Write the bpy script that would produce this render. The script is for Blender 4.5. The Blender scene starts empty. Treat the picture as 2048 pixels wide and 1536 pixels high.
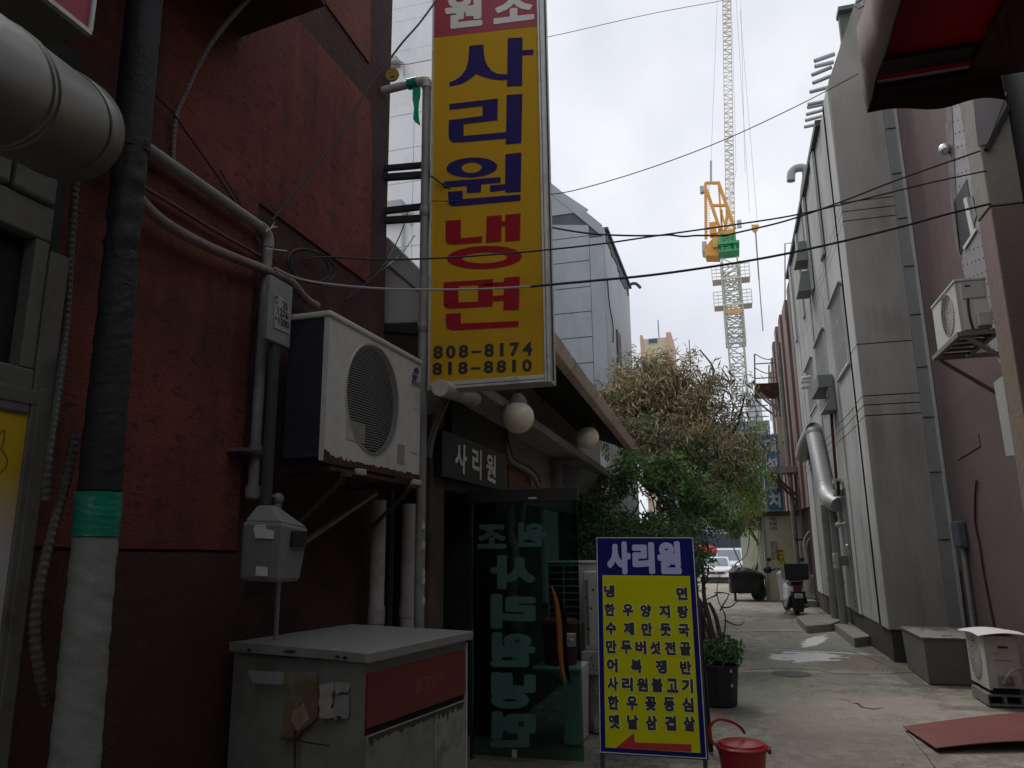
import bpy, math, random
from mathutils import Vector as V, Matrix, noise
random.seed(7)
S = bpy.context.scene
COL = S.collection

# ---------------------------------------------------------------- camera
F = 1500.0; CX = 1024.0; CY = 768.0; CAMZ = 1.6
Zc = V((946 - CX, CY + 6090, F)).normalized()
Yc = V((1468 - CX, CY - 1091, F)); Yc = (Yc - Zc * Yc.dot(Zc)).normalized()
Xc = Yc.cross(Zc)
if Xc.x < 0: Xc = -Xc
CAM = V((0, 0, CAMZ))
cam = bpy.data.cameras.new('camera'); camo = bpy.data.objects.new('camera', cam); COL.objects.link(camo)
cam.sensor_width = 36.0; cam.lens = F / 2048 * 36.0; cam.clip_start = 0.05; cam.clip_end = 3000
# camera axes in world: right = (X.x, Y.x, Z.x) ...; blender camera looks along -z
right = V((Xc.x, Yc.x, Zc.x)); up = V((Xc.y, Yc.y, Zc.y)); fwd = V((Xc.z, Yc.z, Zc.z))
camo.matrix_world = Matrix(((right.x, up.x, -fwd.x, 0), (right.y, up.y, -fwd.y, 0), (right.z, up.z, -fwd.z, CAMZ), (0, 0, 0, 1)))
S.camera = camo

# ---------------------------------------------------------------- world, sun, exposure
SKY = 0.97; SUN = 1.5; EXPO = 0.12; SAZ = -38; SEL = 56
W = bpy.data.worlds.new('World'); S.world = W; W.use_nodes = True
nt = W.node_tree; nt.nodes.clear()
out = nt.nodes.new('ShaderNodeOutputWorld'); bg = nt.nodes.new('ShaderNodeBackground'); bg2 = nt.nodes.new('ShaderNodeBackground')
sky = nt.nodes.new('ShaderNodeTexSky'); sky.sky_type = 'NISHITA'; sky.sun_disc = False
sky.sun_elevation = math.radians(SEL); sky.sun_rotation = math.radians(SAZ)
bg.inputs['Strength'].default_value = 0.1
tc = nt.nodes.new('ShaderNodeTexCoord'); nz = nt.nodes.new('ShaderNodeTexNoise'); nz.inputs['Scale'].default_value = 3.2; nz.inputs['Detail'].default_value = 5; nz.inputs['Roughness'].default_value = 0.5
cr = nt.nodes.new('ShaderNodeValToRGB'); cr.color_ramp.elements[0].position = 0.36; cr.color_ramp.elements[1].position = 0.66
cr.color_ramp.elements[0].color = (0.70, 0.73, 0.81, 1); cr.color_ramp.elements[1].color = (0.94, 0.955, 1.0, 1)
mix = nt.nodes.new('ShaderNodeMixShader'); mix.inputs[0].default_value = 0.95
bg2.inputs['Strength'].default_value = SKY
nt.links.new(tc.outputs['Generated'], nz.inputs['Vector']); nt.links.new(nz.outputs['Fac'], cr.inputs['Fac'])
nt.links.new(sky.outputs[0], bg.inputs['Color']); nt.links.new(cr.outputs[0], bg2.inputs['Color'])
nt.links.new(bg.outputs[0], mix.inputs[1]); nt.links.new(bg2.outputs[0], mix.inputs[2]); nt.links.new(mix.outputs[0], out.inputs['Surface'])
sl = bpy.data.lights.new('sun', 'SUN'); so = bpy.data.objects.new('sun', sl); COL.objects.link(so)
sl.energy = SUN; sl.angle = math.radians(28); sl.color = (1, 0.96, 0.9)
sd = V((math.sin(math.radians(SAZ)) * math.cos(math.radians(SEL)), math.cos(math.radians(SAZ)) * math.cos(math.radians(SEL)), math.sin(math.radians(SEL))))
so.rotation_euler = sd.to_track_quat('Z', 'Y').to_euler()
S.view_settings.view_transform = 'Standard'; S.view_settings.look = 'None'; S.view_settings.gamma = 1; S.view_settings.exposure = EXPO
S.view_settings.use_curve_mapping = False
S.render.engine = 'CYCLES'; S.cycles.max_bounces = 6; S.cycles.diffuse_bounces = 4; S.cycles.transparent_max_bounces = 8
S.cycles.use_denoising = True

# ---------------------------------------------------------------- measuring: a point of the photo on a known plane of the place
def ray(px, py):
    c = V((px - CX, CY - py, F)); return V((Xc.dot(c), Yc.dot(c), Zc.dot(c)))
def onY(px, py, y): r = ray(px, py); return CAM + r * (y / r.y)
def onX(px, py, x): r = ray(px, py); return CAM + r * (x / r.x)
def onZ(px, py, z): r = ray(px, py); return CAM + r * ((z - CAMZ) / r.z)

# ---------------------------------------------------------------- materials
MATS = {}
def M(name, col, rough=0.8, var=0.12, scale=2.5, bump=0.15, bscale=60, metal=0.0, dirt=None, damt=0.5, dscale=1.5, streak=0.0, trans=0.0, spec=0.4, detail=6, stretch=None, drip=None, damp=0.6, dripsc=3.0):
    if name in MATS: return MATS[name]
    m = bpy.data.materials.new(name); m.use_nodes = True; n = m.node_tree; L = n.links
    b = n.nodes['Principled BSDF']; b.inputs['Roughness'].default_value = rough; b.inputs['Metallic'].default_value = metal
    b.inputs['Specular IOR Level'].default_value = spec
    g = n.nodes.new('ShaderNodeNewGeometry'); mp = n.nodes.new('ShaderNodeMapping'); L.new(g.outputs['Position'], mp.inputs['Vector'])
    if streak: mp.inputs['Scale'].default_value = (1, 1, 1 - streak)
    if stretch: mp.inputs['Scale'].default_value = stretch
    def noi(sc, d=detail, r=0.6):
        t = n.nodes.new('ShaderNodeTexNoise'); t.inputs['Scale'].default_value = sc; t.inputs['Detail'].default_value = d; t.inputs['Roughness'].default_value = r
        L.new(mp.outputs[0], t.inputs['Vector']); return t
    t1 = noi(scale)
    r1 = n.nodes.new('ShaderNodeMapRange'); r1.inputs[1].default_value = 0.25; r1.inputs[2].default_value = 0.75
    r1.inputs[3].default_value = 1 - var; r1.inputs[4].default_value = 1 + var; L.new(t1.outputs['Fac'], r1.inputs[0])
    mul = n.nodes.new('ShaderNodeVectorMath'); mul.operation = 'SCALE'; mul.inputs[0].default_value = col[:3]; L.new(r1.outputs[0], mul.inputs['Scale'])
    cur = mul.outputs[0]
    if dirt:
        t2 = noi(dscale, 8, 0.7)
        r2 = n.nodes.new('ShaderNodeMapRange'); r2.inputs[1].default_value = 0.5; r2.inputs[2].default_value = 0.68; r2.inputs[3].default_value = 0; r2.inputs[4].default_value = damt
        L.new(t2.outputs['Fac'], r2.inputs[0])
        mx = n.nodes.new('ShaderNodeMix'); mx.data_type = 'RGBA'; L.new(r2.outputs[0], mx.inputs[0]); L.new(cur, mx.inputs[6]); mx.inputs[7].default_value = (*dirt, 1)
        cur = mx.outputs[2]
    if drip:  # rain streaks running down the face
        md_ = n.nodes.new('ShaderNodeMapping'); md_.inputs['Scale'].default_value = (1, 1, 0.07); L.new(g.outputs['Position'], md_.inputs['Vector'])
        t4 = n.nodes.new('ShaderNodeTexNoise'); t4.inputs['Scale'].default_value = dripsc; t4.inputs['Detail'].default_value = 7; t4.inputs['Roughness'].default_value = .65; L.new(md_.outputs[0], t4.inputs['Vector'])
        t5 = n.nodes.new('ShaderNodeTexNoise'); t5.inputs['Scale'].default_value = .8; t5.inputs['Detail'].default_value = 4; L.new(g.outputs['Position'], t5.inputs['Vector'])
        m5 = n.nodes.new('ShaderNodeMath'); m5.operation = 'MULTIPLY'; L.new(t4.outputs['Fac'], m5.inputs[0]); L.new(t5.outputs['Fac'], m5.inputs[1])
        r5 = n.nodes.new('ShaderNodeMapRange'); r5.inputs[1].default_value = .22; r5.inputs[2].default_value = .38; r5.inputs[3].default_value = 0; r5.inputs[4].default_value = damp; L.new(m5.outputs[0], r5.inputs[0])
        m6 = n.nodes.new('ShaderNodeMix'); m6.data_type = 'RGBA'; L.new(r5.outputs[0], m6.inputs[0]); L.new(cur, m6.inputs[6]); m6.inputs[7].default_value = (*drip, 1); cur = m6.outputs[2]
    L.new(cur, b.inputs['Base Color'])
    if bump:
        t3 = noi(bscale, 4, 0.6); bp = n.nodes.new('ShaderNodeBump'); bp.inputs['Strength'].default_value = min(1, bump * 2); bp.inputs['Distance'].default_value = 0.01
        L.new(t3.outputs['Fac'], bp.inputs['Height']); L.new(bp.outputs[0], b.inputs['Normal'])
    if trans:
        tr = n.nodes.new('ShaderNodeBsdfTranslucent'); L.new(cur, tr.inputs['Color']); ms = n.nodes.new('ShaderNodeMixShader'); ms.inputs[0].default_value = trans
        L.new(b.outputs[0], ms.inputs[1]); L.new(tr.outputs[0], ms.inputs[2]); L.new(ms.outputs[0], n.nodes['Material Output'].inputs['Surface'])
    MATS[name] = m; return m

# ---------------------------------------------------------------- objects
def tag(o, label=None, cat=None, group=None, kind=None):
    if label: o['label'] = label
    if cat: o['category'] = cat
    if group: o['group'] = group
    if kind: o['kind'] = kind
    return o
def thing(name, label, cat, loc=(0, 0, 0), group=None, rz=0):
    o = bpy.data.objects.new(name, None); COL.objects.link(o); o.location = loc; o.rotation_euler = (0, 0, rz); o.empty_display_size = 0.1
    return tag(o, label, cat, group)
def wloc(o):
    p = V((0, 0, 0))
    while o is not None: p += V(o.location); o = o.parent
    return p
class MB:
    def __init__(s): s.v = []; s.f = []; s.m = []; s.cm = 0
    def add(s, vs, fs):
        b = len(s.v); s.v += [tuple(p) for p in vs]; s.f += [tuple(i + b for i in f) for f in fs]; s.m += [s.cm] * len(fs); return s
    def hexa(s, p):  # 4 bottom (ccw), 4 top
        return s.add(p, [(3, 2, 1, 0), (4, 5, 6, 7), (0, 1, 5, 4), (1, 2, 6, 5), (2, 3, 7, 6), (3, 0, 4, 7)])
    def box(s, x0, y0, z0, x1, y1, z1):
        if x0 > x1: x0, x1 = x1, x0
        if y0 > y1: y0, y1 = y1, y0
        if z0 > z1: z0, z1 = z1, z0
        return s.hexa([(x0, y0, z0), (x1, y0, z0), (x1, y1, z0), (x0, y1, z0), (x0, y0, z1), (x1, y0, z1), (x1, y1, z1), (x0, y1, z1)])
    def prism(s, pts, off):
        pts = [V(p) for p in pts]; off = V(off); n = len(pts)
        vs = pts + [p + off for p in pts]
        fs = [tuple(range(n))[::-1], tuple(range(n, 2 * n))] + [(i, (i + 1) % n, (i + 1) % n + n, i + n) for i in range(n)]
        return s.add(vs, fs)
    def poly(s, pts): return s.add(pts, [tuple(range(len(pts)))])
    def tube(s, pts, r, n=8, caps=True, rr=None):
        pts = [V(p) for p in pts]; k = len(pts); vs = []; prev = None
        for i, p in enumerate(pts):
            t = (pts[min(i + 1, k - 1)] - pts[max(i - 1, 0)])
            if t.length < 1e-9: t = V((0, 0, 1))
            t.normalize()
            if prev is None:
                a = V((0, 0, 1)) if abs(t.z) < 0.9 else V((1, 0, 0)); u = t.cross(a).normalized()
            else:
                u = prev - t * prev.dot(t)
                u = u.normalized() if u.length > 1e-6 else t.orthogonal().normalized()
            prev = u; w = t.cross(u); rad = rr[i] if rr else r
            for j in range(n):
                a = 2 * math.pi * j / n; vs.append(p + (u * math.cos(a) + w * math.sin(a)) * rad)
        fs = [(i * n + j, i * n + (j + 1) % n, (i + 1) * n + (j + 1) % n, (i + 1) * n + j) for i in range(k - 1) for j in range(n)]
        if caps: fs += [tuple(range(n))[::-1], tuple((k - 1) * n + j for j in range(n))]
        return s.add(vs, fs)
    def bar(s, a, b, w, h=None, upv=(0, 0, 1)):
        a = V(a); b = V(b); h = h or w; t = (b - a).normalized(); upv = V(upv)
        if abs(t.dot(upv)) > 0.98: upv = V((1, 0, 0))
        sd_ = t.cross(upv).normalized() * w / 2; u = sd_.cross(t).normalized() * h / 2
        return s.hexa([a - sd_ - u, a + sd_ - u, b + sd_ - u, b - sd_ - u, a - sd_ + u, a + sd_ + u, b + sd_ + u, b - sd_ + u])
    def lathe(s, prof, c, n=20, axis=(0, 0, 1), sx=1, sy=1):
        c = V(c); ax = V(axis).normalized(); u = ax.orthogonal().normalized() if abs(ax.z) < 0.99 else V((1, 0, 0)); w = ax.cross(u)
        vs = [c + ax * z + (u * math.cos(2 * math.pi * j / n) * sx + w * math.sin(2 * math.pi * j / n) * sy) * r for r, z in prof for j in range(n)]
        k = len(prof)
        fs = [(i * n + j, i * n + (j + 1) % n, (i + 1) * n + (j + 1) % n, (i + 1) * n + j) for i in range(k - 1) for j in range(n)]
        fs += [tuple(range(n))[::-1], tuple((k - 1) * n + j for j in range(n))]
        return s.add(vs, fs)
    def sphere(s, c, r, n=16, m=10, sc=(1, 1, 1)):
        c = V(c); prof = [(math.sin(math.pi * i / m), -math.cos(math.pi * i / m)) for i in range(m + 1)]
        vs = [c + V((math.cos(2 * math.pi * j / n) * a * r * sc[0], math.sin(2 * math.pi * j / n) * a * r * sc[1], z * r * sc[2])) for a, z in prof for j in range(n)]
        fs = [(i * n + j, i * n + (j + 1) % n, (i + 1) * n + (j + 1) % n, (i + 1) * n + j) for i in range(m) for j in range(n)]
        return s.add(vs, fs)
    def build(s, name, mat, parent=None, smooth=False, bevel=0, world=True, mats=None):
        o = bpy.data.objects.new(name, bpy.data.meshes.new(name)); COL.objects.link(o)
        off = V((0, 0, 0))
        if parent is not None:
            o.parent = parent
            if world: off = wloc(parent)
        me = o.data; me.from_pydata([tuple(V(p) - off) for p in s.v], [], s.f)
        for mt in (mats or [mat]): me.materials.append(mt)
        if mats: me.polygons.foreach_set('material_index', s.m)
        me.validate(); me.update()
        if smooth:
            me.polygons.foreach_set('use_smooth', [True] * len(me.polygons))
            try: me.set_sharp_from_angle(angle=math.radians(40))
            except Exception: pass
        if bevel:
            md = o.modifiers.new('b', 'BEVEL'); md.width = bevel; md.segments = 2; md.limit_method = 'ANGLE'; md.angle_limit = math.radians(35)
        return o
def copy_tree(o, parent=None):
    c = o.copy(); COL.objects.link(c); c.parent = parent
    for ch in list(o.children): copy_tree(ch, c)
    return c
def smooth_pts(pts, k=6):
    pts = [V(p) for p in pts]; r = []
    for i in range(len(pts) - 1):
        p0 = pts[max(i - 1, 0)]; p1 = pts[i]; p2 = pts[i + 1]; p3 = pts[min(i + 2, len(pts) - 1)]
        for j in range(k):
            t = j / k
            r.append(0.5 * ((2 * p1) + (p2 - p0) * t + (2 * p0 - 5 * p1 + 4 * p2 - p3) * t * t + (3 * p1 - p0 - 3 * p2 + p3) * t ** 3))
    return r + [pts[-1]]
def bilerp(q, u, v):  # q: bl br tr tl
    return (q[0] * (1 - u) + q[1] * u) * (1 - v) + (q[3] * (1 - u) + q[2] * u) * v
GL = {}
def glyph(body, bold):
    k = (body, bold)
    if k not in GL:
        c = bpy.data.curves.new('lettering', 'FONT'); c.body = body; c.offset = bold; c.resolution_u = 3
        o = bpy.data.objects.new('lettering', c); me = bpy.data.meshes.new_from_object(o)
        vs = [v.co.copy() for v in me.vertices]; fs = [tuple(p.vertices) for p in me.polygons]
        bpy.data.objects.remove(o); bpy.data.meshes.remove(me); bpy.data.curves.remove(c)
        x0 = min(v.x for v in vs); x1 = max(v.x for v in vs); y0 = min(v.y for v in vs); y1 = max(v.y for v in vs)
        GL[k] = ([((v.x - x0) / (x1 - x0), (v.y - y0) / (y1 - y0)) for v in vs], fs, (x1 - x0) / (y1 - y0))
    return GL[k]
def letter(mb, body, quad, bold=0.02, off=(0, 0, 0)):
    if body == '1': bold = min(bold, 0.0)
    ex = bold - 0.02 if bold > 0.027 else 0.0; uv, fs, asp = glyph(body, min(bold, 0.02)); q = [V(p) + V(off) for p in quad]
    if not ex: mb.add([bilerp(q, u, v) for u, v in uv], fs); return
    dv = min(ex / 0.85, .12); du = min(dv / max(asp, .3), .15); nn = (q[1] - q[0]).cross(q[3] - q[0]).normalized()
    if nn.dot(CAM - q[0]) < 0: nn = -nn
    for k in range(8):  # heavier strokes: the same outline laid eight times round a small circle, each a hair above the last
        a = k * math.pi / 4; mb.add([bilerp(q, du + u * (1 - 2 * du) + du * math.cos(a), dv + v * (1 - 2 * dv) + dv * math.sin(a)) + nn * (.00012 * k) for u, v in uv], fs)
def copyto(o, **kw):
    return o
# ================================================================ materials
concrete = M('concrete_ground', (0.335, 0.30, 0.245), 0.85, 0.35, 4.0, 1.0, 16, dirt=(0.17, 0.16, 0.13), damt=0.85, dscale=1.9, spec=.5)
red_paint = M('red_render', (0.150, 0.037, 0.025), 0.95, 0.25, 4.0, 0.35, 70, dirt=(0.075, 0.024, 0.018), damt=0.7, dscale=1.4, stretch=(1, 0.8, 1.3), drip=(0.035, 0.016, 0.014), damp=.75, dripsc=5)
brown_paint = M('brown_render', (0.050, 0.022, 0.021), 0.95, 0.3, 3.0, 0.6, 26, dirt=(0.075, 0.028, 0.024), damt=0.5)
black_metal = M('black_metal', (0.02, 0.02, 0.022), 0.6, 0.2)
dark = M('dark_interior', (0.012, 0.012, 0.013), 0.9, 0.2)
grey_frame = M('grey_frame', (0.13, 0.125, 0.11), 0.6, 0.15, 3, 0.1, dirt=(0.05, 0.045, 0.04), damt=0.6, dscale=6)
galv = M('galvanised_metal', (0.34, 0.34, 0.33), 0.42, 0.15, 5, 0.05, metal=0.75, dirt=(0.16, 0.15, 0.12), damt=0.5, dscale=3)
pvc = M('grey_plastic_pipe', (0.23, 0.225, 0.215), 0.55, 0.12, 3, 0.05, dirt=(0.1, 0.09, 0.08), damt=0.6, dscale=4)
pvcw = M('pale_plastic_pipe', (0.42, 0.38, 0.36), 0.5, 0.12, 3, 0.05, dirt=(0.2, 0.17, 0.15), damt=0.6, dscale=5)
foam_black = M('black_wrap', (0.014, 0.015, 0.016), 0.7, 0.3, 5, 0.3, 30)
cloth_grey = M('grey_tape_wrap', (0.21, 0.21, 0.20), 0.65, 0.12, 4, 0.35, 18, dirt=(0.16, 0.15, 0.14), damt=0.5, dscale=5)
tape_green = M('green_tape', (0.01, 0.20, 0.13), 0.3, 0.15, 8, 0.25, 30)
tape_green_l = M('green_tape_strip', (0.02, 0.40, 0.24), 0.35, 0.15, 8, 0.2, 30, trans=0.5)
white_enamel = M('white_enamel', (0.50, 0.49, 0.455), 0.5, 0.06, 3, 0.05, dirt=(0.30, 0.26, 0.21), damt=0.45, dscale=3.5)
grey_enamel = M('grey_enamel', (0.22, 0.23, 0.235), 0.6, 0.1, 4, 0.1, dirt=(0.10, 0.09, 0.075), damt=0.6, dscale=5)
navy_side = M('dark_blue_coil', (0.018, 0.02, 0.035), 0.7, 0.2)
rust = M('rust', (0.055, 0.026, 0.016), 0.95, 0.4, 14, 0.5, 60)
cable_black = M('black_cable', (0.02, 0.02, 0.022), 0.6, 0.1, bump=0)
cable_white = M('pale_cable', (0.5, 0.48, 0.46), 0.6, 0.1, bump=0)
cable_brown = M('brown_conduit', (0.11, 0.06, 0.05), 0.7, 0.2, bump=0)
paper = M('pale_paper', (0.55, 0.53, 0.5), 0.85, 0.08, 20, 0.1, dirt=(0.35, 0.3, 0.25), damt=0.5, dscale=20)
ink = M('black_print', (0.02, 0.02, 0.025), 0.6, 0.05, bump=0)
sign_yellow = M('sign_yellow', (0.50, 0.285, 0.012), 0.7, 0.06, 1.2, 0.03, spec=.15, dirt=(0.36, 0.2, 0.012), damt=0.5, dscale=1.8)
sign_crimson = M('sign_crimson', (0.30, 0.022, 0.042), 0.45, 0.05, bump=0.02)
sign_blue = M('sign_blue', (0.022, 0.014, 0.10), 0.7, 0.05, bump=0.02, spec=.15)
sign_red = M('sign_red', (0.30, 0.008, 0.020), 0.7, 0.05, bump=0.02, spec=.15)
sign_white = M('sign_white', (0.62, 0.60, 0.55), 0.5, 0.06, bump=0.02)
alu = M('aluminium_trim', (0.50, 0.50, 0.48), 0.45, 0.08, 4, 0.04, metal=0.3, dirt=(0.22, 0.2, 0.17), damt=0.6, dscale=9)
board_yellow = M('board_yellow', (0.56, 0.54, 0.004), 0.75, 0.04, bump=0.02, spec=.12)
board_navy = M('board_navy', (0.010, 0.010, 0.13), 0.75, 0.05, bump=0.02, spec=.12)
board_lilac = M('board_lilac', (0.50, 0.47, 0.74), 0.75, 0.03, bump=0.01, spec=.1)
wood_dark = M('weathered_post', (0.085, 0.06, 0.045), 0.85, 0.35, 4, 0.5, 30, dirt=(0.14, 0.09, 0.06), damt=0.5, dscale=5)
grey_plaster = M('grey_plaster', (0.25, 0.22, 0.195), 0.9, 0.12, 1.2, 0.25, 30, dirt=(0.16, 0.14, 0.125), damt=0.55, dscale=1.6)
white_globe = M('opal_glass', (0.90, 0.84, 0.68), 0.25, 0.03, 2, 0.0, spec=0.6)

def quad_px(fn, tl, tr, br, bl, d):  # bl br tr tl
    return [fn(*bl, d), fn(*br, d), fn(*tr, d), fn(*tl, d)]
def cable(name, label, pts, r, mat, cat='cable', parent=None, k=6, group=None):
    m = MB(); m.tube(smooth_pts(pts, k), r, 6); o = m.build(name, mat, parent, smooth=True)
    if parent is None: tag(o, label, cat, group)
    return o

# ================================================================ ground
patch = M('white_cement_patch', (0.42, 0.41, 0.39), 0.9, 0.35, 3.5, 0.3, 30, dirt=(0.2, 0.19, 0.16), damt=0.9, dscale=4)
def blotch(mat, cx, cy, sx, sy, ang, col, amt, edge=.35, nsc=2.2, nam=1.1):
    # blotch of its own shape at a fixed spot: stains, and darker ellipses
    n = mat.node_tree; L = n.links; b = n.nodes['Principled BSDF']; old = b.inputs['Base Color'].links[0].from_socket
    g = n.nodes.new('ShaderNodeNewGeometry'); mp = n.nodes.new('ShaderNodeMapping'); mp.vector_type = 'TEXTURE'; mp.inputs['Location'].default_value = (cx, cy, 0); mp.inputs['Rotation'].default_value = (0, 0, ang); mp.inputs['Scale'].default_value = (sx, sy, 1000)
    L.new(g.outputs['Position'], mp.inputs[0]); ln = n.nodes.new('ShaderNodeVectorMath'); ln.operation = 'LENGTH'; L.new(mp.outputs[0], ln.inputs[0])
    t = n.nodes.new('ShaderNodeTexNoise'); t.inputs['Scale'].default_value = nsc; t.inputs['Detail'].default_value = 7; t.inputs['Roughness'].default_value = .65; L.new(g.outputs['Position'], t.inputs['Vector'])
    ad = n.nodes.new('ShaderNodeMath'); ad.operation = 'MULTIPLY_ADD'; L.new(t.outputs['Fac'], ad.inputs[0]); ad.inputs[1].default_value = nam * 2; ad.inputs[2].default_value = -nam
    sm = n.nodes.new('ShaderNodeMath'); sm.operation = 'ADD'; L.new(ln.outputs['Value'], sm.inputs[0]); L.new(ad.outputs[0], sm.inputs[1])
    r = n.nodes.new('ShaderNodeMapRange'); r.inputs[1].default_value = 1 - edge / 2; r.inputs[2].default_value = 1 + edge / 2; r.inputs[3].default_value = amt; r.inputs[4].default_value = 0; L.new(sm.outputs[0], r.inputs[0])
    mx = n.nodes.new('ShaderNodeMix'); mx.data_type = 'RGBA'; L.new(r.outputs[0], mx.inputs[0]); L.new(old, mx.inputs[6]); mx.inputs[7].default_value = (*col, 1); L.new(mx.outputs[2], b.inputs['Base Color'])
def speckle(mat, col, amt, scale, lo, hi, sc3=(1, 1, 1), detail=8, rough=.7):
    n = mat.node_tree; L = n.links; b = n.nodes['Principled BSDF']; old = b.inputs['Base Color'].links[0].from_socket
    g = n.nodes.new('ShaderNodeNewGeometry'); mp = n.nodes.new('ShaderNodeMapping'); mp.inputs['Scale'].default_value = sc3; L.new(g.outputs['Position'], mp.inputs[0])
    t = n.nodes.new('ShaderNodeTexNoise'); t.inputs['Scale'].default_value = scale; t.inputs['Detail'].default_value = detail; t.inputs['Roughness'].default_value = rough; L.new(mp.outputs[0], t.inputs['Vector'])
    r = n.nodes.new('ShaderNodeMapRange'); r.inputs[1].default_value = lo; r.inputs[2].default_value = hi; r.inputs[3].default_value = 0; r.inputs[4].default_value = amt; L.new(t.outputs['Fac'], r.inputs[0])
    mx = n.nodes.new('ShaderNodeMix'); mx.data_type = 'RGBA'; L.new(r.outputs[0], mx.inputs[0]); L.new(old, mx.inputs[6]); mx.inputs[7].default_value = (*col, 1); L.new(mx.outputs[2], b.inputs['Base Color'])
speckle(concrete, (0.15, 0.16, 0.125), .65, .9, .46, .58)
speckle(concrete, (0.14, 0.125, 0.10), .7, 3.2, .50, .58)
speckle(concrete, (0.12, 0.11, 0.088), .7, 11.0, .52, .60, (1, .7, 1))
speckle(concrete, (0.40, 0.36, 0.295), .55, 7.0, .52, .62)
speckle(concrete, (0.09, 0.08, 0.065), .6, 45.0, .55, .64)
speckle(red_paint, (0.035, 0.014, 0.012), .7, 30.0, .57, .66, (1, .45, 1.5), 3, .5)
speckle(red_paint, (0.21, 0.05, 0.03), .5, 2.2, .50, .70)
def spx_(px, py): p = onZ(px, py, 0); return p.x, p.y
for (px, py, sx, sy, an, col, amt, ed, ns, na) in [
    (1540, 1330, 1.9, 2.6, 0, (0.15, 0.165, 0.125), .55, .8, 1.2, 1.0), (1700, 1290, 1.0, 1.5, 0.2, (0.155, 0.17, 0.13), .6, .5, 1.6, .9),
    (1740, 1325, .62, .75, 0, (0.17, 0.135, 0.10), .8, .3, 2.5, .8), (1614, 1312, .42, .55, -.4, (0.62, 0.61, 0.59), 1.0, .25, 3.5, 1.3), (1629, 1280, .15, .9, -.25, (0.60, 0.59, 0.57), 1.0, .25, 5, 1.0),
    (1690, 1305, .8, .07, -.25, (0.52, 0.50, 0.46), .9, .4, 5, 1.1), (1500, 1250, 1.0, .8, .2, (0.20, 0.20, 0.16), .6, .5, 2.5, 1.2), (1470, 1400, .7, .9, 0, (0.17, 0.185, 0.15), .65, .7, 2.6, 1.2), (1640, 1450, .45, .6, .3, (0.20, 0.175, 0.135), .7, .4, 5, 1.3), (1470, 1338, 1.5, .10, .12, (0.36, 0.33, 0.28), .7, .6, 4, .8), (1560, 1258, .9, .12, .3, (0.36, 0.33, 0.28), .5, .5, 4, 1.0),
    (1760, 1430, .9, .9, 0, (0.34, 0.29, 0.225), .5, .9, 2, 1.0), (1680, 1500, 1.0, .8, 0, (0.17, 0.15, 0.12), .55, .6, 3, 1.2), (1850, 1410, .9, .5, 0, (0.36, 0.31, 0.25), .5, .6, 2.5, 1.0)]:
    x_, y_ = spx_(px, py); blotch(concrete, x_, y_, sx, sy, an, col, amt, ed, ns, na)
g = MB()
nx, ny = 60, 200
def gz(x, y):
    s_ = min(1, max(0, (y - 26) / 20)); s_ = s_ * s_ * (3 - 2 * s_)
    return 0.012 * noise.noise(V((x * 0.6, y * 0.6, 0))) + 0.004 * noise.noise(V((x * 3, y * 3, 4))) - 0.5 * s_
xs = [-15 + 30 * i / nx for i in range(nx + 1)]; ys = [-18 + 88 * j / ny for j in range(ny + 1)]
g.add([(x, y, gz(x, y) - 0.012) for y in ys for x in xs], [(j * (nx + 1) + i, j * (nx + 1) + i + 1, (j + 1) * (nx + 1) + i + 1, (j + 1) * (nx + 1) + i) for j in range(ny) for i in range(nx)])
tag(g.build('alley_pavement', concrete, smooth=True), kind='structure')
g = MB(); g.poly([(-600, -60, -0.62), (600, -60, -0.62), (600, 1500, -0.62), (-600, 1500, -0.62)])
tag(g.build('ground', M('far_ground', (0.17, 0.165, 0.155), 0.95, 0.2, 0.4, 0.1, 8)), kind='structure')
m = MB(); pp = [onZ(1675, 1397, 0), onZ(1697, 1400, 0), onZ(1704, 1405, 0), onZ(1716, 1407, 0), onZ(1724, 1414, 0), onZ(1745, 1417, 0), onZ(1768, 1414, 0)]
m.tube([(p.x, p.y, gz(p.x, p.y) - .012) for p in pp], 0.012, 5, rr=[0.002, 0.007, 0.004, 0.012, 0.009, 0.008, 0.002]); tag(m.build('pavement_crack', ink), 'short dark jagged crack in the concrete near the steel plate', 'crack')
m = MB(); c = onZ(1582, 1345, 0); m.lathe([(0.24, 0), (0.24, 0.004), (0.23, 0.006)], (c.x, c.y, gz(c.x, c.y) - 0.010), 28); tag(m.build('manhole_cover', M('manhole_iron', (0.13, 0.12, 0.105), 0.9, 0.3, 14, 0.8, 90)), 'round flat dark manhole cover in the alley', 'manhole')
st = M('red_steel_plate', (0.20, 0.055, 0.05), 0.55, 0.2, 2, 0.2, 30, dirt=(0.09, 0.05, 0.045), damt=0.7, dscale=2.5)
a, b, c, d = onZ(1806, 1450, .03), onZ(1872, 1496, .03), onZ(2110, 1484, .05), onZ(2110, 1420, .05)
m = MB()
lo = []; N = 10
for i in range(N + 1):
    t = i / N; p = a.lerp(d, t); q = b.lerp(c, t); zz = 0.012 + 0.035 * math.sin(t * 2.2)
    lo += [(p.x, p.y, zz), (q.x, q.y, zz + 0.012)]
n0 = len(lo); m.add(lo + [(x, y, z + 0.008) for x, y, z in lo], [(2 * i, 2 * i + 1, 2 * i + 3, 2 * i + 2) for i in range(N)] + [(n0 + 2 * i, n0 + 2 * i + 2, n0 + 2 * i + 3, n0 + 2 * i + 1) for i in range(N)]
      + [(2 * i, 2 * i + 2, n0 + 2 * i + 2, n0 + 2 * i) for i in range(N)] + [(2 * i + 1, n0 + 2 * i + 1, n0 + 2 * i + 3, 2 * i + 3) for i in range(N)] + [(0, n0, n0 + 1, 1), (2 * N, 2 * N + 1, n0 + 2 * N + 1, n0 + 2 * N)])
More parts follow.
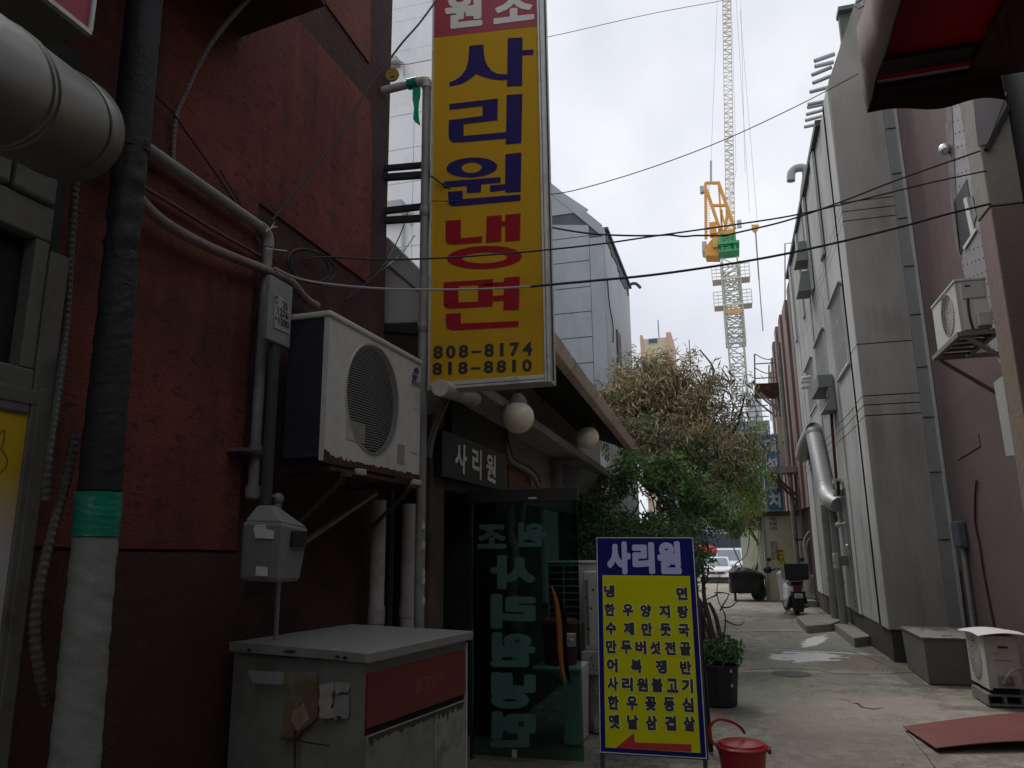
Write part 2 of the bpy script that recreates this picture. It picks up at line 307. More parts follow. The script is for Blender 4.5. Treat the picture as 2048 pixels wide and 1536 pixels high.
tag(m.build('steel_plate', st), 'dull red steel plate laid on the concrete as a ramp', 'steel plate')

# ================================================================ left red building
XW = -2.3
rb = thing('red_building', 'dark red rendered building along the left of the alley', 'building', (XW, 3, 0))
yE = onX(785, 10, XW).y
m = MB(); m.box(XW - 6, -16, -0.1, XW, yE, 6.7); m.build('wall', brown_paint, rb)
def panel(name, pxs, t=0.012, mat=red_paint, par=rb, x=XW):
    pts = [onX(px, py, x) for px, py in pxs]
    mm = MB(); mm.prism([(x - 0.02, p.y, p.z) for p in pts], (0.02 + t, 0, 0)); return mm.build(name, mat, par)
panel('render_panel', [(-200, -300), (560, -300), (592, 39), (738, 206), (742, 300), (736, 568), (514, 405), (512, 430), (468, 1100), (230, 1097), (-200, 1085)])
panel('render_panel', [(652, 12), (560, -160), (560, -300), (740, -300), (738, 110), (737, 128)], mat=M('brick_red_render', (0.125, 0.04, 0.026), 0.95, 0.3, 3, 0.6, 22))
panel('lower_panel', [(-200, 1750), (-200, 1096), (230, 1103), (468, 1106), (455, 1290), (440, 1750)], 0.006, M('dark_red_base', (0.055, 0.022, 0.018), 0.95, 0.3, 3, 0.7, 22, dirt=(0.03, 0.02, 0.016), damt=0.6))
# concrete canopy above
wl = onX(480, 75, XW).z; fr = onZ(650, 12, wl)
cn = thing('canopy_slab', 'dark projecting canopy slab high on the red wall', 'canopy', (XW, 3, wl))
m = MB(); m.hexa([(XW, -4, wl), (fr.x, -4, wl), (fr.x, fr.y, wl), (XW, fr.y + 0.08, wl), (XW, -4, wl + 0.35), (fr.x, -4, wl + 0.35), (fr.x, fr.y, wl + 0.35), (XW, fr.y + 0.08, wl + 0.35)])
m.build('slab', brown_paint, cn)
m = MB(); m.box(fr.x + 0.002, -4, wl + 0.05, fr.x + 0.04, fr.y - 0.02, wl + 0.30); m.build('fascia', black_metal, cn)
# the near shop front with its window
XS = -2.15; yS = onX(135, 560, XS).y
sf = thing('shop_front', 'dark grey framed shop front with a sliding window at the left edge', 'shop front', (XS, 1.5, 0))
z1 = onX(110, 500, XS).z; z2 = onX(80, 742, XS).z; z3 = onX(80, 795, XS).z; zt = onX(20, 465, XS).z
m = MB(); m.box(XW + 0.015, -4, -0.05, XS - 0.06, yS - 0.01, zt); m.build('backing', dark, sf)
m = MB()
m.box(XS - 0.058, yS - 0.075, 0, XS, yS, zt); m.build('corner_post', grey_frame, sf, bevel=0.004)
m = MB(); m.box(XS - 0.058, -1, z2, XS - 0.002, yS - 0.078, z3 - 0.06); m.build('window_sill', grey_frame, sf, bevel=0.006)
m = MB(); m.box(XS - 0.058, -1, z1 + 0.02, XS - 0.004, yS - 0.078, z1 + 0.14); m.build('window_head', grey_frame, sf, bevel=0.006)
m = MB(); m.box(XS - 0.058, yS - 0.13, z2 + 0.002, XS - 0.006, yS - 0.079, z1 + 0.018); m.build('window_jamb', grey_frame, sf, bevel=0.004)
w = MB(); w.box(XS - 0.045, 1.50, z2 + 0.003, XS - 0.03, 1.53, z1 + 0.017); w.box(XS - 0.045, 1.0, z1 - 0.04, XS - 0.03, 1.49, z1 + 0.017); w.box(XS - 0.045, 1.0, z2 + 0.003, XS - 0.03, 1.49, z2 + 0.12)
wd = w.build('window_sash', M('sash_grey', (0.16, 0.16, 0.155), 0.5), sf)
m = MB(); m.box(XS - 0.04, 0.6, z2 + 0.121, XS - 0.035, 1.499, z1 - 0.041); m.build('pane', M('dark_glass', (0.015, 0.017, 0.02), 0.08, 0.05, bump=0), wd)
for k in range(7):
    y1 = yS - 0.09 - k * 0.17; m = MB(); m.box(XS - 0.05, y1 - 0.16 + 0.02 * (k % 2), z1 + 0.145, XS + 0.012, y1, z1 + 0.245 - 0.008 * (k % 3)); m.build('cornice_tile', grey_frame, sf, bevel=0.012)
ps = thing('poster_frame', 'yellow and white poster in a grey frame under the shop window', 'poster', (XS, 1.5, 1))
yP = onX(75, 812, XS).y; zP = onX(75, 812, XS).z
gm = bpy.data.materials.new('yellow_to_white_print'); gm.use_nodes = True; n = gm.node_tree; L = n.links; bb = n.nodes['Principled BSDF']; bb.inputs['Roughness'].default_value = 0.35
gg = n.nodes.new('ShaderNodeNewGeometry'); sx = n.nodes.new('ShaderNodeSeparateXYZ'); L.new(gg.outputs['Position'], sx.inputs[0]); rmp = n.nodes.new('ShaderNodeMapRange')
rmp.inputs[1].default_value = 1.62; rmp.inputs[2].default_value = 1.85; L.new(sx.outputs['Z'], rmp.inputs[0]); mx = n.nodes.new('ShaderNodeMix'); mx.data_type = 'RGBA'; L.new(rmp.outputs[0], mx.inputs[0])
mx.inputs[6].default_value = (0.50, 0.48, 0.46, 1); mx.inputs[7].default_value = (0.55, 0.36, 0.02, 1); L.new(mx.outputs[2], bb.inputs['Base Color'])
m = MB(); m.box(XS - 0.03, 0.6, 0.3, XS - 0.012, yP, zP); m.build('print', gm, ps)
m = MB(); m.box(XS - 0.058, yP, 0.2, XS + 0.004, yP + 0.05, zP + 0.06); m.box(XS - 0.058, 0.6, zP, XS + 0.002, yP - 0.001, zP + 0.05); m.build('frame', grey_frame, ps, bevel=0.004)
hp = [(-25, 905), (4, 862), (9, 860), (8, 880), (2, 898), (12, 912), (15, 921), (12, 934), (0, 946), (-25, 950)]
m = MB(); m.tube([onX(px, py, XS - 0.0115) for px, py in hp], 0.0018, 4); m.build('drawn_hand', ink, ps)
# duct at top left
XD = -1.6
ec = onX(136, 256, XD); R = 0.132
nr_ = CAM + ray(0, 180).normalized() * ((ec - CAM).length * .86); dax = (ec - nr_).normalized()
dt = thing('exhaust_duct', 'fat grey metal exhaust duct ending above the shop window', 'duct', ec)
m = MB(); m.lathe([(R, -1.6), (R, 0)], ec, 36, dax); 
ductm = M('painted_duct', (0.15, 0.15, 0.14), 0.36, 0.12, 3, 0.04, metal=0.45, dirt=(0.2, 0.19, 0.15), damt=0.7, dscale=3)
m.build('duct_body', ductm, dt, smooth=True)
m = MB(); m.lathe([(R + 0.003, -0.09), (R + 0.005, -0.085), (R + 0.007, 0.0), (R * 0.99, 0.022), (R * 0.9, 0.032), (0.01, 0.036)], ec, 36, dax); m.build('end_cap', ductm, dt, smooth=True)
for yy in (-0.40, -0.43, -0.8):
    m = MB(); m.lathe([(R, -0.008), (R + 0.004, -0.004), (R + 0.004, 0.004), (R, 0.008)], ec + dax * yy, 36, dax); m.build('seam_ring', ductm, dt, smooth=True)
# magenta sign box, top left
br_ = onX(176, 70, -1.75)
sb = thing('light_box_sign', 'crimson faced sign box with pale trim at the top left corner', 'sign', br_)
m = MB(); m.box(-2.2, -1, br_.z, -1.755, br_.y, br_.z + 1.2); m.build('casing', M('box_casing', (0.14, 0.135, 0.11), 0.6, 0.2), sb)
m = MB(); m.box(-1.754, -1, br_.z + 0.012, -1.742, br_.y - 0.012, br_.z + 1.19); m.build('face', sign_crimson, sb)
m = MB(); m.box(-1.753, -1, br_.z - 0.004, -1.735, br_.y, br_.z + 0.010); m.box(-1.753, br_.y - 0.010, br_.z + 0.011, -1.735, br_.y + 0.002, br_.z + 1.2); m.build('edge_trim', alu, sb)
# dark sheet added in place of the shaded recess between duct and window
m = MB(); m.box(XW + 0.016, -1, zt + 0.02, XW + 0.10, 1.93, 3.4); tag(m.build('recess_sheet', M('recess_sheet', (0.02, 0.018, 0.02), 0.7)), 'added dark sheet standing for the shaded recess above the shop window', 'board')

# insulated pipe
xi = -1.98
ip = thing('insulated_pipe', 'thick vertical pipe wrapped in black foam and grey cloth tape', 'pipe', (xi, 2.05, 0))
def pc(px, py): return onX(px, py, xi)
yb = pc(188, 1100).y
c0 = V((xi, yb, 0))
def wrap(z0, z1_, r0, r1, nz, amp, seed, name, mat):
    vs = []; n = 40
    for i in range(nz + 1):
        t = i / nz; z = z0 + (z1_ - z0) * t
        for j in range(n):
            a = 2 * math.pi * j / n
            zz = z + 0.03 * math.sin(a + seed)
            w1 = noise.noise(V((math.cos(a) * 0.8, math.sin(a) * 0.8 + seed, zz * 22))) * amp + noise.noise(V((math.cos(a) * 1.2, math.sin(a) * 1.2, zz * 75 + seed))) * amp * 0.6
            r = (r0 + (r1 - r0) * t) * .63 + w1
            vs.append((xi - (z - 1.6) * .017 + math.cos(a) * r, yb + math.sin(a) * r, z))
    mm = MB(); mm.add(vs, [(i * n + j, i * n + (j + 1) % n, (i + 1) * n + (j + 1) % n, (i + 1) * n + j) for i in range(nz) for j in range(n)] + [tuple(range(n))[::-1], tuple(nz * n + j for j in range(n))])
    return mm.build(name, mat, ip, smooth=True)
zt1 = pc(188, 1010).z; zt2 = pc(188, 1075).z; zw = pc(200, 985).z; zk = pc(235, 500).z
wrap(0.0, zt2, 0.116, 0.106, 180, 0.0035, 1, 'cloth_wrap', cloth_grey)
wrap(zt1 - 0.10, zw, 0.112, 0.113, 40, 0.004, 2, 'green_tape_band', tape_green)
wrap(zw + 0.005, zk, 0.105, 0.088, 110, 0.004, 3, 'foam_sleeve', foam_black)
wrap(zk - 0.12, zk + 0.45, 0.083, 0.098, 30, 0.011, 4, 'foam_bulge', foam_black)
wrap(zk + 0.4, 8.0, 0.1, 0.1, 80, 0.002, 5, 'foam_sleeve', foam_black)
m = MB(); m.tube([pc(264, 520) + V((.0, 0, 0)), pc(272, 450), pc(279, 395), pc(290, 290), pc(300, 130), pc(307, -40), pc(312, -200)], 0.004, 6); m.build('thin_wire', M('wire_dull', (0.22, 0.2, 0.2), .6, bump=0), ip)
# corrugated conduits
def corr(name, label, pts, r, mat, group=None, pitch=0.012):
    sp = smooth_pts(pts, 10); L_ = [0]
    for i in range(1, len(sp)): L_.append(L_[-1] + (sp[i] - sp[i - 1]).length)
    n = max(8, int(L_[-1] / pitch)); q = []; rr = []; k = 0
    for i in range(n + 1):
        d = L_[-1] * i / n
        while k < len(sp) - 2 and L_[k + 1] < d: k += 1
        t = (d - L_[k]) / max(1e-6, L_[k + 1] - L_[k]); q.append(sp[k].lerp(sp[k + 1], t)); rr.append(r if i % 2 else r * 0.8)
    mm = MB(); mm.tube(q, r, 8, rr=rr); return tag(mm.build(name, mat, smooth=False), label, 'conduit', group)
corr('corrugated_conduit', 'ribbed black conduit hanging beside the wrapped pipe in a bend', [onX(152, 350, -2.2), onX(140, 520, -2.2), onX(133, 640, -2.18), onX(120, 760, -2.12), onX(100, 900, -2.05), onX(90, 1000, -2.05)], 0.014, M('conduit_grey', (0.07, 0.07, 0.065), 0.5))
corr('corrugated_conduit', 'second ribbed conduit curving behind the foot of the wrapped pipe', [onX(150, 870, -2.1), onX(135, 950, -2.08), onX(105, 1060, -2.05), onX(78, 1180, -2.03), onX(70, 1270, -2.03), onX(80, 1350, -2.03), onX(95, 1410, -2.06)], 0.017, M('conduit_brown', (0.075, 0.06, 0.055), 0.45))
corr('corrugated_conduit', 'grey ribbed conduit climbing the red wall to the canopy', [onX(345, 322, -2.27), onX(350, 245, -2.26), onX(362, 205, -2.25), onX(420, 90, -2.15), onX(500, -5, -2.0), onX(560, -60, -1.9)], 0.012, M('conduit_mid', (0.13, 0.11, 0.105), 0.5))
# wall conduits
def wallpipe(name, label, pxs, r, mat, x=XW + 0.06, cat='pipe', k=4, n=10):
    mm = MB(); mm.tube(smooth_pts([onX(px, py, x) for px, py in pxs], k), r, n); o = mm.build(name, mat, smooth=True); return tag(o, label, cat)
gp = thing('gas_pipe', 'grey pipe running along the red wall and down to the meter', 'pipe', onX(540, 480, XW + 0.06))
xg = XW + 0.06; e1 = onX(534, 462, xg); zc_ = e1.z
m = MB(); m.tube([(xg, 1.5, zc_ + 0.02), (xg, e1.y - 0.06, zc_)], 0.026, 12); m.build('horizontal_run', pvc, gp, smooth=True)
m = MB(); m.tube(smooth_pts([(xg, e1.y - 0.065, zc_), (xg, e1.y - 0.02, zc_ - 0.008), (xg, e1.y + 0.01, zc_ - 0.04), (xg, e1.y + 0.015, zc_ - 0.09)], 4), 0.031, 12); m.build('elbow', pvc, gp, smooth=True)
zb_ = onX(518, 1000, xg).z
m = MB(); m.tube([(xg, e1.y + 0.015, zc_ - 0.09), (xg, e1.y + 0.015, zb_)], 0.026, 12); m.build('drop_pipe', pvc, gp, smooth=True)
for py in (905, 985):
    z = onX(520, py, xg).z; m = MB(); m.lathe([(0.034, -0.03), (0.036, 0), (0.034, 0.03)], (xg, e1.y + 0.015, z), 12); m.build('coupling', pvc, gp, smooth=True)
z = onX(520, 908, xg).z; m = MB(); m.box(xg - 0.05, e1.y - 0.14, z - 0.008, xg + 0.045, e1.y + 0.11, z + 0.008); m.build('bracket', galv, gp)
# gas meter
def mpx(px, py, x=-2.12): return onX(px, py, x)
A = mpx(612, 1168)
y0 = onX(478, 1100, -2.2).y; yf0 = onX(487, 1100, -2.05).y
gm_ = thing('gas_meter', 'grey plastic gas meter with torn stickers below the pipe', 'gas meter', onX(545, 1170, -2.1))
ym0 = onY(483, 1160, 2.86); mt = 2.86
p = [onY(474, 1163, mt), onY(556, 1171, mt), onX(590, 1163, onY(556, 1171, mt).x), None]
xL = onY(476, 1163, mt).x; xR = onY(560, 1163, mt).x; zB = onY(520, 1166, mt).z; zT = onY(560, 1040, mt).z; zM = onY(560, 1085, mt).z
yF = onX(612, 1090, xR).y
gmm = M('meter_grey', (0.17, 0.172, 0.17), 0.5, 0.1, 3, 0.05, dirt=(0.10, 0.10, 0.095), damt=0.5, dscale=6)
m = MB(); m.hexa([(xL, mt, zB + 0.01), (xR, mt, zB), (xR, yF - 0.03, zB), (xL, yF - 0.03, zB + 0.01), (xL + 0.005, mt - 0.01, zT), (xR + 0.015, mt - 0.01, zT - 0.01), (xR + 0.015, yF, zT - 0.03), (xL, yF, zT)])
m.build('case', gmm, gm_, bevel=0.018)
m = MB(); m.hexa([(xL + 0.01, mt + 0.0, zT), (xR + 0.01, mt + 0.0, zT - 0.012), (xR + 0.01, yF, zT - 0.03), (xL, yF, zT), (xL + 0.02, mt + 0.07, zT + 0.07), (xL + 0.1, mt + 0.07, zT + 0.07), (xL + 0.1, yF - 0.06, zT + 0.06), (xL + 0.02, yF - 0.06, zT + 0.07)]); m.build('hood', gmm, gm_, bevel=0.012)
m = MB(); m.box(xR + 0.002, mt + 0.045, zM - 0.02, xR + 0.022, yF - 0.03, zT - 0.045); m.build('dial_window', M('dial_black', (0.01, 0.01, 0.012), 0.15), gm_)
m = MB(); q = [onY(px, py, mt - 0.014) for px, py in [(507, 1058), (512, 1050), (530, 1048), (533, 1058), (549, 1062), (547, 1078), (512, 1076)]]; m.prism(q, (0, -0.002, 0)); m.build('torn_sticker', paper, gm_)
m = MB(); q = [onY(px, py, mt - 0.012) for px, py in [(513, 1132), (536, 1134), (535, 1153), (511, 1151)]]; m.prism(q, (0, -0.002, 0)); m.build('sticker', paper, gm_)
m = MB(); q = onX(556, 998, -2.12); m.sphere(q, 0.03, 12, 8); m.tube([q, q + V((0, 0.0, -0.08))], 0.02, 8); m.tube([q + V((0, -0.08, 0.02)), q], 0.008, 6); m.build('valve', gmm, gm_, smooth=True)
m = MB(); q = onX(557, 1165, -2.1); m.tube([q, (q.x, q.y, 0.2)], 0.011, 8); m.build('outlet_tube', pvc, gm_, smooth=True)
# utility box with the number plate
xb = -2.1
q0 = onX(541, 560, xb); q1 = onX(583, 585, xb); qb = onX(541, 680, xb)
ub = thing('utility_box', 'grey utility box with a faded number plate beside the air conditioner', 'utility box', (xb, q0.y, qb.z))
m = MB(); m.box(xb - 0.03, q0.y, qb.z, xb, q0.y + 0.20, q0.z + 0.03); m.build('case', grey_enamel, ub, bevel=0.006)
m = MB(); m.box(xb - 0.03, q0.y + 0.07, zb_ - .05, xb - 0.01, q0.y + 0.13, qb.z - 0.003); m.build('lower_trunking', M('dark_trunking', (0.05, 0.05, 0.052), 0.6), ub)
m = MB(); m.box(XW + .013, q0.y + .17, qb.z + .12, xb - .031, q0.y + .195, qb.z + .2); m.build('stand_off', black_metal, ub)
pl = [onX(548, 655, xb + .002), onX(578, 668, xb + .002), onX(577, 605, xb + .002), onX(548, 583, xb + .002)]
m = MB(); m.prism(pl, (0.002, 0, 0)); pt = m.build('number_plate', M('aged_plate', (0.30, 0.295, 0.27), 0.6, 0.15, 30, 0.05, dirt=(0.15, 0.14, 0.12), damt=0.8, dscale=25), ub)
m = MB(); o_ = (0.004, 0, 0)
def sub(q, u0, u1, v0, v1): return [bilerp(q, u0, v0), bilerp(q, u1, v0), bilerp(q, u1, v1), bilerp(q, u0, v1)]
letter(m, 'C', sub(pl, .04, .22, .70, .92), 0.02, o_); letter(m, '25', sub(pl, .55, .9, .70, .92), 0.02, o_); letter(m, '1276', sub(pl, .2, .92, .42, .64), 0.02, o_); letter(m, '-', sub(pl, .04, .16, .26, .30), 0.02, o_); letter(m, '1300', sub(pl, .26, .96, .14, .37), 0.02, o_)
m.build('lettering', ink, pt)
# bundle and thin conduits along the wall
wallpipe('taped_pipe_bundle', 'pale taped pipe bundle sagging across the red wall to the air conditioner', [(150, 250), (230, 330), (285, 405), (340, 452), (430, 500), (545, 545), (580, 562), (612, 598), (634, 612)], 0.024, M('taped_bundle', (0.20, 0.155, 0.14), 0.75, 0.2, 6, 0.5, 30, dirt=(0.10, 0.07, 0.06), damt=0.6, dscale=8), XW + 0.08)
wallpipe('thin_conduit', 'thin brown conduit above the taped pipe bundle', [(200, 310), (290, 375), (340, 405), (420, 455), (520, 512), (545, 530)], 0.009, cable_brown, XW + 0.04)
for i, (pts, r_, lb) in enumerate([([(440, 340), (470, 390), (510, 455), (560, 545)], 0.004, 'black wire dropping from the wall toward the utility box'), ([(300, 180), (345, 225), (380, 275), (430, 345), (500, 450)], 0.005, 'black wire running diagonally over the upper red wall'), ([(820, 410), (800, 470), (760, 540), (690, 600)], 0.005, 'twin wire sagging from the wall edge to the air conditioner'), ([(830, 470), (800, 510), (755, 548), (700, 598)], 0.004, 'lower wire sagging from the wall edge to the air conditioner')]):
    wallpipe('wall_wire', lb, pts, r_, cable_black, XW + 0.05, 'cable', 5, 5)
for (dx, dy), lb in zip([(16, -20), (22, -8), (42, 6)], ['short frayed pale wire end above the pipe elbow', 'curled pale wire end beside the pipe elbow', 'long pale wire end below the pipe elbow']):
    wallpipe('loose_wire', lb, [(532, 458 + dy * -0.3 + (40 if dy == 6 else 0)), (540 + dx * .4, 456 + dy * .3 + (42 if dy == 6 else 0)), (532 + dx, 462 + dy + (34 if dy == 6 else 0))], 0.003, cable_white, XW + 0.1, 'cable', 4, 5)
# coil of cable
m = MB(); pts = []
for i in range(100):
    a = i / 100 * 2 * math.pi * 2.4; e = 1 + 0.07 * math.sin(i * 0.13); k = onX(622 + 44 * e * math.cos(a) + 6 * math.sin(i * .05), 532 + 32 * e * math.sin(a) + 10 * math.cos(a), XW + 0.05 + 0.0002 * i); pts.append(k)
m.tube(pts, 0.007, 6); tag(m.build('cable_coil', cable_black, smooth=True), 'loose coil of black cable on the red wall above the air conditioner', 'cable coil')

# ---------------------------------------------------------------- air conditioner on the red wall
def aircon(name, label, loc, rz, w, d, h, side_mat, grille='round', ribs=34, logo=False, group=None, fan_u=0.42):
    t = thing(name, label, 'air conditioner', loc, group, rz)
    # local: front faces +x, width along y (0..w), depth -x
    def P(mm, nm, mat, par=t, **k): return mm.build(nm, mat, par, world=False, **k)
    m = MB(); m.box(-d, 0.003, 0.02, -0.03, w, h - 0.03); P(m, 'body', side_mat)
    # front shell with a round opening
    yc = w * fan_u; zc = h * 0.52; R_ = min(w * 0.36, h * 0.40)
    N_ = 48; ring = [(0, yc + R_ * math.cos(2 * math.pi * i / N_), zc + R_ * math.sin(2 * math.pi * i / N_)) for i in range(N_)]
    outer = []
    for i in range(N_):
        a = 2 * math.pi * i / N_; cx, cy = math.cos(a), math.sin(a); tt = []
        if cx > 1e-6: tt.append((w - yc) / cx)
        if cx < -1e-6: tt.append(-yc / cx)
        if cy > 1e-6: tt.append((h - zc) / cy)
        if cy < -1e-6: tt.append(-zc / cy)
        s_ = min(tt); outer.append((0, yc + cx * s_, zc + cy * s_))
    m = MB(); m.add(ring + outer, [(i, (i + 1) % N_, N_ + (i + 1) % N_, N_ + i) for i in range(N_)])
    for c_ in ((0, 0), (w, 0), (w, h), (0, h)):  # corner fill
        best = sorted(range(N_), key=lambda i: (outer[i][1] - c_[0]) ** 2 + (outer[i][2] - c_[1]) ** 2)[:2]; i0, i1 = sorted(best)
        if (i1 - i0) % N_ != 1: i0, i1 = i1, i0
        b_ = len(m.v); m.v += [(0, c_[0], c_[1])]; m.f.append((N_ + i0, N_ + i1, b_)); m.m.append(0)
    b_ = len(m.v)
    m.add([(x - 0.05, y, z) for x, y, z in ring] + ring, [(i, (i + 1) % N_, N_ + (i + 1) % N_, N_ + i) for i in range(N_)])
    P(m, 'front_panel', white_enamel)
    m = MB(); m.box(-0.029, 0, 0.0, -0.001, 0.028, h); P(m, 'front_corner', white_enamel)
    m = MB(); m.box(-0.029, w - 0.002, 0.0, -0.001, w, h); P(m, 'front_corner', white_enamel)
    m = MB(); m.box(-d - 0.01, -0.012, h - 0.028, 0.012, w + 0.012, h + 0.004); P(m, 'top_cover', white_enamel, bevel=0.01)
    m = MB(); m.lathe([(0.0, -0.07), (R_ * 0.99, -0.07), (R_ * 0.99, -0.066), (0, -0.066)], (0, yc, zc), 32, (1, 0, 0)); P(m, 'fan_well', dark)
    fm = MB()
    for k in range(3):
        a = k * 2.094
        fm.add([(-0.055, yc + 0.06 * math.cos(a), zc + 0.06 * math.sin(a)), (-0.06, yc + R_ * .9 * math.cos(a - .4), zc + R_ * .9 * math.sin(a - .4)), (-0.045, yc + R_ * .92 * math.cos(a + .4), zc + R_ * .92 * math.sin(a + .4)), (-0.045, yc + 0.06 * math.cos(a + 1), zc + 0.06 * math.sin(a + 1))], [(0, 1, 2, 3)])
    fm.lathe([(0.06, -0.06), (0.06, -0.04), (0.01, -0.035)], (0, yc, zc), 14, (1, 0, 0)); P(fm, 'fan', M('fan_grey', (0.06, 0.06, 0.06), 0.6))
    gr = MB()
    for k in range(1, ribs):
        z = zc - R_ + 2 * R_ * k / ribs; hw = math.sqrt(max(0, R_ * R_ - (z - zc) ** 2))
        pts = [(0.004 + 0.022 * (1 - (u ** 2)), yc + hw * u, z) for u in (-1, -.6, 0, .6, 1)]
        gr.tube(pts, 0.0022 if ribs > 20 else 0.004, 4)
    for k in range(8 if ribs < 20 else 0):
        a = k * math.pi / 4; gr.tube([(0.022, yc + 0.03 * math.cos(a), zc + 0.03 * math.sin(a)), (0.004, yc + R_ * math.cos(a), zc + R_ * math.sin(a))], 0.003, 4)
    gr.lathe([(R_ * 0.985, -0.002), (R_ * 1.0, 0.007), (R_ * 1.03, 0.007), (R_ * 1.045, 0.0)], (0, yc, zc), 48, (1, 0, 0))
    gr.f = [f for f in gr.f if len(f) < 40]; gr.m = [0] * len(gr.f)
    P(gr, 'fan_guard', M('guard_grey', (0.34, 0.33, 0.31), 0.5))
    return t, P, yc, zc, R_
a0 = onX(660, 622, -1.9); a1 = onX(834, 705, -1.9); zb = onX(657, 922, -1.9).z
AH = a0.z - zb; AWd = a1.y - a0.y
ac, P, yc, zc, R_ = aircon('air_conditioner', 'large white air conditioner with rusty bottom edge on the red wall', (-1.9, a0.y, zb), math.radians(-1.5), AWd, 0.235, AH, navy_side, fan_u=0.44, ribs=44)
tb = MB()
def fl(mm, y0, z0, y1, z1, x=0.003): mm.box(0.0005, y0, z0, x, y1, z1); return mm
q = [(.006, AWd * .865, AH * .80), (.006, AWd * .99, AH * .80), (.006, AWd * .99, AH * .87), (.006, AWd * .865, AH * .87)]
m = MB(); m.lathe([(1, 0), (1, 0.003)], (0.0006, AWd * .925, AH * .862), 24, (1, 0, 0), 0.055, 0.033)
m.v = [(x, AWd * .925 + (y - AWd * .925) * (1.0), z) for x, y, z in m.v]
P(m, 'maker_badge', M('badge_blue', (0.03, 0.035, 0.13), 0.4))
m = MB(); letter(m, 'Carrier', [V((.0042, AWd * .885, AH * .848)), V((.0042, AWd * .965, AH * .848)), V((.0042, AWd * .965, AH * .876)), V((.0042, AWd * .885, AH * .876))], 0.0); P(m, 'badge_lettering', sign_white)
m = MB(); letter(m, '센추리', [V((.003, AWd * .872, AH * .75)), V((.003, AWd * .985, AH * .75)), V((.003, AWd * .985, AH * .81)), V((.003, AWd * .872, AH * .81))], 0.015); P(m, 'lettering', ink)
m = MB(); fl(m, AWd * .18, AH * .17, AWd * .36, AH * .31); P(m, 'rating_plate', M('aged_sticker', (0.36, 0.34, 0.30), 0.7, 0.2, 20))
m = MB(); fl(m, AWd * .72, AH * .09, AWd * .80, AH * .24); P(m, 'side_sticker', M('aged_sticker2', (0.25, 0.23, 0.2), 0.7, 0.2, 20))
m = MB(); fl(m, AWd * .87, AH * .20, AWd * .975, AH * .58, 0.004); P(m, 'service_cover', white_enamel, bevel=0.002)
m = MB(); fl(m, AWd * .90, AH * .565, AWd * .96, AH * .57, 0.006); P(m, 'cover_grip', grey_enamel)
# rust creeping up from the bottom edge
m = MB(); yy = -0.004; pts = []
k = 0
while yy < AWd:
    pts.append((0.0015, yy, AH * (0.02 + 0.02 * abs(noise.noise(V((yy * 9, 3, 1)))) + 0.035 * abs(noise.noise(V((yy * 40, 7, 1)))) + (0.04 * max(0, 1 - yy / .1))))); yy += 0.012
pl_ = [(0.0015, -0.004, -0.012)] + pts + [(0.0015, AWd, -0.012)]
m.prism(pl_, (0.0025, 0, 0)); P(m, 'rusted_edge', rust)
for yk in (0.30, 0.93):
    m = MB(); m.box(-0.03, AWd * yk - 0.03, -0.045, 0.03, AWd * yk + 0.05, -0.012); P(m, 'foot', pvcw, bevel=0.006)
for k in range(18):
    m = MB()
    if k == 0: sg = MB()
    sg.box(-0.20 + 0.009 * k, 0.0005, 0.06, -0.197 + 0.009 * k, 0.0028, AH - 0.06)
P(sg, 'side_coil_fins', M('coil_fin', (0.025, 0.028, 0.045), 0.5))
bk = thing('wall_bracket', 'dark rusty angle iron bracket under the large air conditioner', 'bracket', (-2.1, a0.y, zb - .1))
zk_ = zb - 0.058
m = MB()
for yk in (a0.y + 0.18, a1.y - 0.12):
    m = MB(); m.bar((XW, yk, zk_), (-1.85, yk, zk_), 0.045, 0.02); m.bar((XW + 0.02, yk, zk_ - 0.38), (-1.88, yk, zk_ - 0.012), 0.04, 0.012); m.build('support_arm', M('rusty_black', (0.045, 0.035, 0.03), 0.8, 0.4, 10, dirt=(0.1, 0.045, 0.02), damt=0.6, dscale=12), bk)
m = MB(); m.bar((-1.91, a0.y + 0.05, zk_ + 0.022), (-1.91, a1.y + 0.06, zk_ + 0.022), 0.05, 0.02); m.bar((-2.15, a0.y + 0.05, zk_ + 0.022), (-2.15, a1.y + 0.06, zk_ + 0.022), 0.05, 0.02); m.build('rail', rust, bk)
m = MB(); m.bar((-2.25, a0.y - .02, zk_ - .5), (-1.95, a1.y - 0.45, zk_ - 0.06), 0.045, 0.015); m.build('brace', M('pale_angle', (0.12, 0.105, 0.085), 0.7, 0.3), bk)
# drain pipes under it
for (px, r_, lb, mt_) in [(757, 0.048, 'pale vertical drain pipe left under the air conditioner', pvcw), (817, 0.050, 'pale vertical drain pipe next to the sign post', pvcw), (781, 0.010, 'thin dark tube between the two pale drain pipes', black_metal)]:
    c_ = onX(px, 1050, -2.18); m = MB(); m.tube([(c_.x, c_.y, 0), (c_.x, c_.y, zb - 0.12 if px != 781 else zb)], r_, 14)
    o = m.build('drain_pipe', mt_, smooth=True); tag(o, lb, 'pipe')
    if r_ > 0.03:
        m = MB(); m.lathe([(r_ + .006, -0.05), (r_ + .006, 0.05)], (c_.x, c_.y, 1.2), 14); m.build('coupling', mt_, o, smooth=True)

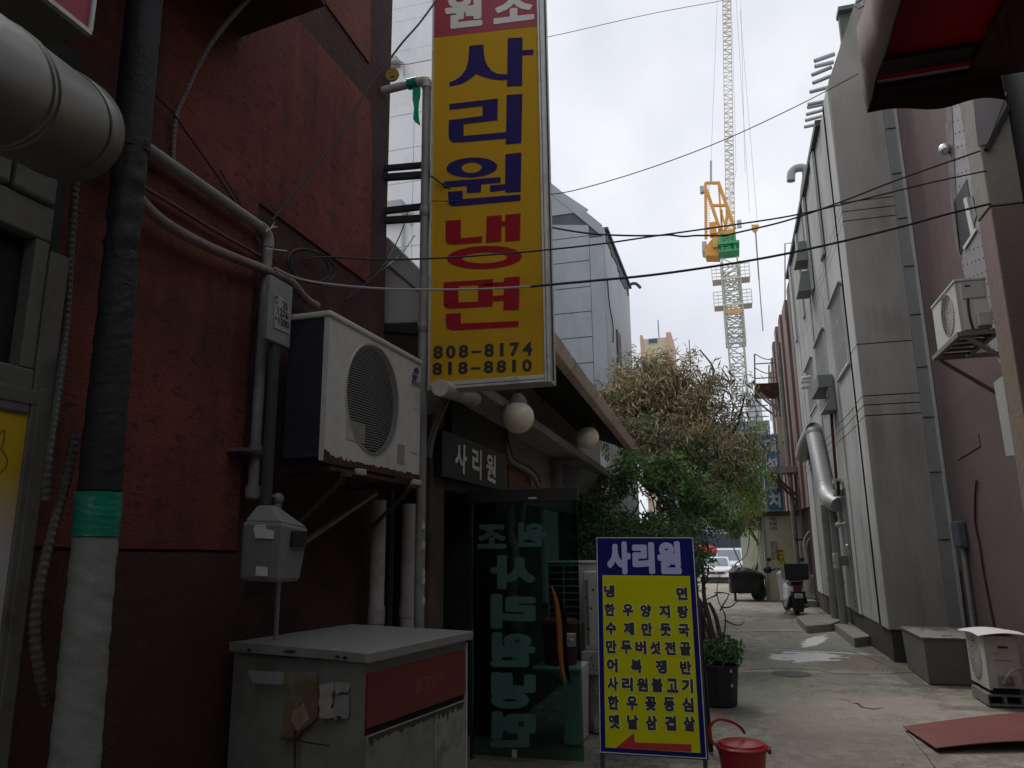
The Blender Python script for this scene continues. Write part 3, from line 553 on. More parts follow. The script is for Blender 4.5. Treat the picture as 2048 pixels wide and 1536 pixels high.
# ---------------------------------------------------------------- storage cabinet
cA = V((-1.46, 2.93, 0)); cB = V((-1.31, 3.81, 0)); cD = V((-2.285, 3.12, 0))
zc2 = 1.19
nc_, rc_, lc_ = onZ(735, 1307, zc2), onZ(947, 1262, zc2), onZ(462, 1284, zc2)
bx_ = rc_ - nc_; lx_ = lc_ - nc_
bk_ = nc_ + bx_ + lx_
cab = thing('metal_cabinet', 'shabby grey metal cabinet with a red drawer band and torn stickers', 'cabinet', (nc_.x, nc_.y, 0))
cabm = M('cabinet_grey', (0.205, 0.21, 0.195), 0.6, 0.12, 2.5, 0.12, 20, dirt=(0.14, 0.125, 0.09), damt=0.7, dscale=4)
topm = M('cabinet_top', (0.22, 0.222, 0.215), 0.42, 0.14, 3, 0.12, 15, dirt=(0.19, 0.18, 0.16), damt=0.6, dscale=3)
def cpt(u, v, z):  # u along right face (0..1), v along left face
    p_ = nc_ + bx_ * u + lx_ * v; return V((p_.x, p_.y, z))
m = MB(); m.hexa([cpt(.02, .03, 0), cpt(.95, .03, 0), cpt(.95, .99, 0), cpt(.02, .99, 0), cpt(.02, .03, zc2 - .045), cpt(.95, .03, zc2 - .045), cpt(.95, .99, zc2 - .045), cpt(.02, .99, zc2 - .045)]); m.build('carcass', cabm, cab)
m = MB(); m.hexa([cpt(0, 0, zc2 - .04), cpt(1, 0, zc2 - .04), cpt(1, 1, zc2 - .04), cpt(0, 1, zc2 - .04), cpt(0, 0, zc2), cpt(1, 0, zc2), cpt(1, 1, zc2), cpt(0, 1, zc2)]); m.build('top', topm, cab, bevel=0.004)
un = lx_.normalized() * -1; vn = bx_.normalized() * -1   # outward normals of right / left face
def face_r(u0, u1, z0, z1_, t=0.01, off=0.0):
    b0 = nc_ + lx_ * .03 + un * off; pts = [b0 + bx_ * u0, b0 + bx_ * u1]; return MB().prism([(pts[0].x, pts[0].y, z0), (pts[1].x, pts[1].y, z0), (pts[1].x, pts[1].y, z1_), (pts[0].x, pts[0].y, z1_)], un * t)
zr0 = zc2 - .29; zr1 = zc2 - .085
face_r(.03, .93, zr0, zr1, 0.012).build('drawer_front', M('cabinet_red', (0.15, 0.022, 0.022), 0.5, 0.12, 3, 0.06, dirt=(0.13, 0.03, 0.02), damt=0.5, dscale=5), cab)
m = MB(); b0 = nc_ + lx_ * .03 + un * 0.0135; q = [b0 + bx_ * .42, b0 + bx_ * .70]; q = [V((q[0].x, q[0].y, zr0 + .07)), V((q[1].x, q[1].y, zr0 + .07)), V((q[1].x, q[1].y, zr0 + .14)), V((q[0].x, q[0].y, zr0 + .14))]
letter(m, '불고압기', q, 0.0); m.build('lettering', M('faded_orange_print', (0.27, 0.075, 0.05), 0.6), cab)
face_r(.03, .60, 0.05, zr0 - .03, 0.014).build('door', cabm, cab, bevel=0.003)
face_r(.61, .93, 0.05, zr0 - .03, 0.014).build('door', M('cabinet_door_worn', (0.27, 0.28, 0.24), 0.6, 0.15, 3, 0.1, dirt=(0.12, 0.11, 0.08), damt=0.9, dscale=9), cab, bevel=0.003)
face_r(.03, .93, zr0 - .028, zr0 - .003, 0.002).build('gap_strip', dark, cab)
face_r(.94, .955, 0.03, zc2 - .05, 0.012).build('edge_strip', alu, cab)
m = MB(); tt = []
b0 = nc_ + lx_ * .03 + un * 0.0145
for i in range(61):
    u = .04 + .87 * i / 60; d_ = 0.012 + 0.05 * abs(noise.noise(V((i * 1.7, 2, 5)))) ** 1.0 * (1.6 if i > 36 else 1); p_ = b0 + bx_ * u; tt.append(V((p_.x, p_.y, zr0 - .032 - d_)))
p_ = b0 + bx_ * .04; p2_ = b0 + bx_ * .91
m.prism([V((p_.x, p_.y, zr0 - .032))] + tt + [V((p2_.x, p2_.y, zr0 - .032))], un * 0.001); m.build('peeled_edge', M('peeled_dark', (0.05, 0.045, 0.035), 0.9), cab)
def on_left(px, py, off=0.003):
    # intersect ray with left face plane
    b0 = nc_ + bx_ * .02 + vn * off; r = ray(px, py); n_ = V((vn.x, vn.y, 0)); t = n_.dot(b0 - CAM) / n_.dot(r); return CAM + r * t
def stick(name, pxs, mat, off=0.0025):
    MB().prism([on_left(px, py, off) for px, py in pxs], vn * 0.0015).build(name, mat, cab)
kx = lambda x, y: (440 + x * 520 / 2048, 1240 + y * 520 / 2048)
stick('side_rim', [kx(*p_) for p_ in [(75, 170), (1150, 262), (1150, 330), (75, 245)]], cabm, 0.004)
stick('rust_stain', [kx(*p_) for p_ in [(500, 400), (760, 415), (775, 640), (770, 760), (700, 830), (640, 870), (600, 930), (480, 935), (515, 640)]], M('orange_stain', (0.13, 0.09, 0.045), 0.9, 0.3, 6, dirt=(0.19, 0.19, 0.165), damt=.9, dscale=7), 0.0005)
stick('torn_sticker', [kx(*p_) for p_ in [(655, 650), (690, 745), (700, 780), (615, 870), (560, 790), (575, 715), (620, 690)]], M('torn_orange', (0.27, 0.19, 0.115), 0.9, 0.35, 12, dirt=(0.24, 0.235, 0.22), damt=.9, dscale=14))
dpm = M('dirty_paper', (0.33, 0.30, 0.27), 0.9, 0.25, 18, dirt=(0.19, 0.185, 0.165), damt=.95, dscale=13)
stick('sticker', [kx(*p_) for p_ in [(780, 512), (840, 500), (893, 492), (903, 540), (880, 590), (893, 650), (870, 690), (905, 705), (960, 715), (1008, 700), (1012, 740), (990, 778), (900, 770), (820, 778), (778, 760), (790, 700), (775, 640), (792, 580)]], dpm)
stick('sticker', [kx(*p_) for p_ in [(908, 492), (960, 488), (1024, 500), (1020, 545), (1005, 572), (960, 566), (915, 590), (905, 550)]], dpm, 0.0045)
stick('sticker', [kx(*p_) for p_ in [(905, 610), (950, 590), (1022, 592), (1016, 640), (1020, 700), (1010, 778), (950, 772), (905, 785), (890, 700), (905, 650)]], M('grey_paper', (0.25, 0.235, 0.225), 0.9, 0.2, 15, dirt=(0.18, 0.175, 0.16), damt=.9, dscale=10), 0.0065)
stick('sticker', [kx(*p_) for p_ in [(222, 398), (330, 402), (500, 412), (494, 508), (380, 505), (255, 498), (240, 450)]], M('pale_grey_paper', (0.25, 0.255, 0.245), 0.9, 0.15, 15, dirt=(0.2, 0.2, 0.185), damt=.9, dscale=9))
stick('seam', [kx(*p_) for p_ in [(580, 870), (605, 870), (598, 1200), (582, 1200)]], rust, 0.0045)
stick('seam', [kx(*p_) for p_ in [(465, 932), (600, 930), (640, 950), (860, 985), (860, 996), (640, 962), (600, 940), (465, 942)]], rust, 0.0065)
for p_ in [(935, 765), (925, 290), (985, 298), (230, 238), (545, 250)]:
    stick('chip', [kx(p_[0] + dx * 20 * (3 if p_[0] == 545 else 1), p_[1] + dy * 14) for dx, dy in [(-1, 0), (-.3, -1), (.8, -.7), (1, .3), (.2, 1)]], ink if p_[0] != 545 else rust, 0.0065)
# ================================================================ big hanging sign
YS = 4.55
def z1(x, y): return (820 + x / 3.84, y / 3.84)
def sp(x, y, off=0.003): px, py = z1(x, y); return onY(px, py, YS - off)
xl = onY(859, 760, YS).x; xr = onY(1091, 760, YS).x; zb1 = onY(980, 772, YS).z; zyb = onY(980, 757, YS).z; ztop = 5.75
sg = thing('hanging_sign', 'tall yellow shop sign box with blue and red lettering', 'sign', (xl, YS, zb1))
TH = 0.15
m = MB(); m.box(xl, YS + 0.004, zb1, xr + 0.035, YS + TH, ztop); m.build('casing', alu, sg)
m = MB(); m.box(xl + 0.004, YS - 0.002, zyb, xr - 0.004, YS + 0.0035, ztop); m.build('yellow_face', sign_yellow, sg)
m = MB(); q = [sp(165, 292), sp(1040, 186)]; m.prism([(xl + .004, YS - .0035, q[0].z), (xr - .004, YS - .0035, q[1].z), (xr - .004, YS - .0035, ztop), (xl + .004, YS - .0035, ztop)], (0, 0.0012, 0)); m.build('crimson_face', sign_crimson, sg)
for (x0, x1) in ((xr - 0.003, xr + 0.012), (xr + 0.016, xr + 0.037)):
    m = MB(); m.box(x0, YS - 0.014, zb1 - 0.004, x1, YS + 0.003, ztop); m.build('edge_trim', alu, sg, bevel=0.003)
m = MB(); m.box(xl - 0.008, YS - 0.014, zb1 - 0.004, xl + 0.004, YS + 0.003, ztop); m.build('edge_trim', alu, sg)
for k_, (a_, b_) in enumerate([(0, .35), (.42, .95)]):
    h_ = zyb - zb1; m = MB(); m.box(xl + 0.005, YS - 0.012 - .002 * k_, zb1 + h_ * a_, xr - 0.004, YS + 0.003, zb1 + h_ * b_); m.build('bottom_trim', alu, sg, bevel=0.002)
m = MB(); m.box(xr + 0.0355, YS + 0.06, zb1 + .02, xr + 0.042, YS + 0.075, ztop); m.build('side_seam', M('seam_dark', (0.05, 0.045, 0.04), 0.9), sg)
def flat(polys, mat, name, off=0.005):
    m = MB()
    for pz in polys: m.poly([sp(x, y, off) for x, y in pz])
    return m.build(name, mat, sg)
def ell(cx, cy, rx, ry, tilt, ix, iy, irx, iry, itilt, n=36):
    o = []; i_ = []
    for k in range(n):
        a = 2 * math.pi * k / n
        o.append((cx + rx * math.cos(a), cy + ry * math.sin(a) + tilt * rx * math.cos(a)))
        i_.append((ix + irx * math.cos(a), iy + iry * math.sin(a) + itilt * irx * math.cos(a)))
    return [[o[k], o[(k + 1) % n], i_[(k + 1) % n], i_[k]] for k in range(n)]
sa = [[(455, 350), (565, 342), (567, 400), (575, 455), (595, 505), (630, 545), (670, 565), (748, 571), (748, 612), (690, 614), (640, 608), (590, 597), (545, 582), (507, 566), (480, 590), (440, 620), (390, 645), (302, 663), (302, 632), (350, 613), (398, 577), (430, 530), (447, 470), (453, 410)],
      [(751, 292), (864, 287), (861, 658), (745, 662)], [(864, 386), (948, 378), (946, 418), (863, 424)]]
ri = [[(303, 798), (675, 755), (672, 922), (412, 952), (412, 1043), (738, 1014), (738, 1062), (380, 1093), (330, 1092), (305, 1075), (296, 1045), (298, 922), (556, 890), (557, 813), (303, 842)], [(742, 729), (863, 720), (855, 1098), (737, 1108)]]
won = ell(475, 1285, 195, 76, -0.04, 473, 1287, 78, 40, -0.03) + [[(258, 1394), (696, 1359), (696, 1402), (547, 1414), (545, 1476), (436, 1481), (436, 1426), (258, 1442)], [(615, 1423), (731, 1414), (731, 1380), (733, 1185), (856, 1170), (850, 1472), (731, 1478), (731, 1458), (615, 1474)], [(290, 1472), (404, 1464), (404, 1528), (850, 1493), (848, 1540), (370, 1582), (322, 1583), (297, 1566)]]
flat(sa + ri + won, sign_blue, 'blue_lettering')
K = 1536
def sh(p): return [[(x, y + K) for x, y in q] for q in p]
nae = [[(273, 160), (391, 150), (390, 294), (556, 278), (553, 326), (340, 341), (292, 338), (273, 320)], [(588, 125), (706, 115), (705, 163), (732, 161), (732, 112), (850, 102), (844, 310), (730, 318), (731, 198), (703, 202), (700, 318), (583, 328)]] + ell(572, 440, 288, 88, -0.035, 575, 443, 172, 42, -0.03)
mye = [[(258, 632), (638, 606), (636, 657), (524, 652), (372, 660), (372, 786), (258, 812)], [(524, 652), (636, 640), (634, 816), (300, 834), (272, 826), (258, 805), (372, 786), (522, 781)], [(637, 632), (722, 628), (722, 668), (637, 672)], [(636, 737), (722, 730), (720, 772), (636, 779)], [(723, 596), (843, 587), (837, 842), (717, 846)], [(275, 875), (391, 868), (390, 949), (835, 928), (833, 972), (330, 1001), (292, 992), (275, 972)]]
flat(sh(nae + mye), sign_red, 'red_lettering')
m = MB()
def q4(x0, x1, yl0, yr0, yl1, yr1, off=0.005): return [sp(x0, yl1, off), sp(x1, yr1, off), sp(x1, yr0, off), sp(x0, yl0, off)]
def dig(s, x0, x1, yt0, yt1, yb0, yb1):
    m = MB(); n = len(s); w_ = (x1 - x0) / (n - 0.28)
    for i, ch in enumerate(s):
        u0 = x0 + i * w_; u1 = u0 + w_ * 0.76
        if ch == '1': u0 += w_ * .22; u1 = u0 + w_ * .30
        f = lambda u, a, b: a + (b - a) * (u - x0) / (x1 - x0)
        t0, t1 = f(u0, yt0, yt1), f(u1, yt0, yt1); b0, b1 = f(u0, yb0, yb1), f(u1, yb0, yb1)
        if ch == '-': t0, b0 = t0 + (b0 - t0) * .5, t0 + (b0 - t0) * .66; t1, b1 = t1 + (b1 - t1) * .5, t1 + (b1 - t1) * .66
        letter(m, ch, [sp(u0, b0 + K, .005), sp(u1, b1 + K, .005), sp(u1, t1 + K, .005), sp(u0, t0 + K, .005)], 0.035 if ch != '-' else 0)
    return m
dig('808-8174', 178, 935, 1122, 1088, 1220, 1190).build('phone_number', ink, sg)
dig('818-8810', 172, 932, 1250, 1222, 1345, 1316).build('phone_number', ink, sg)
m = MB(); letter(m, '원', [sp(268, 228, .0055), sp(556, 196, .0055), sp(556, -75, .0055), sp(268, -60, .0055)], 0.045); letter(m, '소', [sp(640, 188, .0055), sp(955, 148, .0055), sp(950, -70, .0055), sp(650, -55, .0055)], 0.045); m.build('white_lettering', sign_white, sg)
m = MB(); random.seed(3)
for i in range(26):
    x = random.uniform(170, 1000); y = random.choice([random.uniform(960, 1800), random.uniform(1500, 2890)]); c = sp(x, y, 0.0065); r = random.uniform(.0015, .004)
    m.prism([(c.x - r, c.y, c.z), (c.x, c.y, c.z - r * 2), (c.x + r, c.y, c.z), (c.x, c.y, c.z + r)], (0, 0.0003, 0))
tag(m.build('rust_specks', rust, sg), kind='stuff')
# arms to the building, and the upright pipe
ar = thing('sign_bracket', 'black steel arms holding the yellow sign off the red building', 'bracket', (XW, YS + .1, 4))
for py in (345, 352 + 0, 423, 436):
    pass
for (yl_, yr_, w_) in ((337, 330, .035), (355, 350, .045), (422, 412, .04), (441, 437, .045)):
    a_ = onY(770, yl_, YS + .1); b_ = onY(872, yr_ - 2, YS + .1); m = MB(); m.bar(a_, b_, 0.04, w_); m.build('arm', black_metal, ar)
xp = onY(849, 500, YS + .03).x
yq = YS + 0.03; rp = 0.033
pe = onY(845, 165, yq)
up_ = thing('drain_stack', 'grey upright plastic pipe with an elbow and green tape beside the yellow sign', 'pipe', (xp, yq, 0))
m = MB(); m.tube([(xp, yq, 0), (xp, yq, pe.z - 0.05)], rp, 16); m.build('upright', pvc, up_, smooth=True)
m = MB(); m.tube(smooth_pts([(xp, yq, pe.z - 0.055), (xp, yq, pe.z - 0.02), (xp - 0.012, yq, pe.z + 0.004), (xp - 0.045, yq, pe.z + 0.01), (xp - 0.08, yq, pe.z + 0.01)], 4), rp + 0.006, 16); m.build('elbow', pvcw, up_, smooth=True)
m = MB(); m.tube([(xp - 0.08, yq, pe.z + .01), (xp - 0.36, yq, pe.z - .005)], rp - .002, 16); m.build('horizontal_run', pvcw, up_, smooth=True)
m = MB(); m.tube([(xp - 0.075, yq, pe.z + .01), (xp - 0.15, yq, pe.z + .007)], rp + 0.009, 16); m.build('tape_band', tape_green, up_, smooth=True)
for py in (425, 655): 
    z = onY(849, py, yq).z; m = MB(); m.lathe([(rp + .002, -.035), (rp + .006, -.03), (rp + .006, .03), (rp + .002, .035)], (xp, yq, z), 16); m.build('coupling', pvc, up_, smooth=True)
tp = [(825, 175), (841, 175), (841, 190), (838, 205), (837, 222), (838, 238), (841, 252), (831, 245), (826, 238), (828, 215), (825, 200)]
MB().prism([onY(px, py, yq - 0.02) for px, py in tp], (0, 0.002, 0)).build('tape_tail', tape_green_l, up_)
for py in (1050, 1090, 1145, 1160, 1200):
    m = MB(); c = onY(847, py, yq - rp - 0.003); m.prism([(c.x - .012, c.y, c.z - .02), (c.x + .008, c.y, c.z - .03), (c.x + .012, c.y, c.z + .01), (c.x - .004, c.y, c.z + .03)], (0, .001, 0)); m.build('peeled_paint', paper, up_)
yd = thing('round_sign', 'small round ochre disc sign at the top corner of the red wall', 'sign', onY(784, 150, 4.62))
c = onY(785, 150, 4.62); m = MB(); m.lathe([(0.052, -0.012), (0.054, 0), (0.052, 0.012)], c, 24, (0, 1, 0)); m.build('disc', M('ochre_disc', (0.30, 0.20, 0.03), 0.6, 0.15, 12), yd)
m = MB(); m.box(c.x - 0.01, c.y - 0.014, c.z - 0.03, c.x + 0.025, c.y - 0.0125, c.z - 0.018); m.build('print', ink, yd)

# ================================================================ restaurant
XR = -2.1
rs = thing('restaurant', 'low grey plastered restaurant with a tiled eave and dark doorway', 'building', (XR, 8, 0))
YD = 6.0
yd0 = onX(886, 1050, XR).y   # door opening start
m = MB(); m.box(XR - 5, yd0 - .02, 2.05, XR, 12.9, 2.60); m.box(XR - 5, yd0 - .02, 2.6, XR - 0.02, 12.9, 3.62); m.build('wall', grey_plaster, rs)
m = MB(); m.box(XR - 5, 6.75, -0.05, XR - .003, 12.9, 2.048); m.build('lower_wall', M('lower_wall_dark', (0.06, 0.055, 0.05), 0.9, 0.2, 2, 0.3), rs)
m = MB(); m.box(XR - 3, 4.75, 0, XR - 2.95, 6.74, 2.04); m.box(XR - 3, 4.72, 0, XR - .1, 4.74, 2.6); m.box(XR - 2.94, 4.75, 2.02, XR - .05, 6.74, 2.045); m.build('interior_walls', M('interior_brown', (0.035, 0.028, 0.022), 0.9), rs)
yp0 = onX(857, 1050, XR).y
m = MB(); m.box(XR - 0.10, yp0, 0, XR + 0.01, yd0, 2.58); m.build('door_post', wood_dark, rs, bevel=0.006)
m = MB(); m.box(XR - 0.12, yd0, 2.04, XR + 0.008, 6.9, 2.14); m.build('door_header', black_metal, rs)
# ledge
a_, b_ = onX(1071, 839, -1.75), onX(1241, 957, -1.75)
def ldg(px, py): return onX(px, py, -1.75)
zt1 = b_.z; zt0 = a_.z + (a_.z - b_.z) / (b_.y - a_.y) * (a_.y - 4.7)
m = MB(); m.hexa([(XR + .001, 4.7, zt0 - .075), (-1.75, 4.7, zt0 - .075), (-1.75, b_.y, zt1 - .10), (XR + .001, b_.y, zt1 - .10), (XR + .001, 4.7, zt0), (-1.75, 4.7, zt0), (-1.75, b_.y, zt1), (XR + .001, b_.y, zt1)])
m.build('concrete_ledge', M('ledge_beige', (0.34, 0.30, 0.275), 0.85, 0.1, 1.5, 0.15, dirt=(0.14, 0.12, 0.11), damt=0.5, dscale=2), rs)
# roof and gutter
e0 = onX(1107, 700, -1.4); e1_ = onX(1256, 890, -1.4); sl_ = (e1_.z - e0.z) / (e1_.y - e0.y)
ya = 4.95; yb2 = e1_.y; za = e0.z - sl_ * (e0.y - ya); zb2 = e1_.z
m = MB(); m.hexa([(-1.4, ya, za - .07), (-1.4, yb2, zb2 - .07), (-5.2, yb2, zb2 + 1.4), (-5.2, ya, za + 1.4), (-1.4, ya, za), (-1.4, yb2, zb2), (-5.2, yb2, zb2 + 1.48), (-5.2, ya, za + 1.48)]); m.build('roof', M('roof_dark', (0.035, 0.033, 0.03), 0.9, 0.2), rs)
gut = M('gutter_beige', (0.60, 0.50, 0.39), 0.6, 0.12, 2, 0.1, dirt=(0.22, 0.17, 0.12), damt=0.7, dscale=4)
NS = 8
for i in range(NS):
    t0 = i / NS + .0015; t1 = (i + 1) / NS - .0015
    p0 = V((-1.4, ya + (yb2 - ya) * t0, za + (zb2 - za) * t0)); p1 = V((-1.4, ya + (yb2 - ya) * t1, za + (zb2 - za) * t1))
    m = MB(); m.hexa([p0 + V((.002, 0, -.12)), p0 + V((.08, 0, -.10)), p1 + V((.08, 0, -.10)), p1 + V((.002, 0, -.12)), p0 + V((.002, 0, .035)), p0 + V((.11, 0, .03)), p1 + V((.11, 0, .03)), p1 + V((.002, 0, .035))]); m.build('gutter_length', gut, rs, bevel=0.012)
# name board
XN = -2.02
nb = thing('name_board', 'black name board with white lettering over the restaurant doorway', 'sign', onX(940, 920, XN))
zq = lambda x, y: (820 + x / 3.84, 750 + y / 3.84)
y0_ = onX(*zq(250, 600), XN).y; y1_ = onX(*zq(735, 700), XN).y; zt_ = onX(*zq(500, 520), XN).z; zb_2 = onX(*zq(500, 835), XN).z
m = MB(); m.box(XR + .012, y0_, zb_2, XN - .002, y1_, zt_); m.build('board', M('board_black', (0.018, 0.018, 0.019), 0.5, 0.15, 3, 0.05), nb)
m = MB(); m.box(XN - .0018, y0_ + .01, zt_ - .012, XN + .004, y1_ + .1, zt_ - .004); m.build('top_edge', grey_frame, nb)
m = MB(); N3 = [((345, 505), (440, 545), (432, 775), (345, 715)), ((478, 545), (552, 580), (548, 810), (478, 762)), ((585, 592), (660, 622), (656, 838), (585, 800))]
for ch, qd in zip('사리원', N3): letter(m, ch, [onX(*zq(*qd[3]), XN + .003), onX(*zq(*qd[2]), XN + .003), onX(*zq(*qd[1]), XN + .003), onX(*zq(*qd[0]), XN + .003)], 0.03)
m.build('lettering', M('bright_white', (0.85, 0.85, 0.84), .6, .03, bump=0), nb)
m = MB(); m.box(XR + .012, yd0 + .02, zt_ + .01, XN - .02, y1_ + .2, zt0 - .08); tag(m.build('upper_board', M('upper_black', (0.022, 0.021, 0.021), 0.7, 0.3, 2)), 'plain black board between the name board and the concrete ledge', 'board')
# pipes near the name board
def tubeobj(name, label, pts, r, mat, cat='pipe', k=5, n=10, group=None):
    m = MB(); m.tube(smooth_pts(pts, k), r, n); return tag(m.build(name, mat, smooth=True), label, cat, group)
tubeobj('curved_pipe', 'pale curved pipe running down beside the brown door post', [onX(898, 793, -1.98), onX(885, 820, -1.98), onX(872, 850, -2.0), onX(862, 885, -2.03), onX(857, 915, -2.05)], 0.022, pvc)
c0_, c1_ = onX(893, 790, -1.74), onX(950, 800, -1.80)
tubeobj('stub_duct', 'short pale cylindrical duct tucked under the yellow sign', [onX(880, 775, -1.72), onX(948, 798, -1.80)], 0.055, pvcw, 'duct', 1, 20)
tubeobj('bent_hose', 'pale bent hose curving down the restaurant wall', [onX(1012, 862, XR + .06), onX(1014, 900, XR + .06), onX(1022, 922, XR + .06), onX(1045, 935, XR + .07), onX(1065, 950, XR + .08), onX(1078, 975, XR + .08)], 0.028, M('hose_grey', (0.24, 0.215, 0.20), 0.6, 0.15, 6, 0.2))
tubeobj('black_wire', 'black wire looping beside the bent hose', [onX(1012, 855, XR + .09), onX(1020, 895, XR + .09), onX(1030, 920, XR + .09), onX(1060, 935, XR + .1), onX(1078, 955, XR + .1), onX(1080, 975, XR + .1)], 0.009, cable_black, 'cable')
m = MB(); m.prism([onX(px, py, XR + .001) for px, py in [(1014, 930), (1058, 944), (1058, 976), (1014, 976)]], (.02, 0, 0)); tag(m.build('wooden_panel', M('orange_ply', (0.14, 0.07, 0.035), 0.8, 0.15)), 'small brown wooden panel under the bent hose', 'panel')
vh = thing('vent_hood', 'grey sloping vent hood under the far end of the ledge', 'vent hood', onX(1150, 960, -1.9))
m = MB(); A_ = [onY(px, py, 8.9) for px, py in [(1125, 928), (1184, 944), (1152, 984), (1125, 970)]]; m.prism(A_, (0, 0.5, 0)); m.build('hood', M('hood_grey', (0.13, 0.125, 0.125), 0.6), vh)
for (px, py, Y_, rr_, capm, lb) in [(1036, 835, 5.9, .134, M('cap_grey', (0.28, 0.27, 0.26), 0.5), 'larger round white globe lamp just below the yellow sign'), (1175, 875, 8.6, .134, black_metal, 'smaller round white globe lamp farther along the eave')]:
    c = onY(px, py, Y_); gl = thing('globe_lamp', lb, 'lamp', c, 'globe lamps hanging under the eave')
    m = MB(); m.sphere(c, rr_, 32, 20); m.build('globe', white_globe, gl, smooth=True)
    m = MB(); m.lathe([(0.074, 0), (0.078, .03), (0.066, .035), (0.062, .06), (0.048, .065), (0.044, .085), (0.01, .09)], (c.x, c.y, c.z + rr_ - .022), 24); m.build('cap', capm, gl, smooth=True)
    m = MB(); m.tube([(c.x, c.y, c.z + rr_ + .06), (c.x, c.y, 3.34)], 0.008, 8); m.tube([(c.x, c.y, 3.33), (XR - .01, c.y, 3.33)], 0.01, 8); m.build('hanger', black_metal, gl)
# ---- open glass door
xh = onY(946, 1100, YD).x; xf = onY(1159, 1200, YD).x
gd = thing('glass_door', 'open green tinted glass door with mirrored lettering', 'door', (xh, YD, 0))
gmat = bpy.data.materials.new('green_glass'); gmat.use_nodes = True; n = gmat.node_tree; L = n.links; n.nodes.remove(n.nodes['Principled BSDF'])
tr = n.nodes.new('ShaderNodeBsdfTransparent'); tr.inputs[0].default_value = (0.42, 0.60, 0.55, 1); gs = n.nodes.new('ShaderNodeBsdfGlossy'); gs.inputs['Roughness'].default_value = 0.02; gs.inputs[0].default_value = (0.8, 0.9, 0.88, 1)
fr_ = n.nodes.new('ShaderNodeFresnel'); fr_.inputs[0].default_value = 1.35; ms = n.nodes.new('ShaderNodeMixShader'); L.new(fr_.outputs[0], ms.inputs[0]); L.new(tr.outputs[0], ms.inputs[1]); L.new(gs.outputs[0], ms.inputs[2]); L.new(ms.outputs[0], n.nodes['Material Output'].inputs['Surface'])
m = MB(); m.box(xh, YD - .005, 0.03, xf, YD + .005, 1.965); m.build('glass_pane', gmat, gd)
ztr = onY(1050, 978, YD - .03).z
m = MB(); m.box(xh - .18, YD - .04, 1.966, xf + .015, YD + .04, ztr); m.build('top_rail', M('rail_black', (0.03, 0.028, 0.026), 0.5), gd, bevel=0.004)
m = MB(); m.box(xh - .02, YD - .02, 0, xh - .001, YD + .02, 1.965); m.build('hinge_stile', M('stile_dark', (0.02, 0.03, 0.028), 0.5), gd)
c = onY(1065, 996, YD - .042); m = MB(); m.box(c.x - .035, YD - .0425, c.z - .007, c.x + .035, YD - .0405, c.z + .007); m.build('rail_label', sign_white, gd)
lm = M('etched_green_film', (0.06, 0.145, 0.125), 0.6, 0.2, 3, 0.0)
dz = lambda x, y: (900 + x / 2.867, 1000 + y / 2.867)
def mir(m, ch, x0, x1, y0, y1, b=0.05): letter(m, ch, [onY(*dz(x1, y1), YD - .006), onY(*dz(x0, y1), YD - .006), onY(*dz(x0, y0), YD - .006), onY(*dz(x1, y0), YD - .006)], b)
m = MB(); mir(m, '조', 155, 325, 140, 280); mir(m, '원', 388, 550, 128, 268)
for ch, y0, y1 in (('사', 315, 512), ('리', 538, 738), ('원', 758, 958), ('냉', 985, 1198), ('면', 1210, 1418)): mir(m, ch, 232, 492, y0, y1, 0.06)
m.build('mirrored_lettering', lm, gd)
def bow(name, pts, yoff, mat):
    P_ = smooth_pts([onY(px, py, YD + yoff) for px, py in pts], 6); n = len(P_); rr = [0.004 + 0.019 * math.sin(math.pi * i / (n - 1)) ** 0.8 for i in range(n)]
    m = MB(); m.tube(P_, .02, 10, rr=rr); return m.build(name, mat, gd, smooth=True)
bow('wooden_handle', [(1103, 1173), (1112, 1200), (1118, 1245), (1120, 1290), (1124, 1335), (1131, 1368)], -0.06, M('orange_wood', (0.30, 0.095, 0.022), 0.45, 0.2, 8, 0.1, 40, stretch=(6, 1, 1)))
bow('wooden_handle', [(1112, 1176), (1122, 1205), (1130, 1250), (1130, 1300), (1134, 1340), (1141, 1368)], 0.06, M('dark_wood', (0.06, 0.035, 0.02), 0.5, 0.2))
c = onY(1142, 1280, YD - .02); m = MB(); m.box(c.x - .036, YD - .02, c.z - .05, c.x + .036, YD + .02, c.z + .05); lk = m.build('lock_plate', M('steel_bright', (0.5, 0.5, 0.5), 0.3, metal=0.9), gd, bevel=0.006)
m = MB(); m.lathe([(0.016, 0), (0.016, -0.012), (0.006, -0.014)], (c.x, YD - .02, c.z - .005), 14, (0, 1, 0)); m.build('lock_cylinder', galv, lk)
c = onY(1029, 1500, YD - .01); m = MB(); m.box(c.x - .018, YD - .02, 0.03, c.x + .018, YD + .02, c.z); m.build('foot_clamp', pvcw, gd)
# ---- stuff beside and behind the door
YA = 7.4
al, ar_ = onY(1093, 1125, YA), onY(1160, 1125, YA)
xa = al.x; xb_ = onY(1160, 1125, YA).x
ya2, P, *_ = None, None, None
ac2 = thing('old_air_conditioner', 'old white air conditioner with slatted louvre behind the glass door', 'air conditioner', (xa, YA, 0))
zt2_ = al.z; zbb = onY(1100, 1245, YA).z
m = MB(); m.box(xa + .004, YA + .012, zbb, xb_ + .30, YA + .36, zt2_ - .012); m.build('body', white_enamel, ac2, bevel=0.01)
m = MB(); m.box(xa - .008, YA - .008, zt2_ - .011, xb_ + .31, YA + .37, zt2_ + .012); m.build('top_cover', white_enamel, ac2, bevel=0.008)
m = MB(); m.box(xa + .02, YA + .009, zbb + .02, xb_ - .015, YA + .0115, zt2_ - .03); m.build('coil_face', M('coil_black', (0.02, 0.022, 0.022), 0.7), ac2)
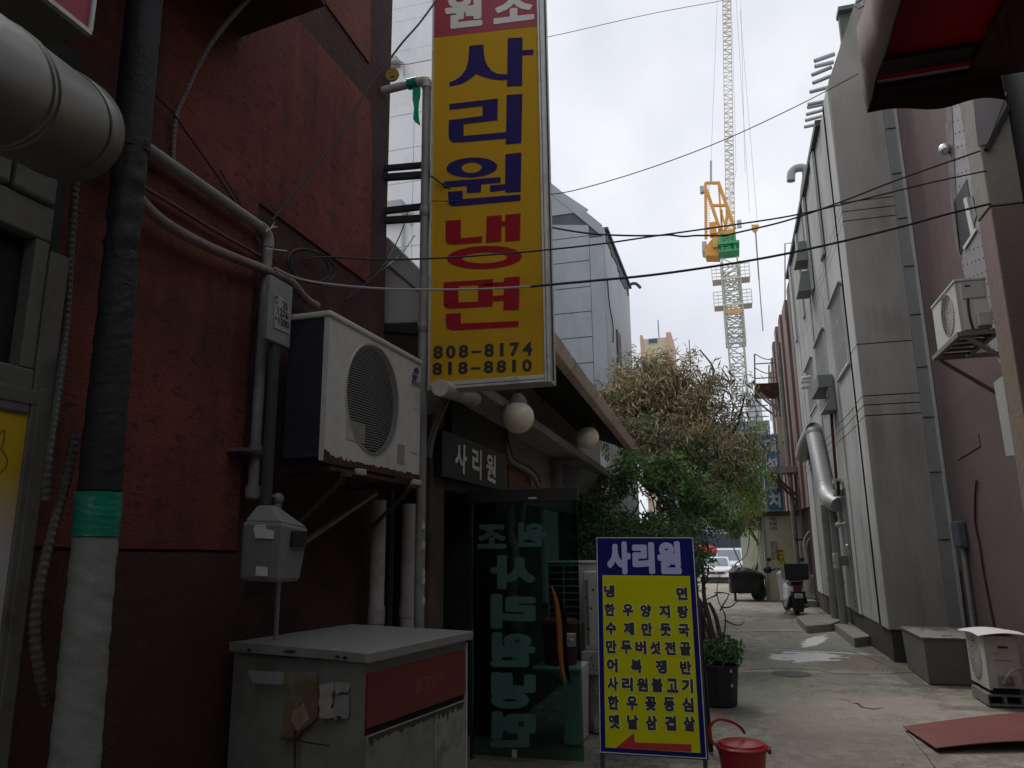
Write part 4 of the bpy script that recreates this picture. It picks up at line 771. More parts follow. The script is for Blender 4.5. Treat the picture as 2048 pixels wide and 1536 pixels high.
for i in range(9):
    z = zbb + .02 + (zt2_ - zbb - .05) * i / 8; m = MB(); m.box(xa + .01, YA - .002, z - .005, xb_, YA + .008, z + .005); m.build('louvre_bar', white_enamel, ac2)
for f_ in (0, .5, 1):
    x = xa + .012 + (xb_ - xa - .02) * f_; m = MB(); m.box(x - .006, YA - .005, zbb, x + .006, YA - .0025, zt2_ - .02); m.build('upright_bar', white_enamel, ac2)
xk = onY(1166, 1150, 7.1).x; zk0 = onY(1170, 1143, 7.1).z; zk1 = onY(1170, 1300, 7.1).z
vb = thing('vent_casing', 'dirty white casing with a column of small slots beside the menu board', 'air conditioner', (xk, 7.1, zk1))
m = MB(); m.box(xk, 7.1, zk1, xk + .34, 7.45, zk0); m.build('casing', white_enamel, vb, bevel=0.012)
m = MB()
for i in range(34): z = zk1 + .05 + i * (zk0 - zk1 - .12) / 34; m.box(xk + .014, 7.0975, z, xk + .045, 7.1005, z + .009)
m.build('slots', ink, vb)
for (px, py) in ((1182, 1217), (1178, 1258), (1186, 1180), (1172, 1195)):
    c = onY(px, py, 7.098); m = MB(); m.lathe([(.011, 0), (.011, .003)], c, 10, (0, 1, 0)); m.build('hole', ink, vb)
bx2 = thing('foam_box', 'grey stained box with punched holes under the slotted casing', 'box', (xk, 7.0, 0))
za_ = onY(1170, 1303, 7.0).z; zc3 = onY(1170, 1350, 7.0).z
m = MB(); m.box(xk - .02, 7.0, zc3, xk + .36, 7.4, za_); m.build('carton', M('stained_white', (0.36, 0.34, 0.31), 0.8, 0.2, 5, 0.2), bx2, bevel=0.01)
m = MB()
for (px, py) in ((1183, 1316), (1176, 1330), (1186, 1332)): c = onY(px, py, 6.998); m.lathe([(.008, 0), (.008, .003)], c, 8, (0, 1, 0))
m.build('holes', ink, bx2)
sk = thing('sack', 'crumpled pale plastic sack on the ground beside the menu board', 'sack', (xk, 7.0, 0))
m = MB(); nn = 22; vs = []
cx_, cy_ = xk + .16, 7.2
for i in range(15):
    z = zc3 * i / 14
    for j in range(nn):
        a = 2 * math.pi * j / nn; r = (.19 - .04 * (i / 14) ** 2) * (1 + .22 * noise.noise(V((math.cos(a) * 2, math.sin(a) * 2, z * 6)))); vs.append((cx_ + r * math.cos(a), cy_ + r * math.sin(a) * .9, max(0, z * (1 + .05 * math.sin(a * 3)))))
m.add(vs, [(i * nn + j, i * nn + (j + 1) % nn, (i + 1) * nn + (j + 1) % nn, (i + 1) * nn + j) for i in range(14) for j in range(nn)] + [tuple(14 * nn + j for j in range(nn))]); m.build('bag', M('sack_pale', (0.35, 0.32, 0.28), 0.7, 0.25, 6, 0.6, 20), sk, smooth=False)
# stool with red bin
YB = 6.55
sx0, sx1 = onY(1064, 1340, YB).x, onY(1160, 1340, YB).x; zs = onY(1110, 1335, YB).z
stl = thing('plastic_table', 'pale curved plastic table seen through the glass door', 'table', (sx0, YB, 0)); plm = M('mint_plastic', (0.62, 0.68, 0.64), 0.45, 0.05)
m = MB(); m.box(sx0 - .0, YB, zs - .03, sx1, YB + .42, zs); m.build('table_top', plm, stl, bevel=0.012)
arc = [(sx0 + .02, YB + .02, zs - .032), (sx0 + .18, YB + .02, zs - .05), (sx0 + .25, YB + .02, zs - .10), (sx0 + .275, YB + .02, zs - .2), (sx0 + .25, YB + .02, 0), (sx1 - .02, YB + .02, 0), (sx1 - .0, YB + .02, zs - .032)]
MB().prism(arc, (0, .38, 0)).build('side_panel', plm, stl, bevel=0.006)
MB().box(sx0 + .268, YB + .008, 0.02, sx0 + .292, YB + .019, zs - .14).build('panel_rib', plm, stl)
rb_ = thing('red_crock', 'dark red lidded tub standing on the pale plastic table', 'tub', ((sx0 + sx1) / 2 + .01, YB + .2, zs))
cr_ = onY(1121, 1300, YB + .2); rw = (onY(1158, 1300, YB + .2).x - onY(1084, 1300, YB + .2).x) / 2; zr = onY(1121, 1243, YB + .2).z; cz = zs
tubm = M('tub_red', (0.40, 0.05, 0.06), 0.4, 0.1)
m = MB(); m.lathe([(rw * .84, 0.001), (rw * .96, zr - cz - .02)], (cr_.x, YB + .2, cz), 28); m.build('tub', tubm, rb_, smooth=True)
m = MB(); m.lathe([(rw * 1.06, 0), (rw * 1.08, .012), (rw * 1.0, .018), (rw * 1.0, .03), (rw * .85, .045), (rw * .2, .06), (.002, .06)], (cr_.x, YB + .2, zr - .019), 28); m.build('lid', tubm, rb_, smooth=True)
# driftwood trunk, curtain, grille behind the door on the wall
dw = thing('dead_tree_trunk', 'pale twisted dead tree trunk standing against the restaurant wall', 'tree trunk', onX(1030, 1250, -1.95))
m = MB(); pts = [onY(px, py, 6.9) for px, py in [(1035, 1420), (1028, 1300), (1030, 1230), (1020, 1180), (1030, 1120), (1018, 1060), (1025, 1005)]]; m.tube(smooth_pts(pts, 5), .06, 10, rr=[.09 - .05 * i / 30 + .012 * math.sin(i * 1.7) for i in range(31)]); m.build('trunk', M('bleached_wood', (0.22, 0.18, 0.14), 0.8, 0.3, 6, 0.4), dw, smooth=True)
m = MB(); pts = [onY(px, py, 6.92) for px, py in [(1028, 1110), (1040, 1060), (1048, 1005)]]; m.tube(smooth_pts(pts, 5), .03, 8); m.build('limb', MATS['bleached_wood'], dw, smooth=True)
cw = thing('window_curtain', 'pale vertical curtain strip in the restaurant side window', 'curtain', onX(1105, 1060, XR)); yc0, yc1 = onX(1090, 1060, XR + .05).y, onX(1118, 1060, XR + .05).y
m = MB(); m.box(XR, yc0, 1.0, XR + .04, yc1, 2.03); m.build('cloth', M('curtain_green', (0.34, 0.38, 0.36), 0.8, 0.1, 8), cw)
gr_ = thing('slat_screen', 'dark upright slat screen against the restaurant wall beyond the glass door', 'screen', onX(1130, 1060, XR)); sb0 = MB()
for i in range(14):
    y = yc1 + .05 + i * .13; m = MB(); m.box(XR + .004, y, .8, XR + .03, y + .06, 2.0)
    if i == 0: m0 = m.build('slat', M('slat_dark', (0.06, 0.065, 0.06), 0.7), gr_)
    else: o = m0.copy(); COL.objects.link(o); o.location = V(m0.location) + V((0, .13 * i, 0))

# ================================================================ A-frame menu board
yb_b, yt_b = 5.72, 6.18
BL, BR = onY(1200, 1505, yb_b), onY(1414, 1518, yb_b); TL, TR = onY(1193, 1075, yt_b), onY(1386, 1075, yt_b)
Q = [BL, BR, TR, TL]
mbd = thing('menu_board', 'standing yellow menu board with navy header and red arrow', 'menu board', ((BL.x + BR.x) / 2, yb_b, 0))
nrm_ = (BR - BL).cross(TL - BL).normalized()
if nrm_.y > 0: nrm_ = -nrm_
def bd(u, v, off=0.0): return bilerp(Q, u, v) + nrm_ * off
def rect(m, u0, u1, v0, v1, off, t=0.001): m.prism([bd(u0, v0, off), bd(u1, v0, off), bd(u1, v1, off), bd(u0, v1, off)], nrm_ * t); return m
fm = M('board_frame_black', (0.02, 0.02, 0.028), 0.5)
rect(MB(), -0.005, 1.005, -0.004, 1.004, -0.035, 0.033).build('panel_box', fm, mbd)
rect(MB(), 0.0, 1.0, 0.0, 1.0, -0.0015).build('navy_ground', board_navy, mbd)
m = MB(); s_ = .012
for u0, u1, v0, v1 in ((0, .008, 0, 1), (.992, 1.0, 0, 1), (0.008, .992, 0, .004), (0.008, .992, .996, 1)): rect(m, u0, u1, v0, v1, 0.0005, .002)
m.build('white_edging', M('edging_white', (0.55, 0.55, 0.62), 0.5), mbd)
rect(MB(), .055, .945, .022, .805, 0.0, .0012).build('yellow_ground', board_yellow, mbd)
def toBuv(px, py):  # pixel -> board uv (iterative)
    r = ray(px, py); t = nrm_.dot(BL - CAM) / nrm_.dot(r); p = CAM + r * t
    u = v = .5
    for _ in range(12):
        pv = bilerp(Q, u, v); du = bilerp(Q, u + .01, v) - pv; dv = bilerp(Q, u, v + .01) - pv; d_ = p - pv
        a11, a12, a22 = du.dot(du), du.dot(dv), dv.dot(dv); b1, b2 = d_.dot(du), d_.dot(dv); det = a11 * a22 - a12 * a12
        u += .01 * (b1 * a22 - b2 * a12) / det; v += .01 * (b2 * a11 - b1 * a12) / det
    return u, v
zz = lambda x, y: (1160 + x / 3.0975, 1040 + y / 3.0975)
def glyph_at(m, ch, cx, cy, w_, h_, bold, off):
    px, py = zz(cx, cy); u, v = toBuv(px, py); hw = w_ / 3.0975 / 2 / 205; hh = h_ / 3.0975 / 2 / 436
    letter(m, ch, [bd(u - hw, v - hh, off), bd(u + hw, v - hh, off), bd(u + hw, v + hh, off), bd(u - hw, v + hh, off)], bold)
m = MB()
for ch, cx, w_, h_, cy in (('사', 240, 158, 228, 234), ('리', 393, 145, 220, 235), ('원', 552, 152, 226, 232)): glyph_at(m, ch, cx, cy, w_, h_, 0.06, .0025)
m.build('header_lettering', board_lilac, mbd)
rows = [('냉    면', [182, 632], 442), ('한우양지탕', [185, 298, 408, 524, 638], 556), ('수제만둣국', [192, 303, 415, 530, 643], 670), ('만두버섯전골', [195, 287, 377, 466, 558, 652], 784), ('어복쟁반', [200, 350, 504, 655], 900), ('사리원불고기', [203, 294, 387, 478, 572, 665], 1014), ('한우꽃등심', [207, 323, 438, 553, 668], 1130), ('옛날삼겹살', [212, 327, 443, 560, 677], 1248)]
m1 = MB(); m2 = MB()
for s, xs_, cy in rows:
    for i, (ch, x) in enumerate(zip(s.replace(' ', ''), xs_)):
        cyy = cy + (x - 180) * .03
        for dx, dy in ((-2.5, 0), (2.5, 0), (0, 2.5), (0, -2.5)): glyph_at(m2, ch, x + dx, cyy + dy, 72, 86, 0.06, .0018 + .0003 * ((dx, dy) == (2.5, 0)) + .00045 * ((dx, dy) == (0, 2.5)) + .0006 * ((dx, dy) == (0, -2.5)))
        glyph_at(m1, ch, x, cyy, 70, 84, 0.055, .0035)
m2.build('lettering_outline', M('outline_cream', (0.72, 0.72, 0.45), 0.5, bump=0), mbd); m1.build('menu_lettering', ink, mbd)
m = MB(); ap = [(225, 1410), (335, 1318), (340, 1378), (690, 1390), (690, 1437), (225, 1413)]
m.poly([bd(*toBuv(*zz(*p_)), .002) for p_ in ap]); m.build('arrow', M('arrow_red', (0.42, 0.012, 0.012), 0.5, bump=0), mbd)
# legs
for u_ in (0.02, 0.98):
    p_ = bd(u_, 0, -.018); dn = (BL - TL).normalized(); p2_ = p_ + dn * ((p_.z - 0.004) / -dn.z); m = MB(); m.bar(p_ + dn * -.02, p2_, .03, .025); m.build('leg', fm, mbd)
yback = yt_b + .45
for u_ in (0.02, 0.98):
    tp_ = bd(u_, .93, -.05); ft = V((tp_.x + (.03 if u_ > .5 else 0), yback, 0.004)); m = MB(); m.bar(tp_, ft, .035, .03); m.build('rear_leg', fm, mbd)
for z_ in (.35,):
    pass
m = MB(); m.bar(V((bd(.02, .5).x, yt_b + .2, .75)), V((bd(.98, .5).x, yt_b + .2, .75)), .03); m.bar(V((bd(.02, .5).x, yt_b + .38, .2)), V((bd(.98, .5).x, yt_b + .38, .2)), .03); m.build('stay', fm, mbd)
m = MB(); rect(m, .99, 1.012, -.0, .72, -.09, .05); m.build('side_strip', fm, mbd)

# ---- red bucket
cb = onZ(1482, 1600, 0.0); cb = onY(1483, 1490, 5.75); zrim = onY(1484, 1493, 5.75).z
rw = (onY(1532, 1490, 5.75).x - onY(1430, 1490, 5.75).x) / 2
bu = thing('red_bucket', 'red plastic pail with a lid and looped handle in front of the menu board', 'bucket', (cb.x, 5.75, 0))
redp = M('red_plastic', (0.30, 0.012, 0.016), 0.28, 0.08, 3, 0.03)
m = MB(); m.lathe([(rw * .80, 0.003), (rw * .80, .01), (rw * .95, zrim - .02), (rw * 1.0, zrim - .018), (rw * 1.0, zrim - .005)], (cb.x, 5.75, 0), 40); m.build('pail', redp, bu, smooth=True)
m = MB(); m.lathe([(rw * 1.05, 0), (rw * 1.06, .01), (rw * .98, .02), (rw * .93, .018), (rw * .88, .03), (rw * .6, .042), (rw * .2, .048), (.002, .048)], (cb.x, 5.75, zrim - .004), 40); m.build('lid', redp, bu, smooth=True)
hp = [(1428, 1490), (1421, 1475), (1420, 1455), (1432, 1440), (1450, 1440), (1470, 1447), (1483, 1457), (1489, 1466)]
m = MB(); m.tube(smooth_pts([onY(px, py, 5.66 + .02 * i) for i, (px, py) in enumerate(hp)], 5), .010, 8); m.build('handle', redp, bu, smooth=True)
m = MB(); m.box(cb.x + rw * 1.0, 5.70, zrim - .03, cb.x + rw * 1.14, 5.80, zrim + .005); m.build('latch', redp, bu, bevel=0.006)
# ================================================================ grey panelled building on the right
XB = 2.0; YB0 = 12.0; YB1 = 21.6; ZT = 9.0
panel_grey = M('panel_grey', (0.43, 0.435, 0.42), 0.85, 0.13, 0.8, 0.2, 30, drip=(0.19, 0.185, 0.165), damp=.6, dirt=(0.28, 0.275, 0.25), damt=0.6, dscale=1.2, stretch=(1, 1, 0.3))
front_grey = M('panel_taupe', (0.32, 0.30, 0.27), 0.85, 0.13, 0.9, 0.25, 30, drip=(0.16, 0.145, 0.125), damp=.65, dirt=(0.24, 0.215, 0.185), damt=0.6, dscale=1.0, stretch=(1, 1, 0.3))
pb = thing('panelled_building', 'tall grey panelled building with spiral duct on the right of the alley', 'building', (XB, 12, 0))
core = M('groove_dark', (0.045, 0.042, 0.038), 0.9)
m = MB(); m.box(XB + .03, YB0 + .03, -.1, XB + 6, YB1, ZT - .05); m.build('wall_core', core, pb)
m = MB(); m.box(XB + .06, YB0 + .06, -.1, XB + 5.9, YB1 + .0, .36); 
m.build('foundation', M('foundation_grey', (0.10, 0.095, 0.085), 0.9, 0.25, 3, 0.4, dirt=(0.2, 0.19, 0.17), damt=0.5, dscale=4), pb)
gz_ = sorted([onY(px, py, YB0).z for px, py in [(1730, 792), (1735, 810), (1740, 831), (1684, 424), (1684, 443), (1688, 405), (1700, 690)]])
zs_ = [0.42] + gz_ + [ZT]
G_ = .008
XF1 = 2.76
for i in range(len(zs_) - 1):
    z0, z1_ = zs_[i] + G_, zs_[i + 1] - G_
    if i == len(zs_) - 2:
        m = MB(); tp_ = onY(1733, 0, YB0)
        m.prism([(XB, YB0, z0), (XF1, YB0, z0), (XF1, YB0, 10.9), (XB + .02, YB0, ZT + .02)], (0, .05, 0))
    else: m = MB().box(XB, YB0, z0, XF1, YB0 + .05, z1_)
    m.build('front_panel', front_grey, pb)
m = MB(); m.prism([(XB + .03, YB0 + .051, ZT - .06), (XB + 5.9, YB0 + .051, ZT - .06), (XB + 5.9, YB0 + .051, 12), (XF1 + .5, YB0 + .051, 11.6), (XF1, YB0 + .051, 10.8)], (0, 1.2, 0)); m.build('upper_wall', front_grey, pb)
# windows first (Y range, z range)
wins = []
for (a_, b_, c_, d_) in [((1681, 566), (1661, 618), (1701, 722), (1677, 757)), ((1647, 655), (1632, 700), (1662, 790), (1640, 838)), ((1624, 716), (1612, 745), (1632, 805), (1620, 835))]:
    A1, B1, C1, D1 = [onX(*p_, XB) for p_ in (a_, b_, c_, d_)]
    wins.append((A1.y, B1.y, (C1.z + D1.z) / 2, (A1.z + B1.z) / 2))
cols = [YB0 + .051, 12.75, wins[0][0] - .25, wins[0][1] + .15, wins[1][0] - .1, wins[1][1] + .2, 19.0, 20.2, 20.9, YB1]
zs2 = [0.42] + gz_ + [ZT]
for j in range(len(cols) - 1):
    y0, y1 = cols[j], cols[j + 1]; xo = XB + (0, 0.0, .02, 0, .02, 0, .012, 0, .01)[j]
    for i in range(len(zs2) - 1):
        z0, z1_ = zs2[i] + G_, zs2[i + 1] - G_
        hole = [w_ for w_ in wins if w_[0] > y0 - .3 and w_[1] < y1 + .3 and w_[2] < z1_ and w_[3] > z0 and w_[0] < y1 and w_[1] > y0]
        if hole:
            w_ = hole[0]; lo = max(z0, w_[2]); hi = min(z1_, w_[3]); m = MB()
            ya_, yb_ = max(y0 + G_, w_[0]), min(y1 - G_, w_[1])
            if lo > z0 + .01: m.box(xo, y0 + G_, z0, XB + .04, y1 - G_, lo)
            if hi < z1_ - .01: m.box(xo, y0 + G_, hi, XB + .04, y1 - G_, z1_)
            if ya_ > y0 + .02: m.box(xo, y0 + G_, lo, XB + .04, ya_, hi)
            if yb_ < y1 - .02: m.box(xo, yb_, lo, XB + .04, y1 - G_, hi)
            m.build('side_panel', panel_grey, pb)
        else:
            MB().box(xo, y0 + G_, z0, XB + .04, y1 - G_, z1_).build('side_panel', panel_grey, pb)
glass = M('window_glass', (0.10, 0.115, 0.12), 0.12, 0.05, bump=0, spec=0.6)
wfm = M('window_frame_pale', (0.46, 0.46, 0.45), 0.5, 0.05)
for (y0, y1, z0, z1_) in wins:
    m = MB(); f = .035; m.box(XB - .01, y0, z0, XB + .02, y0 + f, z1_); m.box(XB - .01, y1 - f, z0, XB + .02, y1, z1_); m.box(XB - .012, y0, z1_ - f, XB + .02, y1, z1_ + .002); m.box(XB - .03, y0 - .05, z0 - f, XB + .02, y1 + .05, z0 + .005)
    fr_w = m.build('window_frame', wfm, pb); MB().box(XB + .021, y0, z0, XB + .029, y1, z1_).build('pane', glass, fr_w)
    m = MB()
    for k in range(15): y = y0 + f + (y1 - y0 - 2 * f) * (k + .5) / 15; m.box(XB - .009, y - .006, z0 + .006, XB + .001, y + .006, z1_ - f - .002)
    for zz_ in (.33, .66): m.box(XB - .002, y0 + f, z0 + (z1_ - z0) * zz_, XB + .004, y1 - f, z0 + (z1_ - z0) * zz_ + .02)
    o = m.build('window_grille', wfm, fr_w); o['kind'] = 'stuff'
    MB().box(XB - .06, y0 - .06, z1_ + .003, XB + .0, y1 + .06, z1_ + .03).build('drip_ledge', panel_grey, pb)
# roof edge
m = MB(); m.box(XB - .06, YB0 + 1.3, ZT - .02, XB + .25, YB1, ZT + .10); m.build('roof_edge', M('roof_edge_dark', (0.06, 0.06, 0.06), 0.6), pb)
p0 = onY(1675, 42, 13.4); m = MB(); m.box(p0.x, 13.22, ZT - .1, p0.x + 2.4, 13.35, p0.z); m.box(p0.x - .02, 13.1, p0.z + .001, p0.x + 2.4, 13.4, p0.z + .08); m.box(p0.x, 13.351, ZT + .101, p0.x + .08, 14.4, p0.z - .5); m.build('parapet', M('parapet_green', (0.13, 0.14, 0.125), 0.8, 0.2), pb)
for k_, (y0, y1) in enumerate([(14.2, 14.6), (16.2, 16.5), (18.2, 18.5), (20.4, 20.7)]):
    MB().box(XB - .045, y0, zs2[-2] - .0, XB - .001, y1, ZT - .03).build('pilaster', panel_grey, pb)
# flashing
fl_j = sorted([0.35] + [onY(px, py, 11.95).z for px, py in [(1790, 257), (1802, 347), (1810, 437), (1822, 533), (1833, 630), (1848, 735), (1862, 835), (1878, 945), (1893, 1080)]] + [9.6])
flm = M('flashing_grey', (0.22, 0.225, 0.22), 0.55, 0.12, 2, 0.1, 20, dirt=(0.13, 0.13, 0.12), damt=0.6, dscale=2)
for a_, b_ in zip(fl_j[:-1], fl_j[1:]): MB().hexa([(XF1 + .003, 11.93, a_ + .012), (2.905, 11.93, a_ + .012), (2.905, 12.2, a_ + .012), (XF1 + .003, 12.2, a_ + .012), (XF1 + .003, 11.95, b_), (2.905, 11.95, b_), (2.905, 12.2, b_), (XF1 + .003, 12.2, b_)]).build('flashing_length', flm, pb)
MB().box(2.905, 11.90, .35, 2.94, 12.2, 9.8).build('edge_flashing', M('flashing_pale', (0.42, 0.41, 0.39), 0.6), pb)
# vent tubes on the parapet
grp = 'white vent tubes sticking out from the roof edge'
for i, (x0, y0, x1, y1) in enumerate([(1629, 122, 1666, 108), (1630, 133, 1664, 124), (1624, 150, 1660, 134), (1626, 166, 1658, 152), (1620, 184, 1655, 174), (1616, 209, 1648, 202), (1615, 215, 1646, 208), (1613, 229, 1643, 220), (1611, 241, 1641, 232), (1609, 254, 1638, 247)]):
    Yt = 13.0 + i * .42; b_ = onY(x1 + 3, y1, Yt); a_ = onY(x0, y0, Yt)
    m = MB(); m.tube([a_, b_], .038, 12); t_ = tag(m.build('vent_tube', M('tube_white', (0.55, 0.55, 0.58), 0.5), smooth=True), None, 'vent tube', grp)
    t_['label'] = ('%s white vent tube from the top in the row on the roof edge' % ['first', 'second', 'third', 'fourth', 'fifth', 'sixth', 'seventh', 'eighth', 'ninth', 'tenth'][i])
    m = MB(); m.tube([a_ + V((.0, 0, 0)), a_ + (a_ - b_).normalized() * .006], .030, 12); m.build('dark_mouth', dark, t_)
Yv = 17.0
tubeobj('curved_vent', 'fat white curved vent pipe hooking over the roof edge', [onY(1582, 362, Yv), onY(1583, 345, Yv), onY(1592, 337, Yv), onY(1606, 336, Yv), onY(1613, 345, Yv), onY(1609, 380, Yv), onY(1608, 400, Yv)], .095, M('vent_pale', (0.45, 0.46, 0.45), 0.5, 0.1), 'vent pipe', 5, 14)
# ducts, boxes, pipes on the side wall
XQ = 1.84
sd_ = thing('spiral_duct', 'large galvanised spiral duct bending down the grey wall', 'duct', onX(1640, 930, XQ))
rdu = 0.165
dp = [onX(*p_, XQ) for p_ in [(1629, 872), (1636, 905), (1643, 940), (1650, 975)]]
line = [dp[0].lerp(dp[-1], i / 60) for i in range(61)]; m = MB(); m.tube(line, rdu, 20, rr=[rdu * (1 if i % 3 else 1.045) for i in range(61)]); dm = M('spiral_metal', (0.42, 0.43, 0.42), 0.5, 0.08, 5, 0.03, metal=0.35); m.build('spiral_length', dm, sd_, smooth=True)
m = MB(); q = [dp[-1], onX(1654, 990, XQ), onX(1663, 1002, XQ + .02), onX(1676, 1010, XQ + .1)]; q = smooth_pts([q[0], q[1], q[2], q[3]], 5); m.tube(q, rdu * 1.05, 20, rr=[rdu * 1.05 - .002 * i for i in range(len(q))]); m.build('lower_elbow', dm, sd_, smooth=True)
m = MB(); q = smooth_pts([dp[0] + V((0, 0, -.02)), dp[0] + V((0, .05, .10)), dp[0] + V((0, .25, .15)), onX(1612, 885, XQ + .02), onX(1604, 912, XQ + .02)], 5); m.tube(q, rdu * 1.03, 20); m.build('upper_elbow', M('spiral_dull', (0.30, 0.31, 0.30), 0.5, 0.1, metal=0.5), sd_, smooth=True)
hb = thing('vent_box', 'grey metal box vent with a drop duct on the wall above the spiral duct', 'vent', onX(1626, 765, 1.9)); hm = M('hood_dark_grey', (0.16, 0.17, 0.165), 0.6, 0.1)
def bxx(par, nm, pxs, x0, x1, mat): return MB().prism([onX(px, py, x0) for px, py in pxs], (x1 - x0, 0, 0)).build(nm, mat, par)
A_ = onX(1638, 750, 1.75); B_ = onX(1614, 778, 1.75)
MB().box(1.72, A_.y, onX(1638, 772, 1.72).z, 1.985, A_.y + 1.3, A_.z).build('box', hm, hb)
MB().box(1.88, A_.y + .01, onX(1642, 815, 1.88).z, 1.985, A_.y + .34, onX(1638, 772, 1.72).z - .003).build('drop_duct', hm, hb)
zz0 = onX(1642, 815, 1.88).z; MB().hexa([(1.76, A_.y - .03, zz0 - .28), (1.985, A_.y - .03, zz0 - .28), (1.985, A_.y + .5, zz0 - .28), (1.76, A_.y + .5, zz0 - .28), (1.9, A_.y, zz0 - .003), (1.985, A_.y, zz0 - .003), (1.985, A_.y + .36, zz0 - .003), (1.9, A_.y + .36, zz0 - .003)]).build('hood', hm, hb)
for i, (px, py) in enumerate([(1603, 500), (1608, 560)]):
    c = onX(px, py, 1.84); tag(MB().hexa([(1.70, c.y - .05, c.z - .25), (1.985, c.y - .05, c.z - .25), (1.985, c.y + .55, c.z - .25), (1.70, c.y + .55, c.z - .25), (1.80, c.y, c.z + .2), (1.985, c.y, c.z + .2), (1.985, c.y + .5, c.z + .2), (1.80, c.y + .5, c.z + .2)]).build('wall_hood', hm), ['upper small dark hood high on the grey side wall', 'lower small dark hood high on the grey side wall'][i], 'vent hood', 'small hoods high on the grey wall')
fc = thing('floodlight', 'cluster of small bright floodlights on the corner of the vent box', 'floodlight', onX(1603, 765, 1.7))
for (px, py) in ((1605, 757), (1603, 764), (1604, 775)):
    c = onX(px + 4, py, 1.66); m = MB(); m.tube([c + V((-.06, 0, 0)), c + V((.12, 0, .02))], .04, 10); m.build('lamp_body', M('lamp_pale', (0.6, 0.6, 0.6), 0.4), fc, smooth=True)
tubeobj('red_pipe', 'dark red pipe running down the grey wall to a white clamp', [onX(1650, 818, 1.95), onX(1658, 810, 1.95), onX(1662, 818, 1.95), onX(1664, 850, 1.95), onX(1673, 960, 1.95)], .028, M('pipe_red', (0.10, 0.012, 0.014), 0.5))
sw = thing('pipe_clamp', 'white clamp and valve fitted at the foot of the red pipe', 'valve', onX(1676, 975, 1.93))
for (py0, py1) in ((958, 968), (980, 992)): c = onX(1675, py0, 1.92); c2 = onX(1676, py1, 1.92); m = MB(); m.box(1.84, c.y - .1, c2.z, 1.98, c.y + .12, c.z); m.build('block', pvcw, sw, bevel=.01)
m = MB(); c = onX(1676, 962, 1.91); c2 = onX(1677, 990, 1.91); m.tube([c, c2], .03, 8); m.build('spindle', black_metal, sw)
for i, (a_, b_, r_) in enumerate([((1664, 1012), (1687, 1240), .075), ((1649, 1010), (1676, 1222), .085)]):
    A1 = onX(*a_, 1.9); B1 = onX(*a_, 1.9); m = MB(); m.tube([(1.9, A1.y, 0.02), (1.9, A1.y, A1.z)], r_, 14); o = m.build('downpipe', M('downpipe_grey', (0.24, 0.24, 0.23), 0.6, 0.1, 2, 0.1, dirt=(0.14, 0.13, 0.12), damt=0.5), smooth=True)
    tag(o, ['nearer fat grey downpipe below the spiral duct', 'farther fat grey downpipe below the spiral duct'][i], 'pipe', 'fat downpipes on the grey wall')
    for z in (.9, 2.1): m = MB(); m.lathe([(r_ + .012, -.03), (r_ + .012, .03)], (1.9, A1.y, z), 14); m.build('collar', MATS['downpipe_grey'], o)
mb_ = thing('meter_box', 'small cream meter box on the foot of the grey wall', 'meter box', onX(1673, 1120, 1.85)); c = onX(1673, 1106, 1.82); c2 = onX(1673, 1136, 1.82)
MB().box(1.76, c.y - .16, c2.z, 1.83, c.y + .16, c.z).build('case', M('cream_box', (0.36, 0.34, 0.26), 0.6, 0.1), mb_, bevel=.01); MB().box(1.752, c.y - .1, c2.z + .08, 1.758, c.y + .06, c.z - .06).build('window', glass, mb_); MB().box(1.83, c.y - .1, c2.z + .05, 1.985, c.y + .1, c.z - .05).build('back_plate', hm, mb_)
sdr = thing('service_door', 'narrow recessed grey service door in the panelled wall', 'door', onX(1705, 1100, XB)); yd_0 = onX(1716, 1230, XB - .01).y; yd_1 = onX(1703, 1220, XB - .01).y
MB().box(XB - .012, yd_0, .45, XB - .002, yd_1, onX(1690, 975, XB).z).build('leaf', M('door_dull', (0.13, 0.13, 0.125), 0.6), sdr); m = MB(); c = onX(1700, 1092, XB - .04); m.sphere((XB - .05, yd_0 + .12, c.z), .035, 10, 8); m.tube([(XB - .05, yd_0 + .12, c.z), (XB - .011, yd_0 + .12, c.z)], .015, 8); m.build('handle', M('chrome', (0.7, 0.7, 0.7), 0.2, metal=1), sdr, smooth=True)
MB().box(XB - .016, yd_0 + .15, .5, XB - .0125, yd_0 + .19, 2.4).build('seam', core, sdr)
ls = thing('wall_lamp', 'small white outlet fitting low on the grey wall', 'lamp', onX(1677, 1052, 1.9)); m = MB(); c = onX(1676, 1050, 1.85); m.sphere(c, .05, 10, 8); m.tube([c, (1.985, c.y, c.z + .03)], .02, 8); m.build('fitting', pvcw, ls, smooth=True)
# steps / slabs
slab = M('slab_concrete', (0.25, 0.235, 0.20), 0.95, 0.2, 2.5, 0.5, 30, dirt=(0.15, 0.13, 0.1), damt=0.6, dscale=3)
def slabp(pxs, h, lb):
    pts = [onZ(px, py, h) for px, py in pxs]; m = MB(); m.prism([(p.x, p.y, -.06) for p in pts], (0, 0, h + .06)); return tag(m.build('concrete_slab', slab, bevel=.008), lb, 'step', 'low concrete slabs along the grey wall')
slabp([(1593, 1233), (1613, 1252), (1662, 1248), (1682, 1240), (1660, 1229), (1630, 1226)], .12, 'farther low concrete slab with white cement beside the scooter')
slabp([(1669, 1248), (1708, 1276), (1746, 1271), (1697, 1244)], .13, 'nearer long concrete slab at the foot of the grey wall')
blotch(slab, *spx_(1603, 1236), .35, .5, 0, (0.5, .49, .46), .85, .3, 4, 1.2)
blotch(concrete, *spx_(1800, 1315), .2, .25, 0, (0.55, .54, .5), .8, .3, 6, 1.2)
